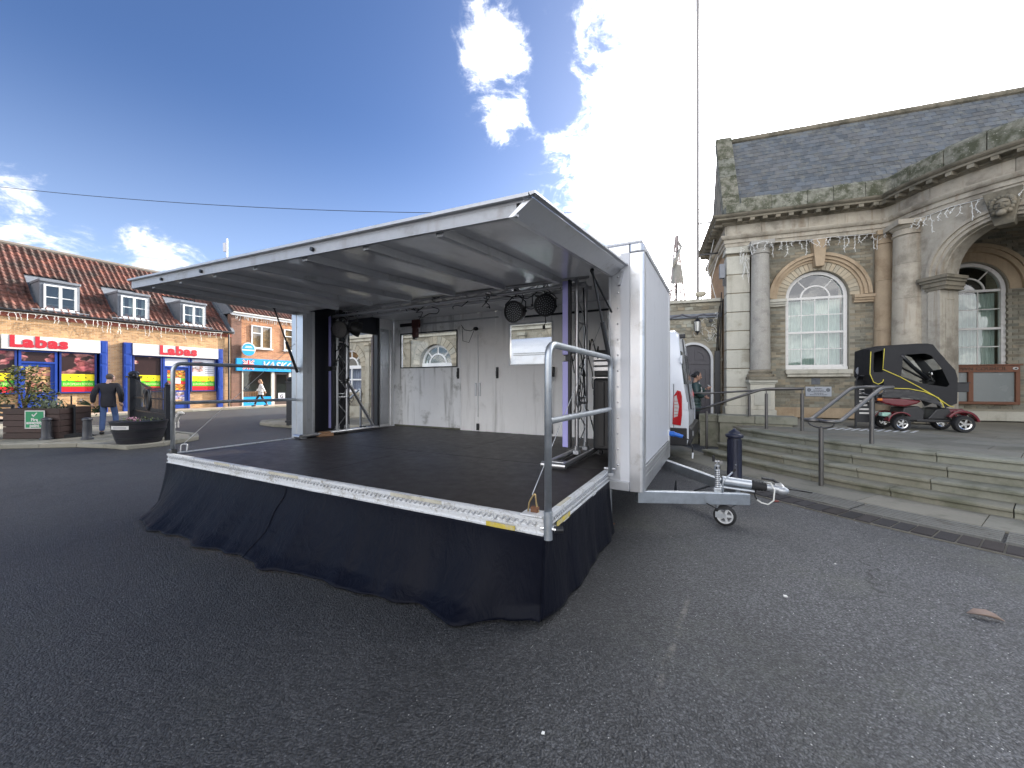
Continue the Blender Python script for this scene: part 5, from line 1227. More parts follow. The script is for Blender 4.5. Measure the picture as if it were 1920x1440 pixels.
for sg in (-1, 1):
    a = DCX + sg * .25
    for z0, z1 in ((.5, 1.15), (1.30, 2.0)):
        MB().box(a - .17, a + .17, AY + .075, AY + .1005, z0, z0 + .05).box(a - .17, a + .17, AY + .075, AY + .1005, z1 - .05, z1).box(a - .17, a - .12, AY + .075, AY + .1005, z0 + .05, z1 - .05).box(a + .12, a + .17, AY + .075, AY + .1005, z0 + .05, z1 - .05).box(a - .08, a + .08, AY + .08, AY + .1005, z0 + .10, z1 - .10).build('door_panel', DOOR, dr)
    q = [(DCX + sg * (.06 + .31 * cos(t)), DZS + .02 + .33 * sin(t)) for t in [pi / 2 * i / 8 for i in range(9)]] + [(DCX + sg * .06, DZS + .02)]
    q2 = [(DCX + sg * (.11 + .20 * cos(t)), DZS + .07 + .21 * sin(t)) for t in [pi / 2 * i / 8 for i in range(9)]] + [(DCX + sg * .11, DZS + .07)]
    mbq = MB(); n = len(q); vs = [(x, AY + .075, z) for x, z in q] + [(x, AY + .075, z) for x, z in q2] + [(x, AY + .1, z) for x, z in q] + [(x, AY + .1, z) for x, z in q2]
    mbq.add(vs, [(i, (i + 1) % n, n + (i + 1) % n, n + i) for i in range(n)] + [(i, 2 * n + i, 2 * n + (i + 1) % n, (i + 1) % n) for i in range(n)] + [(n + i, n + (i + 1) % n, 3 * n + (i + 1) % n, 3 * n + i) for i in range(n)]).build('door_panel', DOOR, dr)
MB().box(DCX - DHW + .02, DCX + DHW - .02, AY + .07, AY + .1, DZS - .12, DZS - .04).build('door_rail', DOOR, dr)
MB().ball((DCX + .08, AY + .06, 1.22), .03, 8, 6).build('door_knob', CHROME, dr)
ln = thing('wall_lantern', 'black wall lantern with white panes above the arched door', 'lantern', HW(DCX + .10, AY - .20, 3.28), -HB)
MB().lathe([(.10, .15), (.105, .16), (.06, .21), (.02, .25), (.015, .30), (.004, .34)], 6).lathe([(.075, -.16), (.08, -.145), (.03, -.20), (.015, -.26)][::-1], 6).build('lantern_cap', IRON, ln)
MB().lathe([(.065, -.145), (.09, .15)], 6).build('lantern_glass', mat('frosted_lantern_glass', (.62, .62, .58), .3), ln)
lb = MB()
for k in range(6): a = 2 * pi * k / 6; lb.cyl((.07 * cos(a), .07 * sin(a), -.15), (.095 * cos(a), .095 * sin(a), .155), .009, n=5)
lb.tube([(0, 0, -.22), (0, .1, -.24), (0, .19, -.12), (0, .195, .1)], .012, 6).build('lantern_frame', IRON, ln)
dp = thing('drain_pipe', 'thick black square downpipe at the junction of annex and hall', 'pipe', HW(-1.09, AY - .09, 0), -HB)
MB().box(-.075, .075, -.06, .06, .3, 2.52).build('pipe', IRON, dp, bevel=.01); MB().box(-.085, .085, -.07, .07, .9, .95).box(-.085, .085, -.07, .07, 1.8, 1.85).build('pipe_collar', IRON, dp)
for k, (a, b) in enumerate(((.03, 4.3), (.07, 4.1), (-.02, 3.9))): MB().tube([(a, 0, 2.5), (a + .03 * sin(k), .02, 3.1), (a + .04, .02, 3.5), (a + .08, -.05, b)], .014, 5).build('cable', CABLE, dp, smooth=True)
fl = thing('roof_floodlight', 'small pale round floodlight standing on the annex coping', 'floodlight', HW(-1.52, AY + .1, 4.15), -HB)
MB().cyl((0, 0, 0), (0, 0, .1), .02, n=8).build('stalk', ALU_DULL, fl); MB().ball((0, 0, .19), (.15, .1, .10), 14, 9).cyl((-.16, 0, .19), (-.10, 0, .19), .06, .085, 12).build('lamp_head', mat('cream_plastic', (.50, .46, .36), .6), fl, smooth=True)
sp = thing('wall_speaker', 'small grey box speaker fixed to the rusticated corner pier', 'speaker', HW(-1.0, -.02, 4.6), -HB)
MB().box(-.12, .02, -.08, .06, 0, .42).build('box', mat('grey_plastic', (.22, .23, .25), .6), sp, bevel=.015); MB().box(-.03, .05, -.02, .02, -.22, .0).build('bracket', IRON, sp)
tag(MB().box(-.03, .06, -.10, -.01, 0, .09).build('wall_box', IRON, None, loc=HW(-1.28, AY, 3.42), rot=(0, 0, -HB)), 'tiny black box fixed high on the rubble wall by the downpipe', 'box')

# ================================================================== ARCADED STONE BUILDING behind the trailer (stage frame), seen through its windows and doorway
ARY = 9.5
ab = thing('arcaded_building', 'grey stone building with round arched white windows behind the trailer', 'building', SO, -SA)
ASH = mat('grey_ashlar', (.36, .335, .27), .9, 0, .28, 4, bump=.3, bs=25, dirt=(.17, .15, .11), dirt_amt=.4, ds=2.5, rnd=.15)
RUB2 = brick_mat('rubble_coursing', (.32, .30, .24), (.24, .22, .17), (.36, .33, .27), w=.26, h=.11, gap=.018, bump=.8, dirt_amt=.35)
bays = [-13.25, -11.02, -8.52, -6.05, -3.65]
cols = [(-15.2, 0)]
for c in bays: cols += [(c - .76, 0), (c - .7599, 2.24)] + [(c - .76 * cos(pi * i / 16), 2.24 + .76 * sin(pi * i / 16)) for i in range(1, 16)] + [(c + .7599, 2.24), (c + .76, 0)]
cols.append((-1.6, 0))
strip_wall(cols, 3.42, ARY, ARY + .4, flat).build('wall', RUB2, ab)
for c in bays:
    MB().box(c - .759, c + .759, ARY + .002, ARY + .39, 0, 1.05).build('wall', RUB2, ab); MB().box(c - .85, c + .85, ARY - .08, ARY + .1, 1.052, 1.15).build('window_sill', ASH, ab)
    for i in range(15):
        a0, a1 = pi * i / 15 + .008, pi * (i + 1) / 15 - .008
        MB().prism([(c + q * cos(a), 2.24 + q * sin(a)) for q, a in ((.765, a0), (1.06, a0), (1.06, a1), (.765, a1))], ARY - .035, ARY + .1).build('keystone' if i == 7 else 'voussoir', ASH, ab)
    f = MB()
    for i in range(18):
        a0, a1 = pi * i / 18, pi * (i + 1) / 18
        for q0, q1 in ((.67, .757), (.37, .43)): f.prism([(c + q * cos(a), 2.24 + q * sin(a)) for q, a in ((q0, a0), (q1, a0), (q1, a1), (q0, a1))], ARY + .14, ARY + .20)
    f.box(c - .757, c + .757, ARY + .12, ARY + .21, 2.16, 2.30)
    for a in (pi * .25, pi * .5, pi * .75): f.cyl((c + .43 * cos(a), ARY + .17, 2.24 + .43 * sin(a)), (c + .68 * cos(a), ARY + .17, 2.24 + .68 * sin(a)), .03, n=6)
    f.box(c - .757, c - .68, ARY + .14, ARY + .2, 1.15, 2.16).box(c + .68, c + .757, ARY + .14, ARY + .2, 1.15, 2.16).box(c - .68, c + .68, ARY + .14, ARY + .2, 1.15, 1.25).box(c - .03, c + .03, ARY + .14, ARY + .2, 1.25, 2.16).box(c - .68, c + .68, ARY + .141, ARY + .199, 1.66, 1.72)
    w = f.build('window', WHITE, ab)
    MB().box(c - .70, c + .70, ARY + .17, ARY + .172, 1.2, 2.16).build('pane', PANE, w); MB().prism([(c + .72 * cos(pi * i / 16), 2.30 + .66 * sin(pi * i / 16)) for i in range(17)], ARY + .169, ARY + .172).build('pane', PANE, w)
    MB().grid(lambda u, v: (c - .7 + 1.4 * u, ARY + .30 + .02 * sin(u * 60), 1.2 + .95 * v), 60, 1).build('curtain', mat('lilac_curtain', (.36, .32, .46), .8, 0, .15, 6), w, smooth=True)
    MB().box(c - .9, c + .9, ARY + .6, ARY + .62, 1.0, 3.2).build('dark_room', mat('dark_interior', (.02, .022, .025), .9), w)
    MB().box(c + 1.10, c + 1.32, ARY - .10, ARY + .1, 0, 3.10).box(c + 1.08, c + 1.34, ARY - .13, ARY + .1, 0, .7).box(c + 1.08, c + 1.34, ARY - .13, ARY + .1, 2.86, 2.98).box(c + 1.06, c + 1.36, ARY - .16, ARY + .1, 3.101, 3.2).build('pilaster', ASH, ab, bevel=.012)
MB().box(-15.3, -1.6, ARY - .14, ARY + .42, 3.421, 3.56).box(-15.25, -1.6, ARY - .06, ARY + .1, 3.30, 3.419).build('coping', STONE_L, ab, bevel=.01)
MB().box(-15.2, -1.6, ARY - .05, ARY, 0, .55).build('plinth', ASH, ab)
MB().prism([(ARY + .42, 3.4), (ARY + 4.2, 6.7), (ARY + 8, 3.4)], -15.0, -1.7, 'yz').build('roof', SLATE, ab)  # unseen roof, raised to keep the low sun off deck and ground
# taller house behind, only its chimney pot and aerial clear the trailer roof
hs = thing('far_house', 'tall house mostly hidden behind the trailer with only its chimney pot showing', 'building', (3.2, 27, 0), radians(-20))
MB().box(-3.6, 3.2, 0, 7, 0, 6.4).build('wall', brick_mat('house_brickwork', (.34, .20, .13), (.28, .17, .11), (.33, .30, .25)), hs)
MB().prism([(-.3, 6.3), (3.5, 8.9), (7.3, 6.3)], -3.8, 3.4, 'yz').build('roof', SLATE, hs)
ch = MB().box(2.0, 3.0, 3.0, 4.0, 7.5, 10.6).box(1.93, 3.07, 2.93, 4.07, 10.601, 10.75).build('chimney', mat('chimney_brick', (.25, .18, .12), .9, 0, .2, 9), hs)
MB().lathe([(.20, 0), (.22, .06), (.16, .12), (.13, .3), (.13, .5), (.19, .52), (.19, .75), (.15, .78)], 14, (2.45, 3.5, 10.75)).build('chimney_pot', mat('buff_chimney_pot', (.24, .20, .15), .9, 0, .2, 12), hs, auto=40)
ae = MB().cyl((1.7, 3.2, 8.4), (1.7, 3.2, 11.9), .03, n=6).cyl((.3, 3.2, 11.7), (2.3, 3.2, 11.8), .025, n=6)
for k in range(9): x = .45 + k * .2; ae.cyl((x, 3.0, 11.71 + k * .01), (x, 3.4, 11.71 + k * .01), .018, n=5)
ae.cyl((2.1, 3.2, 11.45), (2.0, 3.2, 12.25), .018, n=5).cyl((2.0, 3.2, 11.5), (2.2, 3.2, 12.4), .018, n=5).build('aerial', IRON, hs)

# ================================================================== GROCERY SHOP: long shop with pantile roof (own frame)
LO = Vector((-17.6, 24.7, 0)); LA = radians(62.1)
lab = thing('grocery_shop', 'long brick shop with red pantile roof, three dormers and two white fascia signs', 'building', LO, LA)
LR = Matrix.Rotation(LA, 4, 'Z')
def LW(x, y, z=0): return LO + LR @ Vector((x, y, z))
BRK_L = brick_mat('buff_brickwork', (.52, .315, .155), (.34, .19, .085), (.48, .41, .31), bump=.6, dirt_amt=.15)
BRK_V = brick_mat('orange_brickwork', (.50, .23, .105), (.31, .13, .06), (.52, .45, .36), bump=.6, dirt_amt=.08)
BRK_D = brick_mat('dark_brickwork', (.20, .10, .07), (.14, .075, .055), (.24, .20, .16), bump=.6, dirt_amt=.2)
LBLUE = mat('royal_blue_paint', (.012, .045, .26), .35, 0, .10, 3)
LBLUE2 = mat('deep_blue_frame', (.010, .028, .16), .4, 0, .1, 3)
SIGNW = mat('off_white_fascia', (.60, .585, .56), .5, 0, .05, 2, streak=.15, streak_col=(.4, .39, .36))
RED = mat('crimson_lettering', (.42, .012, .025), .45, 0, .05)
MB().box(-14, 0, 0, .4, 3.64, 4.78).box(-5.64, -5.06, 0, .4, .08, 3.639).box(-.50, 0, 0, .4, .08, 3.639).box(-14, -5.65, .04, .4, .08, 1.05).box(-5.05, -.51, .04, .4, .08, 1.05).build('wall', BRK_L, lab)
MB().box(-14, -.02, .45, 6.8, .05, 4.7).build('rear_wall', mat('dark_interior', (.02, .022, .025), .9), lab)
MB().box(-14, .02, -.03, .02, 4.42, 4.60).build('brick_band', mat('red_brick_band', (.30, .09, .06), .9, 0, .25, 8), lab)
MB().tube([(-14, -.24, 4.70), (.05, -.24, 4.70)], .06, 8).build('gutter', IRON, lab)
MB().cyl((-.16, -.10, .1), (-.16, -.10, 4.6), .05, n=10).build('down_pipe', IRON, lab)
MB().box(-.62, -.45, -.05, .0, 3.0, 3.3).build('alarm_box', SIGNW, lab, bevel=.01)
for x0, x1 in ((-8.95, -5.93), (-4.72, -.79), (-13.5, -9.02)):
    MB().box(x0, x1, -.20, .0, 3.01, 3.62).build('fascia_sign', SIGNW, lab, bevel=.01)
text('Labas', .66, RED, lab, (-7.88, -.206, 3.33), ext=.01, bold=.034, sx=1.06, space=1.12)
text('Labas', .66, RED, lab, (-2.76, -.206, 3.33), ext=.01, bold=.034, sx=1.06, space=1.12)
for x0, x1 in ((-5.92, -5.65), (-5.05, -4.73), (-.78, -.51)):
    p = MB().box(x0, x1, -.16, .04, .08, 3.63).build('pilaster', LBLUE, lab)
    for z0, z1 in ((.3, 1.3), (1.4, 2.4), (2.5, 2.95), (3.05, 3.55)): MB().box(x0 + .05, x1 - .05, -.175, -.1605, z0, z1).build('pilaster_panel', LBLUE, p, bevel=.008)
def print_mat(name, cols, seed, scale, bg):
    m = bpy.data.materials.new(name); m.use_nodes = True; T = NT(m.node_tree); T.n.clear()
    out = T.n.new('ShaderNodeOutputMaterial'); b = T.n.new('ShaderNodeBsdfPrincipled'); T.l.new(b.outputs[0], out.inputs[0])
    O = T.vmath('ADD', T.n.new('ShaderNodeTexCoord').outputs['Object'], (seed, seed * .7, seed * .3))
    O = T.vmath('ADD', O, T.vmath('SCALE', T.noise(O, 3, 3, .5, out='Color'), .35))
    v = T.n.new('ShaderNodeTexVoronoi'); T.put(v.inputs['Vector'], T.vmath('MULTIPLY', O, (1, 1, 1.8))); v.inputs['Scale'].default_value = scale
    rr = T.node('ShaderNodeSeparateColor', Color=v.outputs['Color'])
    cr = T.n.new('ShaderNodeValToRGB'); T.put(cr.inputs[0], rr.outputs[0]); e = cr.color_ramp.elements
    while len(e) < len(cols): e.new(.5)
    for i, c in enumerate(cols): e[i].position = i / (len(cols) - 1); e[i].color = (*c, 1)
    c = T.mix(T.sstep(v.outputs['Distance'], .30, .75), cr.outputs[0], T.vmath('SCALE', cr.outputs[0], .35))
    c = T.vmath('SCALE', c, T.math('ADD', .5, T.noise(O, 14, 4, .6)))
    if bg: c = T.mix(T.sstep(T.noise(T.vmath('MULTIPLY', O, (1, 1, 1.6)), 1.5, 2, .4), .55, .50), c, bg)
    T.put(b.inputs['Base Color'], c); b.inputs['Roughness'].default_value = .25; return m
MEAT = print_mat('meat_photo_print', [(.30, .06, .07), (.46, .14, .15), (.60, .28, .26), (.25, .06, .06), (.62, .40, .32)], 1.0, 3.2, (.035, .02, .02))
BREAD = print_mat('bread_photo_print', [(.45, .24, .10), (.60, .40, .20), (.30, .12, .07), (.55, .25, .22), (.20, .12, .06)], 4.0, 4.5, None)
FRUIT = print_mat('food_photo_print', [(.70, .30, .03), (.65, .08, .03), (.75, .55, .08), (.35, .10, .03), (.55, .35, .1)], 7.0, 6.5, None)
YELB, GRNB, REDB = mat('yellow_vinyl', (.80, .66, .02), .3, 0, .03), mat('green_vinyl', (.06, .42, .02), .3, 0, .03), mat('red_vinyl', (.55, .02, .03), .3, 0, .03)
GREYV = mat('pale_vinyl', (.55, .56, .62), .35, 0, .05)
TXT_Y = mat('pale_yellow_lettering', (.75, .85, .35), .5)
def shop_window(x0, x1, photo, bands=True, ztop=3.0, zb=1.07, label=None):
    fr = MB(); t = .07
    fr.box(x0, x1, -.08, .06, zb, zb + .06).box(x0, x0 + t, -.08, .06, zb + .06, ztop).box(x1 - t, x1, -.08, .06, zb + .06, ztop).box(x0 + t, x1 - t, -.08, .06, ztop - .05, ztop)
    w = fr.build('shop_window', LBLUE2, lab); a, b = x0 + t, x1 - t
    MB().box(a, b, -.018, -.012, zb + .06, ztop - .05).build('pane', PANE, w)
    zz = [1.09 + .03, 1.38, 1.66, 1.97]
    if bands:
        for m, z0, z1, nm in ((REDB, zz[0], zz[1], 'red_band'), (GRNB, zz[1], zz[2], 'green_band'), (YELB, zz[2], zz[3], 'yellow_band')): MB().box(a, b, -.024, -.019, z0, z1).build(nm, m, w)
        text('EUROPEAN FOODS', .16, TXT_Y, w, ((a + b) / 2, -.026, 1.49), ext=.001, sx=min(1.0, (b - a) / 1.55))
        text('Labas', .10, RED, w, ((a + b) / 2, -.026, 1.64), ext=.001, bold=.004)
        for k in range(5):
            an_ = pi * (k + .5) / 5 if k else pi * .06; cx, cz = (a + b) / 2 - .36 * cos(pi * (k) / 4), 1.66 + .20 * sin(pi * k / 4)
            MB().add([(cx + (.045 if i % 2 == 0 else .019) * sin(i * pi / 5), -.0265, cz + (.045 if i % 2 == 0 else .019) * cos(i * pi / 5)) for i in range(10)], [tuple(range(10))]).build('star', mat('dark_green_star', (.03, .10, .02), .5), w)
    MB().box(a, b, -.024, -.019, zz[3] if bands else zb + .06, ztop - .06).build('food_print', photo, w)
    return w
shop_window(-7.26, -6.02, MEAT); shop_window(-9.4, -8.5, MEAT); shop_window(-4.68, -3.45, MEAT); shop_window(-11.0, -9.42, MEAT)
w = shop_window(-2.14, -.84, GREYV)
MB().box(-2.06, -1.50, -.0300, -.0245, 2.2, 2.8).build('food_print', print_mat('pale_food_print', [(.6, .58, .6), (.55, .2, .12), (.62, .6, .62), (.2, .2, .2)], 9, 4, None), w)
for k in range(6): MB().box(-1.42, -.96, -.0285, -.0245, 2.12 + k * .11, 2.155 + k * .11).build('text_line', mat('slate_ink', (.15, .15, .18), .6), w)
def shop_door(x0, x1, kind):
    d = MB(); d.box(x0, x0 + .08, -.08, .08, .1, 2.99).box(x1 - .08, x1, -.08, .08, .1, 2.99).box(x0 + .08, x1 - .08, -.08, .08, 2.42, 2.50).box(x0 + .08, x1 - .08, -.08, .08, 2.93, 2.99)
    d.box(x0 + .08, x0 + .20, -.03, .03, .12, 2.42).box(x1 - .20, x1 - .08, -.03, .03, .12, 2.42).box(x0 + .2, x1 - .2, -.03, .03, 2.28, 2.42).box(x0 + .2, x1 - .2, -.03, .03, .12, 1.14)
    o = d.build('shop_door', LBLUE, lab)
    if kind == 0:
        MB().box(x0 + .2, x1 - .2, -.012, -.006, 1.14, 2.28).build('food_print', BREAD, o); MB().box(x0 + .08, x1 - .08, -.02, -.012, 2.5, 2.93).build('food_print', MEAT, o)
        MB().box(x0 + .26, x1 - .26, -.045, -.0305, .25, 1.02).build('door_panel', LBLUE, o, bevel=.01)
    else:
        MB().box(x0 + .2, x1 - .2, -.012, -.006, 1.14, 2.28).build('food_print', FRUIT, o)
        for m, z0, z1 in ((REDB, 1.50, 1.62), (GRNB, 1.70, 1.82)): MB().box(x0 + .2, x1 - .2, -.018, -.0125, z0, z1).build('colour_band', m, o)
        MB().box(x0 + .50, x1 - .42, -.025, -.0185, 1.52, 1.85).build('notice', SIGNW, o)
        for k, c in enumerate((GRNB, REDB, SIGNW, LBLUE2)): MB().box(x0 + .14 + k * .22, x0 + .32 + k * .22, -.018, -.0125, 2.62, 2.80).build('flag_sticker', c, o)
        MB().box(x0 + .08, x1 - .08, -.02, -.013, 2.5, 2.93).build('pane', GREYV, o)
        MB().box(x0 + .26, x1 - .26, -.045, -.0305, .45, 1.05).build('food_print', print_mat('violet_food_print', [(.3, .25, .5), (.5, .3, .1), (.6, .6, .7), (.1, .1, .35)], 3, 6, None), o)
    return o
shop_door(-8.46, -7.32, 0); shop_door(-3.42, -2.18, 1)
# pantile roof
TILE = mat('red_pantile', (.145, .055, .04), .85, 0, .35, 10, bump=.25, bs=50, rnd=.38, dirt=(.04, .032, .028), dirt_amt=.66, ds=1.4)
TILE_R = TILE
def tile_prof(w): return [(-w / 2, .0), (-w * .40, .035), (-w * .25, .052), (-w * .10, .035), (0, .008), (w * .18, -.012), (w * .36, -.012), (w / 2, .012)]
TW, TG, TL = .235, .285, .345
def tile_mb():
    p = tile_prof(TW); n = len(p); vs = [(x, 0, z + .030) for x, z in p] + [(x, TL, z) for x, z in p] + [(x, 0, z + .008) for x, z in p]
    return vs, [(i, i + 1, n + i + 1, n + i) for i in range(n - 1)] + [(2 * n + i, 2 * n + i + 1, i + 1, i) for i in range(n - 1)]
TV, TF = tile_mb()
def pantiles(parent, x0, x1, e0, e1, budget, skip, mt, mr, xview):
    sv = e1 - e0; L = sv.length; sv = sv.normalized(); p = atan2(sv.z, sv.y); r = random.Random(77); rest = MB(); tm = MB().add(TV, TF).mesh('roof_tile', mt, True)
    row = 0
    while row * TG < L - .1:
        x = x0 + TW / 2
        while x < x1 - TW * .3:
            o = e0 + sv * (row * TG)
            if not skip(x, o.z, o.y):
                rx, rz, dx = p + r.uniform(-.02, .02), r.uniform(-.015, .015), r.uniform(-.006, .006)
                if budget > 0 and xview(x, row): budget -= 1; put(tm, 'roof_tile', parent, (x + dx, o.y, o.z), (rx, 0, rz))
                else:
                    M4 = Matrix.Translation((x + dx, o.y, o.z)) @ Matrix.Rotation(rx, 4, 'X') @ Matrix.Rotation(rz, 4, 'Z'); rest.add([M4 @ Vector(v) for v in TV], TF)
            x += TW
        row += 1
    if rest.v: rest.build('roof_tile_courses', mr, parent, smooth=True, kind='stuff')
LE0, LE1 = Vector((0, -.26, 4.70)), Vector((0, 3.5, 8.30))
MB().prism([(-.2, 4.66), (3.5, 8.24), (7.2, 4.66)], -14, -.02, 'yz').build('roof', LEAD, lab)
DORM = [-7.22, -4.62, -1.99]
def in_dorm(x, z, y): return any(abs(x - d) < .72 for d in DORM) and .0 <= y < 1.62
pantiles(lab, -12.2, -.05, LE0, LE1, 300, in_dorm, TILE, TILE_R, lambda x, row: x > -9.0 and row < 10)
MB().tube([(-14, 3.5, 8.33), (0, 3.5, 8.33)], .12, 8).build('ridge_tile', mat('grey_ridge', (.16, .14, .12), .9, 0, .3, 6), lab)
MB().prism([(-.24, 4.62), (-.24, 4.80), (3.5, 8.48), (3.5, 8.2)], -.06, .10, 'yz').build('verge_flashing', LEAD, lab)
def casement(parent, x, y, z0, z1, w, cols=2, bars=1, fr=None, curtain=True, name='window', pf=.06):
    fr = fr or WHITE; m = MB(); t = .065; a, b = x - w / 2, x + w / 2
    m.box(a, b, y - pf, y + .06, z0, z0 + t).box(a, b, y - pf, y + .06, z1 - t, z1).box(a, a + t, y - pf, y + .06, z0 + t, z1 - t).box(b - t, b, y - pf, y + .06, z0 + t, z1 - t)
    for i in range(1, cols): xx = a + w * i / cols; m.box(xx - t * .75, xx + t * .75, y - pf * .9, y + .055, z0 + t, z1 - t)
    for i in range(cols):
        for k in range(bars): zz = z0 + (z1 - z0) * (k + 1) / (bars + 1); m.box(a + w * i / cols + t * .7, a + w * (i + 1) / cols - t * .7, y - .03, y + .03, zz - .016, zz + .016)
    o = m.build(name, fr, parent); MB().box(a - .08, b + .08, y - pf - .05, y + .02, z0 - .06, z0 - .001).build('window_sill', fr, o)
    for i in range(cols): MB().box(a + w * i / cols + .05, a + w * (i + 1) / cols - .05, y - .004, y + .004, z0 + .06, z1 - .06).build('pane', PANE, o)
    MB().box(a, b, y + .40, y + .42, z0, z1).build('dark_room', mat('dark_interior', (.02, .022, .025), .9), o)
    if curtain:
        for i in range(cols):
            for sg in (0, 1):
                x0 = a + .06 + (w / cols) * i + sg * (w / cols) * .60; 
                MB().grid(lambda u, v: (x0 + .30 * (w / cols) * u, y + .2 + .02 * sin(u * 25), z0 + .06 + (z1 - z0 - .12) * v), 16, 1).build('curtain', mat('grey_net_curtain', (.36, .37, .38), .85, 0, .1, 5), o, smooth=True)
    return o
for k, dx in enumerate(DORM):
    d = MB().box(dx - .63, dx - .52, -.02, 1.5, 4.88, 6.14).box(dx + .52, dx + .63, -.02, 1.5, 4.88, 6.14).box(dx - .52, dx + .52, -.02, .06, 6.03, 6.14).build('dormer', LEAD, lab)
    MB().box(dx - .66, dx + .66, -.10, 1.50, 6.142, 6.26).build('dormer_roof', LEAD, d, bevel=.02)
    MB().box(dx - .9, dx + .9, -.22, .1, 4.80, 4.86).build('dormer_apron', LEAD, d)
    casement(lab, dx, -.03, 4.90, 6.03, 1.03, curtain=(k > 0))
# ---------------------------------------------------------------- neighbouring shop with blue fascia
vas = thing('blue_front_shop', 'orange brick two storey shop with a bright blue fascia and white upper windows', 'building', LO, LA)
MB().box(.62, 9, .02, .4, 3.15, 5.9).box(5.9, 9, .02, .4, .08, 3.149).build('wall', BRK_V, vas)
MB().box(.02, .618, -.02, .4, .08, 5.9).build('pier', BRK_D, vas)
MB().box(.1, 9, .45, 6.5, .05, 5.8).build('rear_wall', mat('dark_interior', (.02, .022, .025), .9), vas)
MB().box(.02, 9, -.16, .1, 5.84, 5.98).build('eaves_board', WHITE, vas); MB().tube([(.05, -.2, 6.0), (9, -.2, 6.0)], .055, 8).build('gutter', mat('white_gutter', (.60, .58, .54), .5), vas)
MB().prism([(-.15, 5.95), (3.6, 8.9), (7.4, 5.95)], .02, 9, 'yz').build('roof', LEAD, vas)
pantiles(vas, .06, 8.6, Vector((0, -.22, 6.02)), Vector((0, 3.6, 9.02)), 150, lambda x, z, y: False, TILE, TILE_R, lambda x, row: x < 5.2 and row < 8)
casement(vas, 1.86, .0, 3.86, 5.36, 1.30, bars=0); casement(vas, 4.05, .0, 3.86, 5.36, 1.30, bars=0)
for x in (1.535, 3.725, 4.375): MB().box(x - .27, x + .27, -.05, .03, 4.83, 4.88).build('transom', WHITE, vas)
CYAN = mat('cyan_fascia', (.012, .29, .62), .35, 0, .04, 2)
fs = MB().box(.25, 6.2, -.16, .0, 2.34, 3.14).build('fascia_sign', CYAN, vas, bevel=.01)
text('VASKO', .66, SIGNW, vas, (2.86, -.168, 2.74), ext=.008, bold=.014, shear=.35, sx=.98, space=1.08)
fg = MB(); fx0, fx1, fz0, fz1 = .62, 1.30, 2.44, 3.04
MB().box(fx0, fx1, -.168, -.1605, fz0, fz1).build('flag_ground', mat('navy_print', (.02, .03, .16), .5), fs)
cw, cz = (fx0 + fx1) / 2, (fz0 + fz1) / 2
def bar2(x0, z0, x1, z1, w, y, m, nm):
    d = Vector((x1 - x0, z1 - z0)).normalized(); n = Vector((-d.y, d.x)) * w / 2
    MB().add([(x0 + n.x, y, z0 + n.y), (x1 + n.x, y, z1 + n.y), (x1 - n.x, y, z1 - n.y), (x0 - n.x, y, z0 - n.y)], [(0, 1, 2, 3)]).build(nm, m, fs)
for s_, m, w in ((0, SIGNW, .12), (1, RED, .05)):
    y = -.169 - .001 * s_; bar2(fx0, fz0, fx1, fz1, w, y, m, 'flag_saltire'); bar2(fx0, fz1, fx1, fz0, w, y - .0003, m, 'flag_saltire')
for s_, m, w in ((0, SIGNW, .20), (1, RED, .11)):
    y = -.172 - .001 * s_; bar2(cw, fz0, cw, fz1, w, y, m, 'flag_cross'); bar2(fx0, cz, fx1, cz, w, y - .0003, m, 'flag_cross')
MB().cyl((.92, -.28, 3.75), (.92, -.16, 3.75), .42, n=28).build('round_sign', SIGNW, vas, auto=40)
MB().add([(.90 + .38 * cos(pi * i / 16), -.284, 3.72 + .38 * sin(pi * i / 16)) for i in range(17)], [tuple(range(17))]).add([(.90 - .38 * cos(pi * i / 16), -.284, 3.64 - .32 * sin(pi * i / 16)) for i in range(17)], [tuple(range(17))]).build('round_sign_print', CYAN, vas)
MB().box(.68, 1.14, -.288, -.285, 3.82, 3.86).box(.72, 1.08, -.288, -.285, 3.90, 3.94).build('round_sign_mark', SIGNW, vas)
CREAM_F = mat('cream_shop_frame', (.60, .57, .50), .5, 0, .06)
MB().box(.63, .70, -.06, .05, .1, 2.33).box(2.50, 2.70, -.06, .05, .1, 2.33).box(3.72, 3.92, -.06, .05, .1, 2.33).box(5.75, 5.9, -.06, .05, .1, 2.33).build('shopfront_frame', CREAM_F, vas)
MB().box(.701, 2.499, -.05, .05, .10, .66).box(3.921, 5.749, -.05, .05, .10, .66).build('stall_riser', CYAN, vas)
text('01842 7', .20, SIGNW, vas, (1.28, -.055, .36), ext=.002, bold=.004); text('819', .20, SIGNW, vas, (2.22, -.055, .36), ext=.002, bold=.004)
for a_, b_ in ((.701, 2.499), (3.921, 5.749)): MB().box(a_, b_, -.01, .0, .66, 2.33).build('shop_window', PANE, vas)
br_ = MB()
for k in range(14): br_.box(.74 + k * .105, .80 + k * .105, .04, .07, .67, .95)
br_.box(.70, 2.2, .045, .075, .95, 1.0).build('window_slats', mat('orange_wood', (.34, .12, .05), .6, 0, .2, 8), vas)
dd = MB().box(2.72, 2.84, -.02, .05, .1, 2.3).box(3.58, 3.70, -.02, .05, .1, 2.3).box(2.84, 3.58, -.02, .05, 2.16, 2.3).box(2.84, 3.58, -.02, .05, .1, .28).build('shop_door', mat('dark_brown_wood', (.045, .025, .02), .5, 0, .2, 8), vas)
MB().box(2.84, 3.58, .0, .008, .28, 2.16).build('pane', PANE, dd); nb_ = MB().box(2.98, 3.46, -.03, -.022, .32, .88).build('poster', GREYV, dd)
text('G', .34, BLACK, nb_, (3.22, -.034, .63), ext=.001, bold=.01)
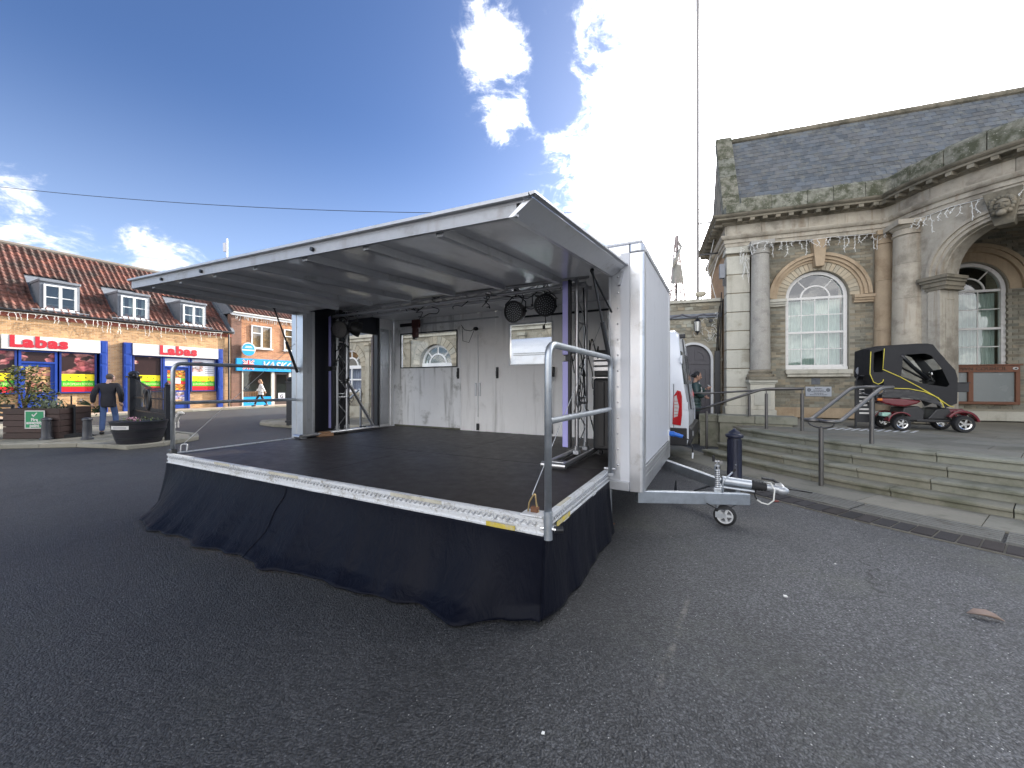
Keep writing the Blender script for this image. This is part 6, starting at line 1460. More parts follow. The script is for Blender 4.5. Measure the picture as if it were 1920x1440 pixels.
for i in range(2):
    for j in range(5): MB().box(4.05 + i * .36, 4.32 + i * .36, -.016, -.011, 1.35 + j * .17, 1.41 + j * .17).build('price_line', SIGNW, vas)
MB().ball((4.45, -.02, .38), (.3, .02, .18), 12, 8).build('print_oval', mat('pale_food_oval', (.55, .5, .35), .5), vas)
pav2 = struct(MB().box(-14.5, 9.5, -1.65, .02, .0, .095).build('pavement', mat('sunlit_paving', (.33, .26, .20), .9, 0, .18, 3, bump=.1, bs=30), None, loc=LO, rot=(0, 0, LA)))
for k in range(27):
    MB().box(-14.5 + k * .9 + .004, -14.5 + (k + 1) * .9 - .004, -1.80, -1.652, 0, .105).build('kerb_stone', PAVE, pav2, bevel=.012)
ap = thing('aerial_pole', 'slim white aerial pole standing above the roofs behind the canopy corner', 'aerial', (-20.0, 27.7, 7.5))
MB().cyl((0, 0, 0), (0, 0, 4.2), .055, n=8).build('pole', WHITE, ap); MB().box(-.25, -.05, -.05, .05, 3.3, 3.9).build('aerial_box', GREYV, ap)

# ---------------------------------------------------------------- icicle light strings
def icicle(label, pts, drop, seed, r0, step, world=None):
    """a wire along eaves with hanging strands; pts in world space"""
    rr = random.Random(seed); t = thing('icicle_lights', label, 'string lights', pts[0], 0, 'white icicle light strings'); o = Vector(pts[0])
    P = [Vector(p) - o for p in pts]; MB().tube(P, r0 * 1.1, 5).build('wire', WIRE_W, t, smooth=True)
    protos = []
    for k in range(7):
        L = drop * rr.choice((.35, .5, .7, .9, 1.25)); mb = MB(); q = [Vector((0, 0, 0))]; n = 5
        for i in range(n): q.append(q[-1] + Vector((rr.uniform(-.035, .035), rr.uniform(-.03, .03), -L / n)))
        mb.tube(q, r0, 4)
        for p in q[1:]:
            for s in range(2): mb.cyl(p, p + Vector((rr.uniform(-.05, .05), rr.uniform(-.03, .03), rr.uniform(-.05, .02))), r0 * .9, n=4)
        protos.append(mb.mesh('light_strand', WIRE_W))
    for a, b in zip(P[:-1], P[1:]):
        n = max(1, int((b - a).length / step))
        for i in range(n): put(rr.choice(protos), 'light_strand', t, a.lerp(b, (i + rr.uniform(.1, .9)) / n), (0, 0, rr.uniform(0, 6)))
    return t
icicle('long icicle light string under the pantile eaves of the grocery shop', [LW(-9.6 + k * .9, -.30, 4.60 - .03 * (k % 2)) for k in range(11)], .42, 5, .0062, .16)
icicle('icicle light string under the white eaves of the blue front shop', [LW(.1 + k * .9, -.26, 5.83 - .03 * (k % 2)) for k in range(7)], .25, 6, .0065, .14)
bp = [HW(.5 + k * .55, -.2, 5.45 - .02 * (k % 2)) for k in range(4)]
ip = [HW(-.5, -.47, 5.36), HW(-.1, -.52, 5.42)] + bp + [HW(*bow(TH0 + radians(2 + 6 * k), BR + .2, 5.45 - .03 * (k % 2))) for k in range(12)]
icicle('icicle light string along the entablature of the hall bay and curved porch', ip, .42, 9, .0058, .125)
cl_ = thing('light_cluster', 'bunched white fairy lights hanging on the rusticated corner pier', 'string lights', HW(-.55, -.12, 4.75), -HB)
rr = random.Random(15)
for k in range(10):
    p = [Vector((rr.uniform(-.06, .12), rr.uniform(-.05, .0), rr.uniform(.2, .6)))]
    for i in range(7): p.append(p[-1] + Vector((rr.uniform(-.06, .05), rr.uniform(-.03, .03), rr.uniform(-.2, .05))))
    MB().tube(p, .006, 4).build('light_strand', WIRE_W, cl_)
cl2 = thing('light_net', 'tangle of white fairy lights trailing over the rubble wall right of the lantern', 'string lights', HW(-1.35, AY - .05, 3.2), -HB)
for k in range(16):
    p = [Vector((rr.uniform(-.25, .25), rr.uniform(-.03, .0), rr.uniform(-.3, .45)))]
    for i in range(5): p.append(p[-1] + Vector((rr.uniform(-.13, .10), rr.uniform(-.02, .02), rr.uniform(-.14, .10))))
    MB().tube(p, .0055, 4).build('light_strand', WIRE_W, cl2)

# ---------------------------------------------------------------- brick terrace on the other side of the square, behind the camera (mirrored in the trailer's metal)
bt = thing('brick_terrace', 'long pale brick terrace facing the stage across the square', 'building', S(-16, -85, 0), -SA + pi)
MB().box(-24, 24, 0, .4, 0, 6.6).build('wall', brick_mat('pale_buff_brickwork', (.46, .38, .29), (.36, .28, .20), (.46, .42, .35)), bt)
MB().prism([(-.3, 6.5), (4, 10), (8.3, 6.5)], -24.2, 24.2, 'yz').build('roof', TILE, bt); MB().box(-24, 24, .42, 8, 0, 6.4).build('rear_wall', BRK_V, bt)
for k in range(9): casement(bt, -20 + k * 5, -.002, 3.7, 5.3, 1.3); casement(bt, -20 + k * 5, -.002, .9, 2.5, 1.5)
for k in range(8): MB().box(-18 + k * 5, -17 + k * 5, -.06, -.002, .1, 2.2).build('door', LBLUE2, bt, bevel=.01)
# ================================================================== VAN behind the trailer (stage frame; tail towards the right)
VX, VY = .46, 5.30
van = thing('parked_van', 'white high roof panel van parked behind the trailer with its red tail lamp showing', 'van', S(VX, VY, 0), -SA)
VP = mat('white_van_paint', (.70, .73, .78), .22, 0, .03, 2, coat=.5, dirt=(.5, .5, .5), dirt_amt=.1, ds=3)
VW = 2.0
def vsec(x, top, belt, inset, low=.42):
    """one cross section, y 0 (near side) .. VW"""
    h = [(0.03, low), (.0, low + .12), (0, 1.0), (.01, belt), (.055 + inset * .4, belt + (top - belt) * .45), (.12 + inset, top - .16), (.20 + inset, top - .05), (.36 + inset, top)]
    return [(x, y, z) for y, z in h] + [(x, VW - y, z) for y, z in reversed(h)]
secs = [vsec(0.0, 2.44, 1.45, .02), vsec(-.06, 2.50, 1.45, .0), vsec(-.8, 2.52, 1.45, 0), vsec(-2.0, 2.53, 1.45, 0), vsec(-3.75, 2.52, 1.45, 0), vsec(-4.0, 2.42, 1.45, .03), vsec(-4.2, 2.20, 1.42, .06), vsec(-4.6, 1.45, 1.22, .03), vsec(-5.1, 1.22, 1.05, .03), vsec(-5.35, .95, .85, .08)]
for k_ in (0, 1): secs[k_] = [(x - .17 * max(0, z - 1.0) / 1.5 + (.03 if .5 < z < 1.1 else 0), y, z) for x, y, z in secs[k_]]
n = len(secs[0]); mb = MB(); mb.add([v for s in secs for v in s], [(i * n + j, i * n + (j + 1) % n, (i + 1) * n + (j + 1) % n, (i + 1) * n + j) for i in range(len(secs) - 1) for j in range(n)] + [tuple(range(n)), tuple(range((len(secs) - 1) * n, len(secs) * n))[::-1]])
mb.build('body', VP, van, auto=50, bevel=.015)
mb = MB().prism([(.0, .40), (.055, .42), (.085, .52), (.08, .70), (.0, .74)], .02, VW - .02); mb.build('rear_bumper', PLASTIC_BLK, van, bevel=.02)
MB().box(-.35, .0, -.018, .06, .40, .72).build('bumper_corner', PLASTIC_BLK, van, bevel=.015); MB().box(-3.4, -.35, -.012, .05, .55, .66).build('side_moulding', PLASTIC_BLK, van, bevel=.01)
MB().box(.086, .092, .10, .17, .58, .66).build('sticker', WHITE, van)
RL = mat('red_tail_lamp', (.42, .004, .008), .12, 0, .06, 6, coat=.6); CLR = mat('clear_lamp', (.62, .60, .58), .1, .3, .15, 30)
q = [(-.24, .78), (-.10, .76), (-.08, .95), (-.08, 1.28), (-.10, 1.37), (-.16, 1.39), (-.22, 1.28), (-.23, 1.05)]
tl_ = MB().prism(q, -.022, .03).build('tail_lamp', RL, van, bevel=.008); MB().prism([(-.215, .90), (-.15, .93), (-.13, 1.10), (-.17, 1.30), (-.205, 1.28)], -.027, -.0225).build('lamp_lens', CLR, tl_)
for k in range(5): MB().box(-.205, -.15, -.030, -.0272, .95 + k * .06, .958 + k * .06).build('lamp_rib', RL, tl_)
MB().prism([(-.17, .78), (-.02, .76), (0, .95), (0, 1.28), (-.03, 1.40), (-.10, 1.42), (-.16, 1.30)], VW - .03, VW + .02).build('tail_lamp', RL, van, bevel=.008)
for z in (1.05, 1.88): MB().box(-.12 if z > 1.5 else -.05, -.085 if z > 1.5 else .0, -.014, .05, z, z + .11).cyl((-.09 if z > 1.5 else .0, .0, z - .02), (-.09 if z > 1.5 else .0, .0, z + .13), .014, n=8).build('door_hinge', VP, van, bevel=.004)
for x in (-.22, -1.9, -2.9): MB().box(x - .004, x + .004, -.004, .03, .7, 1.5).build('panel_seam', mat('panel_gap', (.05, .05, .055), .8), van)
for z in (1.52, 2.12, 2.16): MB().box(-3.5, -.3, .012 if z < 1.6 else .07, .05 if z < 1.6 else .12, z, z + .012).build('panel_crease', mat('panel_gap_light', (.30, .31, .33), .6), van)
MB().box(-3.3, -2.6, .030, .06, 1.80, 1.92).build('green_stripe', mat('green_stripe', (.02, .22, .07), .4), van); MB().box(-2.59, -1.4, .030, .06, 1.80, 1.92).build('grey_stripe', mat('grey_stripe', (.2, .2, .21), .4), van)
rx = lambda z: -.17 * (z - 1.0) / 1.5 + .004
for y0, y1 in ((.18, .93), (1.07, 1.82)): MB().prism([(rx(1.5) - .02, 1.5), (rx(1.5) + .008, 1.5), (rx(2.1) + .008, 2.1), (rx(2.1) - .02, 2.1)], y0, y1).build('rear_window', mat('dark_van_glass', (.02, .03, .03), .08), van)
MB().prism([(rx(1.0) - .02, 1.0), (rx(1.0) + .012, 1.0), (rx(2.4) + .012, 2.4), (rx(2.4) - .02, 2.4)], .985, 1.015).build('door_seam', PLASTIC_BLK, van)
MB().box(-.18, -.06, .42, .52, 2.36, 2.44).build('rear_camera', PLASTIC_BLK, van, bevel=.015)
MB().box(-4.25, -3.7, .0, .1, 1.47, 1.95).build('cab_window', mat('dark_van_glass', (.02, .03, .03), .08), van)
for x in (-.95, -4.35):
    for y in (.10, VW - .10):
        t = MB().cyl((x, y - .11, .34), (x, y + .11, .34), .34, n=26).build('wheel', RUBBER, van, bevel=.02); MB().cyl((x, y - .12, .34), (x, y + .12, .34), .20, n=18).build('wheel_rim', ALU_DULL, t)

# ================================================================== HANDRAILS on the steps
def post(mb, x, y, z0, z1, r=.03): mb.cyl((x, y, z0), (x, y, z1), r, n=14)
hr = thing('step_handrail', 'dark steel double loop handrail climbing the middle of the curved steps', 'handrail', (0, 0, 0))
P1, P2 = Vector((4.48, 5.72, 0)), Vector((5.66, 6.21, TZ))
dv = (P2 - P1); dv.z = 0; dv.normalize(); nv = Vector((-dv.y, dv.x, 0))
def hp(s, o, z): return tuple(P1 + dv * s + nv * o + Vector((0, 0, z)))
Ls = (P2 - P1).xy.length
loop = [hp(-.02, .0, .97), hp(-.10, .10, .97), hp(-.06, .19, .97), hp(.10, .19, .97), hp(Ls - .16, .19, 1.44), hp(Ls + .18, .19, 1.45), hp(Ls + .28, .10, 1.45), hp(Ls + .28, -.10, 1.45), hp(Ls + .18, -.19, 1.45), hp(Ls - .16, -.19, 1.44), hp(.10, -.19, .97), hp(-.06, -.19, .97), hp(-.10, -.10, .97)]
lp = round_path([Vector(loop[0])] + [Vector(p) for p in loop[1:]] + [Vector(loop[0])], .12, 4)
MB().tube(lp[:-1], .028, 10, closed=True).build('rail', STEEL_DARK, hr, smooth=True)
for p, zt in ((P1, .86), (P2, 1.32)):
    m = MB(); post(m, p.x, p.y, p.z, zt); m.build('post', STEEL_DARK, hr, auto=40)
    a = [p + nv * (.17 * cos(t)) + Vector((0, 0, zt - p.z + .08 - .075 * sin(t))) for t in [pi * i / 10 for i in range(11)]]
    MB().tube(a, .011, 8).cyl((p.x, p.y, zt - .02), (p.x, p.y, zt + .03), .012, n=8).build('cradle', STEEL_DARK, hr, smooth=True)
h2 = thing('ramp_handrail', 'dark steel handrail with a sloping lower rail above the low coped wall', 'handrail', (0, 0, 0))
def px(u, v, Y): return Vector(((u - 960) / F * Y, Y, EYE + (720 - v) / F * Y))
A0, A1, A2, A3 = px(1248, 751, 9.0), px(1322, 766, 8.95), px(1432, 729, 8.30), px(1508, 728.5, 7.9)
MB().tube(round_path([px(1290, 768, 9.4), A1 + Vector((-.05, 0, 0)), A2, A3], .12, 5), .026, 10).build('rail', STEEL_DARK, h2, smooth=True)
MB().tube(round_path([px(1262, 737, 9.9), px(1340, 737, 9.6), px(1431, 731, 8.9), px(1505, 730, 8.5)], .1, 4), .022, 10).build('rail', STEEL_DARK, h2, smooth=True)
m = MB(); p = px(1325, 770, 8.95); post(m, p.x, p.y, 0, p.z - .02, .028); m.build('post', STEEL_DARK, h2, auto=40)
for u, Y, zb in ((1437, 8.28, TZ), (1504, 7.92, TZ)):
    m = MB(); p = px(u, 729, Y); post(m, p.x, p.y, zb, p.z - .10, .030); m.cyl((p.x, p.y, p.z - .10), (p.x, p.y, p.z), .012, n=8); m.build('post', STEEL_DARK, h2, auto=40)
m = MB(); p = px(1405, 741, 8.9); post(m, p.x, p.y, .77, p.z, .028); m.build('post', STEEL_DARK, h2, auto=40)
tp = MB()
for k in range(11): tp.prism([(k * .13, 0), (k * .13 + .05, 0), (k * .13 + .30, .42), (k * .13 + .25, .42)], TZ + .003, TZ + .007, 'xy')
tp.build('tactile_strip', WHITE, terr, loc=(6.5 - SCEN[0], 8.15 - SCEN[1], 0), rot=(0, 0, radians(-24)))

# ================================================================== BOLLARDS, ISLANDS, GATES, PLANTERS
def bollard_mesh(t, r, h, m, cap=True):
    MB().lathe([(r * 1.3, 0), (r * 1.3, .03), (r * 1.08, .06), (r * 1.05, h * .5), (r * .95, h * .86)], 12).build('shaft', m, t, auto=40)
    if cap: MB().lathe([(r * .95, 0), (r * 1.25, .01), (r * 1.32, .03), (r * 1.25, .05), (r * .9, .065), (r * .85, .085), (r * .3, .12), (r * .18, .135), (.001, .14)], 14, (0, 0, h * .86)).build('cap', m, t, auto=50)
NAVY_IRON = mat('navy_black_iron', (.013, .016, .035), .4, 0, .2, 8, bump=.1, bs=40)
b1 = thing('bollard', 'dark navy fluted cast iron bollard standing behind the trailer coupling', 'bollard', (3.28, 5.82, .02))
bollard_mesh(b1, .092, .80, NAVY_IRON)
for k in range(8): a = 2 * pi * k / 8; MB().box(.088, .098, -.012, .012, .08, .66, Matrix.Rotation(a, 4, 'Z')).build('flute', NAVY_IRON, b1)
MB().ball((-.03, -.095, .30), .012, 6, 5).build('bolt', CHROME, b1)
isl = bpy.data.objects.new('island_pavement', None); COL.objects.link(isl); struct(isl)
def island(poly, seed, z=.10):
    MB().prism(poly, 0, z - .025, 'xy').build('island_base', MORTAR, isl)
    n = len(poly); C = Vector((sum(p[0] for p in poly) / n, sum(p[1] for p in poly) / n)); rr = random.Random(seed)
    for i in range(n):
        a, b = Vector(poly[i]), Vector(poly[(i + 1) % n]); L = (b - a).length; k = max(1, round(L / .85)); d = (b - a).normalized(); nn = Vector((-d.y, d.x)); nn = nn if nn.dot(C - a) > 0 else -nn
        for j in range(k):
            p, q = a + d * (L * j / k + .006), a + d * (L * (j + 1) / k - .006)
            MB().prism([tuple(p - nn * .01), tuple(q - nn * .01), tuple(q + nn * .16), tuple(p + nn * .16)], 0, z + rr.uniform(-.003, .003), 'xy').build('kerb_stone', PAVE, isl, bevel=.015)
    def inside(x, y):
        c = False
        for i in range(n):
            (x0, y0), (x1, y1) = poly[i], poly[(i + 1) % n]
            if (y0 > y) != (y1 > y) and x < (x1 - x0) * (y - y0) / (y1 - y0) + x0: c = not c
        return c
    xs, ys = [p[0] for p in poly], [p[1] for p in poly]; y = min(ys); row = 0
    while y < max(ys):
        x = max(-17.5, min(xs)) - (.3 if row % 2 else 0)
        while x < max(xs):
            if all(inside(x + dx, y + dy) for dx in (.0, .66) for dy in (.0, .5)): MB().box(x, x + .65, y, y + .49, z - .025, z - .004 + rr.uniform(-.003, .003)).build('paving_slab', PAVE, isl)
            x += .66
        y += .50; row += 1
island([(-19, 8.8), (-14, 8.95), (-11.8, 9.1), (-10.3, 9.35), (-9.5, 9.2), (-8.75, 8.98), (-8.4, 9.5), (-8.42, 10.6), (-9.0, 11.3), (-10, 11.8), (-12.5, 13.0), (-16, 13.8), (-19, 14)], 5)
island([(-9.7, 15.3), (-9.2, 14.4), (-8.3, 13.75), (-7.0, 13.3), (-5, 13.3), (-4.5, 15.5), (-7, 17), (-9, 16.5)], 6)
for lab_, x, y in (('short dark cast iron bollard in front of the timber planter', -11.75, 9.96), ('short dark cast iron bollard between the planter and the black barrel', -10.72, 9.96)):
    b = thing('short_bollard', lab_, 'bollard', (x, y, .096), 0, 'short bollards on the island'); bollard_mesh(b, .085, .56, mat('grey_black_iron', (.035, .036, .042), .45, 0, .2, 8), False)
    MB().lathe([(.080, 0), (.10, .01), (.10, .05), (.07, .075), (.001, .085)], 12, (0, 0, .48)).build('cap', MATS['grey_black_iron'], b, auto=50); MB().lathe([(.12, 0), (.12, .04), (.10, .06)], 12).build('base', MATS['grey_black_iron'], b, auto=50)
# timber planter with shrub
WOOD = mat('dark_stained_timber', (.045, .026, .022), .7, 0, .3, 6, bump=.25, bs=30, rnd=.2)
pl = thing('timber_planter', 'dark timber box planter with a green safety sign on its front', 'planter', (-12.25, 10.05, .096), radians(4))
for j in range(5): MB().box(-.66, .66, 0, .03, .01 + j * .156, .155 + j * .156).build('board', WOOD, pl, bevel=.006)
for x in (-.66, .63):
    for j in range(5): MB().box(x, x + .03, .031, .80, .01 + j * .156, .155 + j * .156).build('board', WOOD, pl, bevel=.006)
MB().box(-.66, .66, .80, .83, 0, .79).build('board', WOOD, pl); MB().box(-.62, .62, .032, .799, .05, .70).build('soil', mat('dark_soil', (.02, .015, .01), .95, bump=.5, bs=20), pl)
SGRN = mat('safety_green', (.005, .22, .085), .4, 0, .03)
sgn = thing('safety_sign', 'green and white fire assembly point sign fixed to the timber planter', 'sign', (-12.25 + .12, 10.05 - .014, .096 + .50), radians(4))
MB().box(-.235, .235, -.008, .004, -.23, .23).build('plate', SIGNW, sgn); MB().box(-.21, .21, -.012, -.0085, -.205, .205).build('green_panel', SGRN, sgn)
for k, t in enumerate(('Fire', 'assembly', 'point')): text(t, .105, SIGNW, sgn, (0, -.014, -.005 - k * .075), ext=.001, bold=.004)
MB().prism([(-.07, .12), (-.05, .14), (-.02, .105), (.05, .18), (.07, .165), (-.02, .065)], -.016, -.0125).build('tick', SIGNW, sgn)
def leaf_cloud(mb, c, r, n, size, rr, flat=1.0):
    c = Vector(c)
    for i in range(n):
        d = Vector((rr.gauss(0, 1), rr.gauss(0, 1), rr.gauss(0, 1))).normalized() * (rr.random() ** .45)
        p = c + Vector((d.x * r[0], d.y * r[1], d.z * r[2])); a, b = rr.uniform(0, 2 * pi), rr.uniform(-.9, .9) * flat; s = size * rr.uniform(.6, 1.3)
        u = Vector((cos(a) * cos(b), sin(a) * cos(b), sin(b))); w = u.cross(Vector((rr.uniform(-.5, .5), rr.uniform(-.5, .5), 1))).normalized()
        mb.add([p, p + u * s * .5 + w * s * .28, p + u * s, p + u * s * .5 - w * s * .28], [(0, 1, 2, 3)])
LEAF1 = mat('olive_leaves', (.085, .105, .030), .55, 0, .5, 7); LEAF2 = mat('yellow_green_leaves', (.22, .20, .07), .55, 0, .5, 7); LEAF3 = mat('grey_green_leaves', (.17, .20, .13), .7, 0, .4, 9)
rr = random.Random(12)
sh = thing('shrub', 'loose olive green leafy shrub growing in the timber planter', 'shrub', (-12.85, 10.4, .80))
MB().tube([(0, 0, -.1), (.05, 0, .3), (.1, .05, .8)], .03, 6).tube([(0, 0, 0), (-.2, .1, .4), (-.45, 0, .8)], .022, 6).tube([(0, 0, .1), (.3, -.05, .5), (.5, 0, .75)], .018, 6).build('stem', mat('brown_stem', (.08, .055, .035), .9), sh)
for m, n in ((LEAF1, 900), (LEAF2, 500)):
    q = MB()
    for c, r in (((-.35, 0, .62), (.50, .40, .42)), ((.18, .02, .70), (.42, .35, .38)), ((.55, .0, .40), (.28, .3, .26)), ((-.05, 0, 1.02), (.38, .3, .22)), ((-.75, .0, .25), (.35, .3, .35)), ((.30, -.05, .22), (.32, .3, .22))): leaf_cloud(q, c, r, n // 6, .095, rr)
    q.build('foliage', m, sh)
s2 = thing('small_shrub', 'small grey green tufted plant at the right end of the timber planter', 'plant', (-12.02, 10.30, .80))
q = MB(); leaf_cloud(q, (0, 0, .12), (.30, .25, .20), 420, .075, rr, 1.6); q.build('foliage', LEAF3, s2); MB().tube([(0, 0, -.05), (.0, 0, .12)], .015, 5).build('stem', MATS['brown_stem'], s2)
bn = thing('iron_bench', 'black cast iron bench end at the left edge beside the planter', 'bench', (-13.55, 9.85, .096), radians(6))
MB().tube([(.42, .1, 0), (.40, .12, .25), (.42, .1, .45), (.40, .5, .47), (.42, .55, .85)], .035, 8).tube([(.42, .5, 0), (.40, .45, .3), (.42, .5, .47)], .03, 8).build('leg', IRON, bn, smooth=True)
MB().tube([(-.8, .1, 0), (-.82, .12, .25), (-.8, .1, .45), (-.82, .5, .47), (-.8, .55, .85)], .035, 8).build('leg', IRON, bn, smooth=True)
for k in range(4): MB().box(-.85, .45, .08 + k * .11, .16 + k * .11, .455, .485).build('slat', IRON, bn)
for k in range(3): MB().box(-.85, .45, .53, .56, .55 + k * .12, .63 + k * .12).build('slat', IRON, bn)
MB().box(-.85, .45, .03, .07, .08, .40).build('front_panel', IRON, bn)
# edge-on sign board
sb = thing('pavement_sign', 'black pavement sign seen edge on with a flat rubber base', 'sign', (-11.78, 10.55, .096), radians(60))
MB().box(-.02, .02, -.30, .30, .10, .86).box(-.015, .015, -.02, .02, .86, 1.10).build('board', BLACK, sb, bevel=.01); MB().prism([(-.40, 0), (.40, 0), (.30, .06), (.06, .11), (-.06, .11), (-.30, .06)], -.32, .32).build('base', RUBBER, sb)
# half barrel planter
ba = thing('half_barrel', 'black half barrel flower tub with a white label band', 'planter', (-8.98, 9.52, .096))
MB().lathe([(.40, 0), (.435, .12), (.47, .25), (.50, .40), (.52, .53), (.49, .53), (.47, .46), (.001, .45)], 30).build('tub', mat('black_barrel', (.016, .015, .02), .5, 0, .25, 8, bump=.2, bs=20), ba, auto=40)
for z, r in ((.10, .432), (.30, .484), (.47, .515)): MB().lathe([(r, 0), (r + .008, .003), (r + .014, .05), (r + .006, .053)], 30, (0, 0, z)).build('hoop', BLACK, ba, auto=40)
lbm = MB(); lbm.grid(lambda u, v: (.506 * cos(radians(-118 + 50 * u)), .506 * sin(radians(-118 + 50 * u)), .355 + .085 * v), 10, 1).build('label', SIGNW, ba)
for v0 in (.40, .373): MB().grid(lambda u, v: (.5075 * cos(radians(-108 + 35 * u)), .5075 * sin(radians(-108 + 35 * u)), v0 + .012 * v), 8, 1).build('text_line', mat('slate_ink', (.15, .15, .18), .6), ba)
q = MB(); leaf_cloud(q, (0, 0, .50), (.42, .42, .09), 300, .06, rr); q.build('foliage', LEAF1, ba)
q = MB(); leaf_cloud(q, (.05, -.2, .58), (.16, .14, .05), 40, .05, rr); leaf_cloud(q, (-.2, .0, .57), (.1, .1, .04), 14, .05, rr); q.build('flowers', mat('pale_pink_petals', (.50, .26, .32), .6, 0, .2, 10), ba)
# market gates
def gate(label, x, y, ang, leaf_len, h, wreath):
    g = thing('iron_gate', label, 'gate', (x, y, .09), ang, 'black iron market gates')
    MB().box(-.12, .12, -.12, .12, 0, h).build('pier', IRON, g, bevel=.01)
    MB().box(-.16, .16, -.16, .16, h, h + .05).lathe([(.10, .05), (.13, .09), (.13, .14), (.08, .19), (.001, .21)], 14, (0, 0, h)).box(-.15, .15, -.15, .15, .1, .16).build('pier_cap', IRON, g, auto=40)
    if leaf_len:
        n = int(leaf_len / .125); top = lambda s: 1.62 - .45 * (s / leaf_len) ** .8 if s < leaf_len * .55 else 1.32
        bar = MB().cyl((0, 0, 0), (0, 0, 1.0), .011, n=6).mesh('bar', IRON); br2 = MB().cyl((0, 0, 0), (0, 0, .62), .008, n=5).cyl((0, 0, .62), (0, 0, .70), .014, .001, n=5).mesh('short_bar', IRON)
        for k in range(1, n):
            s = .14 + (leaf_len - .14) * k / n; put(bar, 'bar', g, (s, 0, .06), (0, 0, 0), (1, 1, top(s) - .06))
            put(br2, 'short_bar', g, (s - leaf_len / n / 2, 0, .06))
        mb = MB()
        for z in (.08, .62, 1.0): mb.box(.12, leaf_len, -.018, .018, z, z + .035)
        mb.tube([(.12 + (leaf_len - .12) * i / 14, 0, top((leaf_len) * i / 14) - .06) for i in range(15)], .018, 6)
        mb.build('gate_rail', IRON, g)
        MB().box(leaf_len, leaf_len + .10, -.05, .05, .0, 1.36).lathe([(.05, 0), (.07, .03), (.02, .1)], 8, (leaf_len + .05, 0, 1.36)).build('end_post', IRON, g, bevel=.006)
        if wreath: MB().tube([(leaf_len * .52 + .20 * cos(2 * pi * i / 20), -.03, .98 + .27 * sin(2 * pi * i / 20)) for i in range(20)], .035, 8, True).ball((leaf_len * .52, -.03, .98), (.13, .02, .19), 10, 8).build('crest_ring', IRON, g, smooth=True)
        MB().tube(round_path([(.14, 0, 1.60), (.3, 0, 1.74), (.42, 0, 1.60), (.3, 0, 1.55)], .08), .014, 6).ball((.2, -.02, 1.66), .05, 8, 6).build('scroll', IRON, g, smooth=True)
    return g
gx = Vector((-8.71, 9.96)) - Vector((-11.35, 11.85)); gate('black iron gate leaf and square pier standing open behind the flower tub', -11.35, 11.85, atan2(gx.y, gx.x), gx.length, 1.60, True)
g2 = gate('black iron gate pier standing on the far island beside the trailer post', -7.62, 13.6, radians(20), 1.5, 1.45, False)
lpst = thing('bracket_post', 'slim black iron post with a scroll bracket rising behind the far gate pier', 'post', (-7.75, 13.95, .09))
MB().cyl((0, 0, 0), (0, 0, 2.42), .055, .045, 10).lathe([(.06, 0), (.07, .03), (.02, .1), (.001, .16)], 8, (0, 0, 2.42)).build('post', IRON, lpst)
MB().tube([(0, 0, 2.05), (.28, 0, 2.25), (.42, 0, 2.32)], .018, 6).tube([(0, 0, 2.32), (.22, 0, 2.14), (.40, 0, 1.92)], .018, 6).build('bracket', IRON, lpst)

# ================================================================== FLAGPOLE, CABLES, LIGHT TREE, LITTER
fp = thing('flagpole', 'very tall thin pole rising in front of the hall gable', 'pole', HW(-1.60, .9, 0), -HB)
MB().cyl((0, 0, 3.0), (0, 0, 15.5), .05, .045, 8).build('pole', mat('grey_pole', (.30, .28, .27), .6), fp); MB().box(-.03, .75, -.02, .02, 6.62, 6.66).box(-.03, .75, -.02, .02, 5.62, 5.66).build('bracket', IRON, fp)
MB().tube([(.5, .1, 6.2), (.3, .1, 5.2), (.55, .1, 4.2)], .012, 5).tube([(.75, .05, 6.1), (.45, .1, 5.0), (.30, .1, 4.2)], .012, 5).build('halyard', WIRE_W, fp)
ca, cb = px(-420, 292, 18.5), px(1345, 392, 15.5)
cb_ = thing('overhead_cable', 'thin black cable slung across the sky from the shops to the hall', 'cable', ca)
MB().tube([(ca.lerp(cb, i / 40) - ca) + Vector((0, 0, -1.05 * 4 * (i / 40) * (1 - i / 40))) for i in range(41)], .013, 5).build('cable', CABLE, cb_, smooth=True)
lt = thing('light_tree', 'tapering wire frame light tree with a dark cloth panel beyond the annex', 'light tree', (7.35, 17.6, 0))
LTM = mat('dull_red_wire', (.42, .36, .35), .6, 0, .3, 10); GRY = mat('grey_cloth', (.30, .30, .28), .9, 0, .2, 10)
m = MB(); rr = random.Random(44)
H0, H1 = 2.5, 8.1; rad = lambda z: .05 + (H1 - z) / (H1 - H0) * .62
for k in range(9):
    a = 2 * pi * k / 9; m.tube([(rad(z) * cos(a) + rr.uniform(-.02, .02), rad(z) * sin(a), z) for z in [H0 + (H1 - H0) * i / 10 for i in range(11)]], .021, 4)
m.build('frame_rib', LTM, lt)
m = MB()
for i in range(12):
    z = H0 + (H1 - H0) * i / 12.5; m.tube([(rad(z) * cos(2 * pi * k / 14), rad(z) * sin(2 * pi * k / 14), z + .05 * sin(k * 2.1 + i)) for k in range(14)], .019, 4, True)
for j in range(7):
    a0 = rr.uniform(0, 6); z0 = rr.uniform(3.5, 6); m.tube([(rad(z0 + .25 * k) * cos(a0 + .5 * k) , rad(z0 + .25 * k) * sin(a0 + .5 * k), z0 + .25 * k) for k in range(6)], .022, 4)
m.build('frame_hoop', LTM, lt)
MB().grid(lambda u, v: ((rad(6.0 + .7 * v) + .02) * cos(-pi + 2.9 * u + .2), (rad(6.0 + .7 * v) + .02) * sin(-pi + 2.9 * u + .2), 5.95 + .75 * v + .15 * sin(u * 5) * (v - .3)), 16, 4).build('cloth_panel', GRY, lt)
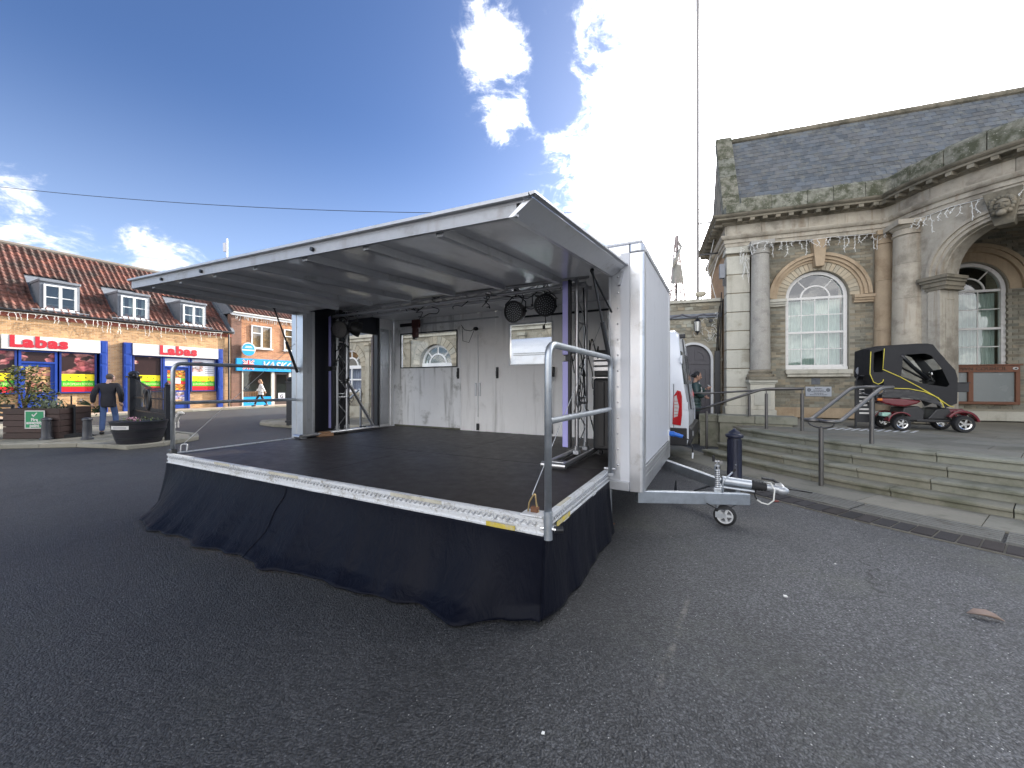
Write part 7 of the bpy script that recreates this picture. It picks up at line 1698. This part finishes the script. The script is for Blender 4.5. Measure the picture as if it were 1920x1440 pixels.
MB().tube([(-.30, -.3, 6.6), (-.22, -.3, 6.9), (.0, -.2, 7.3), (.16, -.1, 7.6), (.02, 0, 7.9), (.0, 0, 8.15)], [.05, .07, .06, .06, .05, .03], 6).build('cloth_twist', GRY, lt, smooth=True)
MB().cyl((0, 0, 0), (0, 0, 8.2), .04, n=8).build('mast', IRON, lt)
lf = MB(); L = [(-.075, 0, .006), (-.035, .030, .034), (.02, .034, .040), (.06, .020, .030), (.095, .0, .004), (.055, -.018, .030), (.01, -.030, .036), (-.035, -.024, .028), (0, 0, .012)]
lf.add(L, [(i, (i + 1) % 8, 8) for i in range(8)]); tag(lf.build('fallen_leaf', mat('dry_brown_leaf', (.34, .25, .20), .8, 0, .25, 60), None, smooth=True, loc=(3.02, 2.53, .004), rot=(.05, 0, -.55), solid=.002, segs=1), 'curled dry brown leaf lying on the asphalt at lower right', 'leaf')
for i, (u, v, s, lbl) in enumerate(((1472, 1119, .014, 'white scrap of litter on the asphalt in front of the coupling'), (1018, 1376, .008, 'pale scrap of litter on the asphalt at the bottom centre'), (1566, 1058, .007, 'small grey scrap on the asphalt below the drain'), (1298, 838 + 22, .02, 'pale scrap on the ground behind the jockey wheel by the low wall'))):
    Y = EYE * F / (v - 720); tag(MB().prism([(-s, -s * .6), (s * .8, -s), (s, s * .5), (-s * .3, s)], 0, s * .45, 'xy').build('litter_scrap', WIRE_W, None, loc=((u - 960) / F * Y, Y, .003)), lbl, 'litter', 'scraps of litter')
gcb = tag(MB().tube([S(.66, 3.75, .012), S(.9, 4.3, .012), S(1.3, 5.2, .012), S(1.1, 6.0, .012)], .011, 6).build('ground_cable', CABLE, None, smooth=True), 'black cable lying on the ground from the trailer towards the van', 'cable')
chn = tag(MB().tube([(3.40, 5.78, .035), (3.75, 5.62, .032), (4.05, 5.32, .034)], .007, 5).build('ground_cable', CABLE, None, smooth=True), 'thin black cable lying along the drain right of the bollard', 'cable')
rc = MB(); bx = px(1455, 928, 4.3)
tag(MB().ball((0, 0, .012), (.05, .03, .012), 8, 5).build('reddish_scrap', mat('dull_red_scrap', (.20, .06, .05), .8), None, loc=(3.35, 5.02, .0)), 'dull red scrap on the ground beneath the coupling', 'litter')

# ================================================================== NOTICE BOARD, BOARD ON STAND
WOODB = mat('red_brown_wood', (.16, .062, .03), .5, 0, .25, 10, rnd=.1)
nbd = thing('notice_board', 'brown wooden council notice board with a grey glazed panel under the porch window', 'notice board', HW(4.80, .48, 0), -HB)
x0, x1 = -.95, .88
MB().box(x0, x1, -.06, .06, 1.80, 1.97).box(x0, x1, -.06, .06, .98, 1.05).box(x1 - .08, x1, -.06, .06, 1.05, 1.80).box(-.10, .0, -.06, .06, 1.05, 1.80).box(x0, x0 + .08, -.06, .06, 1.05, 1.80).build('frame', WOODB, nbd, bevel=.008)
MB().box(x0 - .03, x1 + .03, -.09, .06, 1.972, 2.0).build('frame_cap', WOODB, nbd)
MB().box(x0 + .08, -.10, -.01, .0, 1.05, 1.80).box(.0, x1 - .08, -.01, .0, 1.05, 1.80).build('panel', mat('grey_green_panel', (.20, .22, .22), .25, 0, .1, 3), nbd)
text('TOWN COUNCIL', .125, mat('dark_gilt_lettering', (.06, .03, .015), .5), nbd, (.10, -.065, 1.885), ext=.003, bold=.002, space=1.1)
MB().ball((.78, -.075, 1.89), (.055, .02, .038), 12, 8).build('badge', SIGNW, nbd); MB().ball((.78, -.092, 1.89), (.025, .01, .018), 10, 6).build('badge_centre', BLACK, nbd)
bs = thing('menu_stand', 'black framed board of white text lines on a stand behind the rail', 'sign', (7.55, 8.45, TZ), radians(-18))
MB().box(-.17, -.14, -.02, .02, 0, 1.0).box(.14, .17, -.02, .02, 0, 1.0).box(-.24, .24, -.18, .18, 0, .02).tube([(-.155, 0, 1.0), (-.12, 0, 1.1), (.12, 0, 1.1), (.155, 0, 1.0)], .015, 6).build('frame', IRON, bs)
MB().box(-.139, .139, -.012, .012, .12, 1.02).build('panel', BLACK, bs)
for k in range(7): MB().box(-.10, .10 - .03 * (k % 3), -.016, -.0125, .30 + k * .085, .335 + k * .085).build('text_line', SIGNW, bs)
MB().ball((0, 0, 1.22), (.16, .03, .13), 14, 8).build('round_top', mat('grey_plastic', (.22, .23, .25), .6), bs)

# ================================================================== MOBILITY SCOOTER under a black canopy (own frame: x forward, z from terrace)
scd = Vector((8.73 - 7.80, 7.66 - 7.94)).normalized(); sa = atan2(scd.y, scd.x)
sc = thing('mobility_scooter', 'dark red mobility scooter under a black canopy with clear windows and yellow piping', 'scooter', (7.80, 7.94, TZ), sa)
MAROON = mat('maroon_paint', (.12, .006, .013), .15, 0, .06, 3, coat=.8); FAB = mat('black_canopy_fabric', (.010, .010, .012), .65, 0, .25, 10, bump=.35, bs=12); YPIPE = mat('yellow_piping', (.70, .60, .08), .5)
VINYL = glass('clear_vinyl', (.82, .84, .84), .12, .05)
TWD = .56
outl = [(-.50, 1.10), (-.49, 1.64), (-.25, 1.70), (.44, 1.735), (.52, 1.715), (.59, 1.60), (.71, 1.43), (.86, 1.22), (.90, 1.05), (.89, .56), (.72, .47), (.64, .63), (.39, .77), (.14, .83), (-.25, .845), (-.27, 1.00), (-.39, .93)]
wo = [(.02, 1.10), (.05, 1.48), (.10, 1.53), (.40, 1.545), (.50, 1.50), (.66, 1.25), (.78, .93), (.74, .88), (.36, .95)]
from mathutils.geometry import tessellate_polygon
def holed(outline, holes, y0, y1):
    """flat sheet with holes, given thickness"""
    loops = [outline] + holes; allp = [p for l in loops for p in l]
    tris = tessellate_polygon([[Vector((a, b, 0)) for a, b in l] for l in loops]); mb = MB(); n = len(allp)
    vs = [(a, y0, b) for a, b in allp] + [(a, y1, b) for a, b in allp]; fs = [tuple(t) for t in tris] + [tuple(i + n for i in reversed(t)) for t in tris]; o = 0
    for l in loops:
        k = len(l); fs += [(o + i, o + (i + 1) % k, n + o + (i + 1) % k, n + o + i) for i in range(k)]; o += k
    return mb.add(vs, fs)
wr = [(-.44, 1.18), (-.43, 1.58), (-.28, 1.63), (-.28, 1.18)]
for y in (-.01, TWD): holed(outl, [wo, wr], y, y + .012).build('canopy_side', FAB, sc); 
for y in (-.003, TWD + .006):
    MB().add([(a, y, b) for a, b in wo], [tuple(range(len(wo)))]).build('side_window', VINYL, sc); MB().add([(a, y, b) for a, b in wr], [(0, 1, 2, 3)]).build('rear_window', VINYL, sc)
top = outl[0:10]; mb = MB(); vs = [(a, -.01, b) for a, b in top] + [(a, TWD / 2, b + .03) for a, b in top] + [(a, TWD + .012, b) for a, b in top]; k = len(top)
fs = [(i, i + 1, k + i + 1, k + i) for i in range(k - 1) if i not in (6,)] + [(k + i, k + i + 1, 2 * k + i + 1, 2 * k + i) for i in range(k - 1) if i not in (6,)]
mb.add(vs, fs).build('canopy_top', FAB, sc, solid=.01); MB().add([vs[6], vs[7], vs[k + 7], vs[k + 6], vs[2 * k + 6], vs[2 * k + 7]], [(0, 1, 2, 3), (3, 2, 5, 4)]).build('windscreen', VINYL, sc)
MB().add([(a, -.005, b_) for a, b_ in [(-.27, .84), (.14, .825), (.39, .765), (.60, .65), (.67, .50), (.40, .60), (.10, .66), (-.30, .67)]], [tuple(range(8))]).build('lower_panel', mat('smoked_vinyl', (.02, .02, .023), .15, 0, .3, 14, bump=.5, bs=14), sc)
MB().tube([(-.29, -.018, 1.24), (0, -.018, 1.08), (.30, -.018, .88), (.55, -.018, .70), (.76, -.018, .52), (.84, -.018, .49)], .008, 6).tube([(-.26, -.018, .86), (.14, -.018, .845), (.39, -.018, .785), (.60, -.018, .67), (.67, -.018, .55), (.68, -.018, .48)], .008, 6).tube([(-.485, -.018, 1.60), (-.50, -.018, 1.15), (-.44, -.018, .98), (-.36, -.018, .935), (-.29, -.018, .98), (-.275, -.018, 1.03)], .007, 6).tube([(-.26, -.018, 1.66), (-.285, -.018, 1.25)], .006, 6).build('yellow_piping', YPIPE, sc, smooth=True)
MB().tube([(.02, .0, 1.52), (.25, .1, 1.30), (.5, .2, 1.10), (.68, .28, .95)], .035, 8).tube([(.02, TWD, 1.5), (.25, TWD - .1, 1.3), (.5, .36, 1.1), (.68, .28, .95)], .02, 8).build('canopy_strut', BLACK, sc, smooth=True)
MB().box(-.34, .08, .10, .46, .60, .72).box(-.40, -.28, .10, .46, .72, 1.15).box(-.20, .12, .04, .10, .84, .89).box(-.20, .12, .46, .52, .84, .89).build('seat', PLASTIC_BLK, sc, bevel=.04)
MB().tube([(.80, .28, .45), (.66, .28, .92), (.60, .28, 1.0)], .03, 8).tube([(.60, .08, 1.0), (.58, .28, 1.02), (.60, .48, 1.0)], .018, 8).box(.56, .66, .20, .36, .94, 1.06).build('tiller', PLASTIC_BLK, sc)
MB().cyl((.56, .06, 1.0), (.50, .02, 1.12), .008, n=6).ball((.50, .02, 1.14), (.02, .05, .05), 10, 7).build('mirror', CHROME, sc)
MB().prism([(-.34, .60), (-.30, .66), (-.10, .655), (.30, .63), (.38, .60), (.30, .54), (.10, .48), (-.10, .50), (-.24, .54)], .02, .54).build('rear_body', MAROON, sc, bevel=.03)
MB().prism([(.05, .20), (.42, .20), (.44, .40), (.34, .50), (.10, .46)], .06, .50).build('motor_cover', PLASTIC_BLK, sc, bevel=.02); MB().box(.30, .95, .05, .51, .18, .24).box(-.12, .3, .12, .44, .16, .25).build('floor_pan', PLASTIC_BLK, sc, bevel=.015)
def fender(cx, r, a0, a1, y0, y1, w=.03):
    pts = [(cx + r * cos(a), .17 + r * sin(a)) for a in [a0 + (a1 - a0) * i / 10 for i in range(11)]]; pts2 = [(cx + (r + w) * cos(a), .17 + (r + w) * sin(a)) for a in [a1 + (a0 - a1) * i / 10 for i in range(11)]]
    return MB().prism(pts + pts2, y0, y1)
for y0, y1 in ((-.05, .10), (.46, .61)):
    fender(0, .185, radians(40), radians(175), y0, y1).build('fender', MAROON, sc, bevel=.008); fender(.97, .215, radians(10), radians(150), y0, y1, .045).build('fender', MAROON, sc, bevel=.01)
MB().prism([(.62, .22), (.80, .45), (1.05, .45), (1.16, .36), (1.10, .30), (.95, .36), (.84, .34)], .08, .48).build('front_cowl', MAROON, sc, bevel=.03)
MB().prism([(.46, .24), (.60, .44), (.80, .47), (.84, .34), (.72, .24)], .03, .53).build('front_shield', PLASTIC_BLK, sc, bevel=.02)
MB().box(.91, 1.16, .12, .44, .78, .96).box(.90, 1.18, .11, .45, .955, .975).build('basket', PLASTIC_BLK, sc, bevel=.012); MB().cyl((1.13, .12, .36), (1.18, .12, .35), .04, n=10).build('headlight', CLR, sc)
AMB = mat('amber_lens', (.6, .16, .02), .2)
for y in (.015, .545): MB().box(-.36, -.28, y - .02, y + .02, .60, .65).build('rear_indicator', AMB, sc, bevel=.01)
for x, r, w in ((0, .148, .11), (.97, .165, .12)):
    for y in (-.035 + .005, .55):
        wl = MB().lathe([(r * .62, -w / 2), (r * .92, -w / 2), (r, -w * .28), (r, w * .28), (r * .92, w / 2), (r * .62, w / 2), (r * .62, -w / 2)], 26, caps=False).build('wheel', RUBBER, sc, auto=40, loc=(x, y, r), rot=(radians(90), 0, 0))
        rm = MB().lathe([(r * .52, -w * .40), (r * .64, -w * .50), (r * .64, w * .5), (r * .52, w * .4), (r * .52, -w * .40)], 20, caps=False).lathe([(.005, -w * .40), (r * .2, -w * .38), (r * .2, w * .38)], 12)
        for k in range(5): rm.box(r * .15, r * .58, -r * .10, r * .10, -w * .38, w * .38, Matrix.Rotation(2 * pi * k / 5, 4, 'Z'))
        rm.build('wheel_rim', CHROME, wl)
for y in (.12, .44): MB().cyl((-.20, y, .20), (-.20, y, .24), .03, n=8).build('anti_tip_roller', RUBBER, sc)
MB().box(-.27, -.12, .04, .16, .28, .36).build('rear_lamp', mat('pale_green_lens', (.3, .5, .42), .2), sc, bevel=.01)

# ================================================================== PEOPLE AND DOG
def person(label, loc, rot, H, J, skinm, jm, tm, shm, hair, hairm, fem=False, extra=None):
    """J: joint table in metres for the pose (front is -y)"""
    t = thing('person', label, 'person', loc, rot)
    k = H / 1.75; V = {n: Vector(p) * k for n, p in J.items()}
    hd = V['head']; chin = V['neck']
    # body: one skinned surface from head to feet
    names = ['pelvis', 'chest', 'neck', 'head', 'shl', 'ell', 'hal', 'shr', 'elr', 'har', 'hil', 'knl', 'anl', 'tol', 'hir', 'knr', 'anr', 'tor']
    R = dict(pelvis=.085, chest=.09, neck=.052, head=.075, shl=.04, ell=.036, hal=.026, shr=.04, elr=.038, har=.026, hil=.075, knl=.052, anl=.036, tol=.03, hir=.075, knr=.052, anr=.036, tor=.03)
    E = [('pelvis', 'chest'), ('chest', 'neck'), ('neck', 'head'), ('chest', 'shl'), ('shl', 'ell'), ('ell', 'hal'), ('chest', 'shr'), ('shr', 'elr'), ('elr', 'har'), ('pelvis', 'hil'), ('hil', 'knl'), ('knl', 'anl'), ('anl', 'tol'), ('pelvis', 'hir'), ('hir', 'knr'), ('knr', 'anr'), ('anr', 'tor')]
    ix = {n: i for i, n in enumerate(names)}
    skin('body', [(V[n], R[n] * k) for n in names], [(ix[a], ix[b]) for a, b in E], skinm, t)
    f = Vector((0, -1, 0)); fw = (Matrix.Rotation(J.get('_yaw', 0) if False else 0, 3, 'Z') @ f)
    yaw = extra.get('yaw', 0) if extra else 0; tilt = extra.get('tilt', 0) if extra else 0
    MH = Matrix.Translation(hd) @ Matrix.Rotation(yaw, 4, 'Z') @ Matrix.Rotation(tilt, 4, 'X') @ Matrix.Scale(k, 4)
    hb = MB().ball((0, 0, .0), (.076, .095, .118), 14, 10).ball((0, -.03, -.055), (.058, .062, .062), 12, 8).ball((0, -.098, -.012), (.015, .022, .026), 8, 6).ball((-.078, .008, -.01), (.012, .022, .032), 8, 6).ball((.078, .008, -.01), (.012, .022, .032), 8, 6)
    h = MB(); h.add([MH @ Vector(v) for v in hb.v], hb.f); h.build('head', skinm, t, smooth=True)
    ey = MB().ball((-.030, -.085, .012), (.011, .008, .007), 6, 4).ball((.030, -.085, .012), (.011, .008, .007), 6, 4); e2 = MB(); e2.add([MH @ Vector(v) for v in ey.v], ey.f); e2.build('eyes', BLACK, t)
    mo_ = MB().ball((0, -.086, -.062), (.024, .006, .006), 8, 4); m2 = MB(); m2.add([MH @ Vector(v) for v in mo_.v], mo_.f); m2.build('mouth', mat('lip', (.34, .12, .10), .5), t)
    hr_ = MB()
    if hair == 'short': hr_.ball((0, .018, .028), (.083, .092, .105), 14, 8)
    elif hair == 'bun': hr_.ball((0, .022, .022), (.086, .092, .108), 14, 8).ball((0, .115, -.01), (.045, .045, .045), 10, 7)
    elif hair == 'long': hr_.ball((0, .025, .02), (.09, .092, .112), 14, 8).ball((0, .06, -.10), (.085, .06, .14), 12, 8)
    elif hair == 'hat': hr_.ball((0, .01, .04), (.088, .105, .10), 14, 8).ball((0, .03, -.05), (.088, .08, .07), 12, 8)
    h3 = MB(); h3.add([MH @ Vector(v) for v in hr_.v], hr_.f); h3.build('hair' if hair != 'hat' else 'hat', hairm, t, smooth=True)
    # hands with fingers
    for sd, s in (('hal', 'ell'), ('har', 'elr')):
        d = (V[sd] - V[s]).normalized(); o = V[sd]; side_ = d.cross(Vector((0, 1, 0))); side_ = side_.normalized() if side_.length > .1 else Vector((1, 0, 0)); nn = d.cross(side_)
        hm = MB(); hm.ball(tuple(o + d * .045 * k), .034 * k, 8, 6)
        for q in range(4):
            b = o + d * .06 * k + side_ * (.016 * (q - 1.5)) * k; L = (.062, .072, .068, .052)[q] * k
            hm.tube([b, b + d * L * .55 + nn * .006 * k, b + d * L * .9 + nn * .022 * k], [.010 * k, .009 * k, .006 * k], 6)
        b = o + d * .02 * k + side_ * .03 * k; hm.tube([b, b + (d * .03 + side_ * .02 + nn * .012) * k, b + (d * .055 + side_ * .016 + nn * .022) * k], [.012 * k, .010 * k, .007 * k], 6)
        hm.build('hand', skinm, t, smooth=True)
    # clothing
    w = 1.13 if fem else 1.0; hem = V['pelvis'] + Vector((0, 0, extra.get('hem', -.05) if extra else -.05)) * k
    jn = ['hem', 'pelvis', 'waist', 'chest', 'collar', 'shl', 'ell', 'cul', 'shr', 'elr', 'cur']
    V2 = dict(V); V2['hem'] = hem; V2['waist'] = V['pelvis'].lerp(V['chest'], .45); V2['collar'] = V['chest'].lerp(V['neck'], .80); V2['cul'] = V['ell'].lerp(V['hal'], .93); V2['cur'] = V['elr'].lerp(V['har'], .93)
    fat = extra.get('fat', 1.0) if extra else 1.0
    RJ = dict(hem=.165 * w, pelvis=.165 * w, waist=.152 * w, chest=.168, collar=.085, shl=.085, ell=.068, cul=.05, shr=.085, elr=.068, cur=.05); ji = {n: i for i, n in enumerate(jn)}
    skin('jacket', [(V2[n], (RJ[n] * k * fat, RJ[n] * k * .74 * fat) if n in ('hem', 'pelvis', 'waist', 'chest') else RJ[n] * k * fat) for n in jn], [(ji[a], ji[b]) for a, b in [('hem', 'pelvis'), ('pelvis', 'waist'), ('waist', 'chest'), ('chest', 'collar'), ('chest', 'shl'), ('shl', 'ell'), ('ell', 'cul'), ('chest', 'shr'), ('shr', 'elr'), ('elr', 'cur')]], jm, t, root=1)
    tn = ['pelvis', 'hil', 'knl', 'anl', 'hir', 'knr', 'anr']; RT = dict(pelvis=.100 * w, hil=.086 * w, knl=.072, anl=.062, hir=.086 * w, knr=.072, anr=.062); ti = {n: i for i, n in enumerate(tn)}
    skin('trousers', [(V[n], RT[n] * k) for n in tn], [(ti[a], ti[b]) for a, b in [('pelvis', 'hil'), ('hil', 'knl'), ('knl', 'anl'), ('pelvis', 'hir'), ('hir', 'knr'), ('knr', 'anr')]], tm, t)
    for a, b in (('anl', 'tol'), ('anr', 'tor')):
        d = V[b] - V[a]; d.z = 0; d = d.normalized(); o = V[a].copy(); o.z = V[b].z
        MB().tube([o - d * .05 * k + Vector((0, 0, .02)), o + d * .04 * k + Vector((0, 0, .018)), o + d * .13 * k, o + d * .19 * k], [.045 * k, .048 * k, .042 * k, .028 * k], 10).build('shoe', shm, t, smooth=True)
    return t, V
def pose(**kw):
    J = dict(pelvis=(0, 0, .93), chest=(0, 0, 1.27), neck=(0, 0, 1.47), head=(0, -.02, 1.62), shl=(.19, 0, 1.40), ell=(.25, .03, 1.12), hal=(.25, -.03, .86), shr=(-.19, 0, 1.40), elr=(-.25, .03, 1.12), har=(-.25, -.03, .86),
             hil=(.09, 0, .88), knl=(.10, -.02, .50), anl=(.10, 0, .09), tol=(.11, -.13, .035), hir=(-.09, 0, .88), knr=(-.10, -.02, .50), anr=(-.10, 0, .09), tor=(-.11, -.13, .035)); J.update(kw); return J
NAVY = mat('black_navy_jacket', (.012, .012, .018), .8, 0, .2, 12, bump=.3, bs=25); DENIM = mat('blue_denim', (.065, .11, .24), .85, 0, .25, 14, bump=.2, bs=80); SHOE = mat('black_shoe', (.012, .012, .012), .5); HAIRG = mat('greying_brown_hair', (.075, .055, .045), .8); HAIRB = mat('black_hair', (.010, .009, .010), .6); BLOND = mat('fair_hair', (.30, .17, .09), .7)
# man with his back to us, walking away to the right, a bunch of greens in his left hand
t, V = person('man in a black jacket and blue jeans walking away holding a green bouquet', (-11.25, 11.0, .10), radians(214), 1.72,
    pose(head=(-.04, -.06, 1.60), ell=(.29, .06, 1.13), hal=(.31, .0, .87), elr=(-.27, .05, 1.14), har=(-.25, -.10, .88), knl=(.11, .0, .50), anl=(.12, .06, .09), tol=(.13, -.07, .035), knr=(-.12, -.14, .52), anr=(-.14, -.10, .14), tor=(-.15, -.22, .10)),
    SKIN, NAVY, DENIM, SHOE, 'short', HAIRG, extra=dict(yaw=radians(-35), tilt=radians(-18), hem=-.17, fat=1.08))
bq = thing('bouquet', 'bunch of leafy green stems hanging from the hand of the man in black', 'bouquet', (-11.25, 11.0, .10), radians(214))
h = V['hal'] + Vector((.01, -.02, -.05)); q = MB(); rr = random.Random(2)
for i in range(16):
    a = rr.uniform(-.09, .09); b = rr.uniform(-.07, .07); q.tube([h + Vector((-.12 + a * .2, b * .2, -.16)), h, h + Vector((.20 + a, b, .10 + rr.uniform(-.05, .07)))], .008, 5)
q.build('stems', mat('dark_green_stem', (.03, .06, .025), .6), bq); q = MB(); leaf_cloud(q, h + Vector((-.08, 0, -.12)), (.10, .08, .11), 120, .07, rr); q.build('leaves', mat('deep_green_leaves', (.025, .07, .03), .5), bq); q = MB(); leaf_cloud(q, h + Vector((.22, 0, .13)), (.07, .07, .06), 40, .05, rr); q.build('flower_heads', mat('pale_flower', (.5, .45, .42), .7), bq)
# figure in a grey coat behind the gate, with a white dog on a lead
t, V = person('person in a grey green hooded coat standing behind the iron gate holding a dog lead', (-15.55, 16.4, .0), radians(78), 1.72, pose(ell=(.27, -.03, 1.14), hal=(.24, -.28, 1.02), elr=(-.26, .03, 1.14), har=(-.24, -.12, .9)), SKIN, mat('grey_green_coat', (.10, .10, .085), .85, 0, .2, 12, bump=.3, bs=25), DENIM, SHOE, 'hat', mat('grey_hood', (.11, .10, .09), .9, 0, .2, 14), extra=dict(hem=-.25, fat=1.08))
dg = thing('dog', 'small curly white dog standing on the road facing right behind the gate', 'dog', (-11.35, 13.15, 0), radians(-8))
DOGF = mat('white_dog_fur', (.72, .68, .62), .9, 0, .12, 30, bump=.5, bs=60)
dj = [((-.20, 0, .34), .10), ((.0, 0, .34), .105), ((.18, 0, .36), .105), ((.27, 0, .46), .065), ((.34, 0, .55), .07), ((.43, 0, .53), .045), ((.50, 0, .51), .028), ((-.30, 0, .38), .03), ((-.38, 0, .48), .022), ((-.40, 0, .56), .03),
      ((.17, .07, .24), .05), ((.17, .07, .12), .033), ((.18, .07, .03), .034), ((.17, -.07, .24), .05), ((.20, -.07, .12), .033), ((.22, -.07, .03), .034), ((-.20, .07, .24), .062), ((-.17, .07, .17), .040), ((-.25, .07, .12), .028), ((-.22, .07, .03), .032), ((-.22, -.07, .24), .062), ((-.18, -.07, .17), .040), ((-.27, -.07, .12), .028), ((-.25, -.07, .03), .032)]
skin('body', dj, [(0, 1), (1, 2), (2, 3), (3, 4), (4, 5), (5, 6), (0, 7), (7, 8), (8, 9), (2, 10), (10, 11), (11, 12), (2, 13), (13, 14), (14, 15), (0, 16), (16, 17), (17, 18), (18, 19), (0, 20), (20, 21), (21, 22), (22, 23)], DOGF, dg, root=1)
for sg_ in (-1, 1): MB().ball((.33, sg_ * .065, .53), (.035, .02, .065), 8, 6).build('ear', DOGF, dg, smooth=True); MB().ball((.415, sg_ * .035, .555), .010, 6, 4).build('eye', BLACK, dg)
MB().ball((.525, 0, .512), (.014, .014, .012), 6, 5).build('nose', BLACK, dg)
wire_ = tag(MB().tube([Vector((-15.3, 16.2, 1.0)).lerp(Vector((-11.12, 13.1, .48)), i / 10) - Vector((0, 0, .9 * (i / 10) * (1 - i / 10))) for i in range(11)], .010, 5).build('dog_lead', mat('dark_lead', (.04, .035, .03), .7), None), 'slack dark lead running from the grey coated person to the white dog', 'lead')
# woman in white walking past the blue shop
person('woman in a white jumper and black leggings striding left past the blue front shop', (-15.75, 24.75, .095), radians(-52), 1.70,
    pose(head=(0, -.05, 1.62), ell=(.22, .10, 1.14), hal=(.22, .22, .94), elr=(-.22, -.06, 1.14), har=(-.22, -.24, .98), knl=(.08, -.22, .53), anl=(.08, -.33, .12), tol=(.08, -.45, .05), knr=(-.08, .10, .50), anr=(-.08, .36, .16), tor=(-.08, .28, .06)),
    SKIN, mat('white_jumper', (.66, .64, .62), .9, 0, .08, 15), mat('black_leggings', (.012, .012, .014), .8), SHOE, 'long', BLOND, fem=True, extra=dict(tilt=radians(18), hem=-.02, fat=1.05))
# woman in a green puffer coat by the arched door, looking at a phone
PUFF = mat('dark_green_puffer', (.022, .050, .048), .45, 0, .15, 12, bump=.3, bs=20)
t, V = person('woman in a dark green puffer coat looking at a phone before the arched door', (4.66, 10.05, .17), radians(72), 1.66,
    pose(head=(0, -.06, 1.61), ell=(.24, -.06, 1.15), hal=(.12, -.30, 1.28), elr=(-.25, .0, 1.13), har=(-.14, -.22, 1.06)), SKIN_D, PUFF, mat('black_leggings', (.012, .012, .014), .8), SHOE, 'bun', HAIRB, fem=True, extra=dict(tilt=radians(14), hem=-.30, fat=1.12))
for i in range(7):
    z = .74 + i * .095; MB().lathe([(.172, 0), (.190, .022), (.194, .045), (.188, .068), (.172, .088)], 20, (0, 0, 0)).build('quilt_band', PUFF, t, smooth=True, loc=(0, 0, z * 1.66 / 1.75), rot=(0, 0, 0)).scale = (1.0, .78, 1)
MB().tube([V['neck'] + Vector((.10, -.10, -.02)), V['chest'] + Vector((.04, -.155, 0)), V['pelvis'] + Vector((-.12, -.15, .1))], .016, 6).build('white_strap', SIGNW, t, smooth=True)
ph = MB().box(-.035, .035, -.005, .005, -.07, .07).build('phone', WHITE, None, bevel=.004); ph.location = Vector((4.66, 10.05, .17)) + Matrix.Rotation(radians(72), 3, 'Z') @ (V['hal'] + Vector((-.0, -.08, .05))); ph.rotation_euler = (radians(-50), 0, radians(72)); tag(ph, 'white phone held up in the hand of the woman in the green coat', 'phone')

# ------------------------------------------------------------------ lettering becomes plain mesh
bpy.context.view_layer.update(); dgr = bpy.context.evaluated_depsgraph_get()
for o in [o for o in COL.objects if o.type == 'FONT']:
    me = bpy.data.meshes.new_from_object(o.evaluated_get(dgr)); n = bpy.data.objects.new('lettering', me); COL.objects.link(n)
    n.parent = o.parent; n.location = o.location; n.rotation_euler = o.rotation_euler; n.scale = o.scale; bpy.data.objects.remove(o)
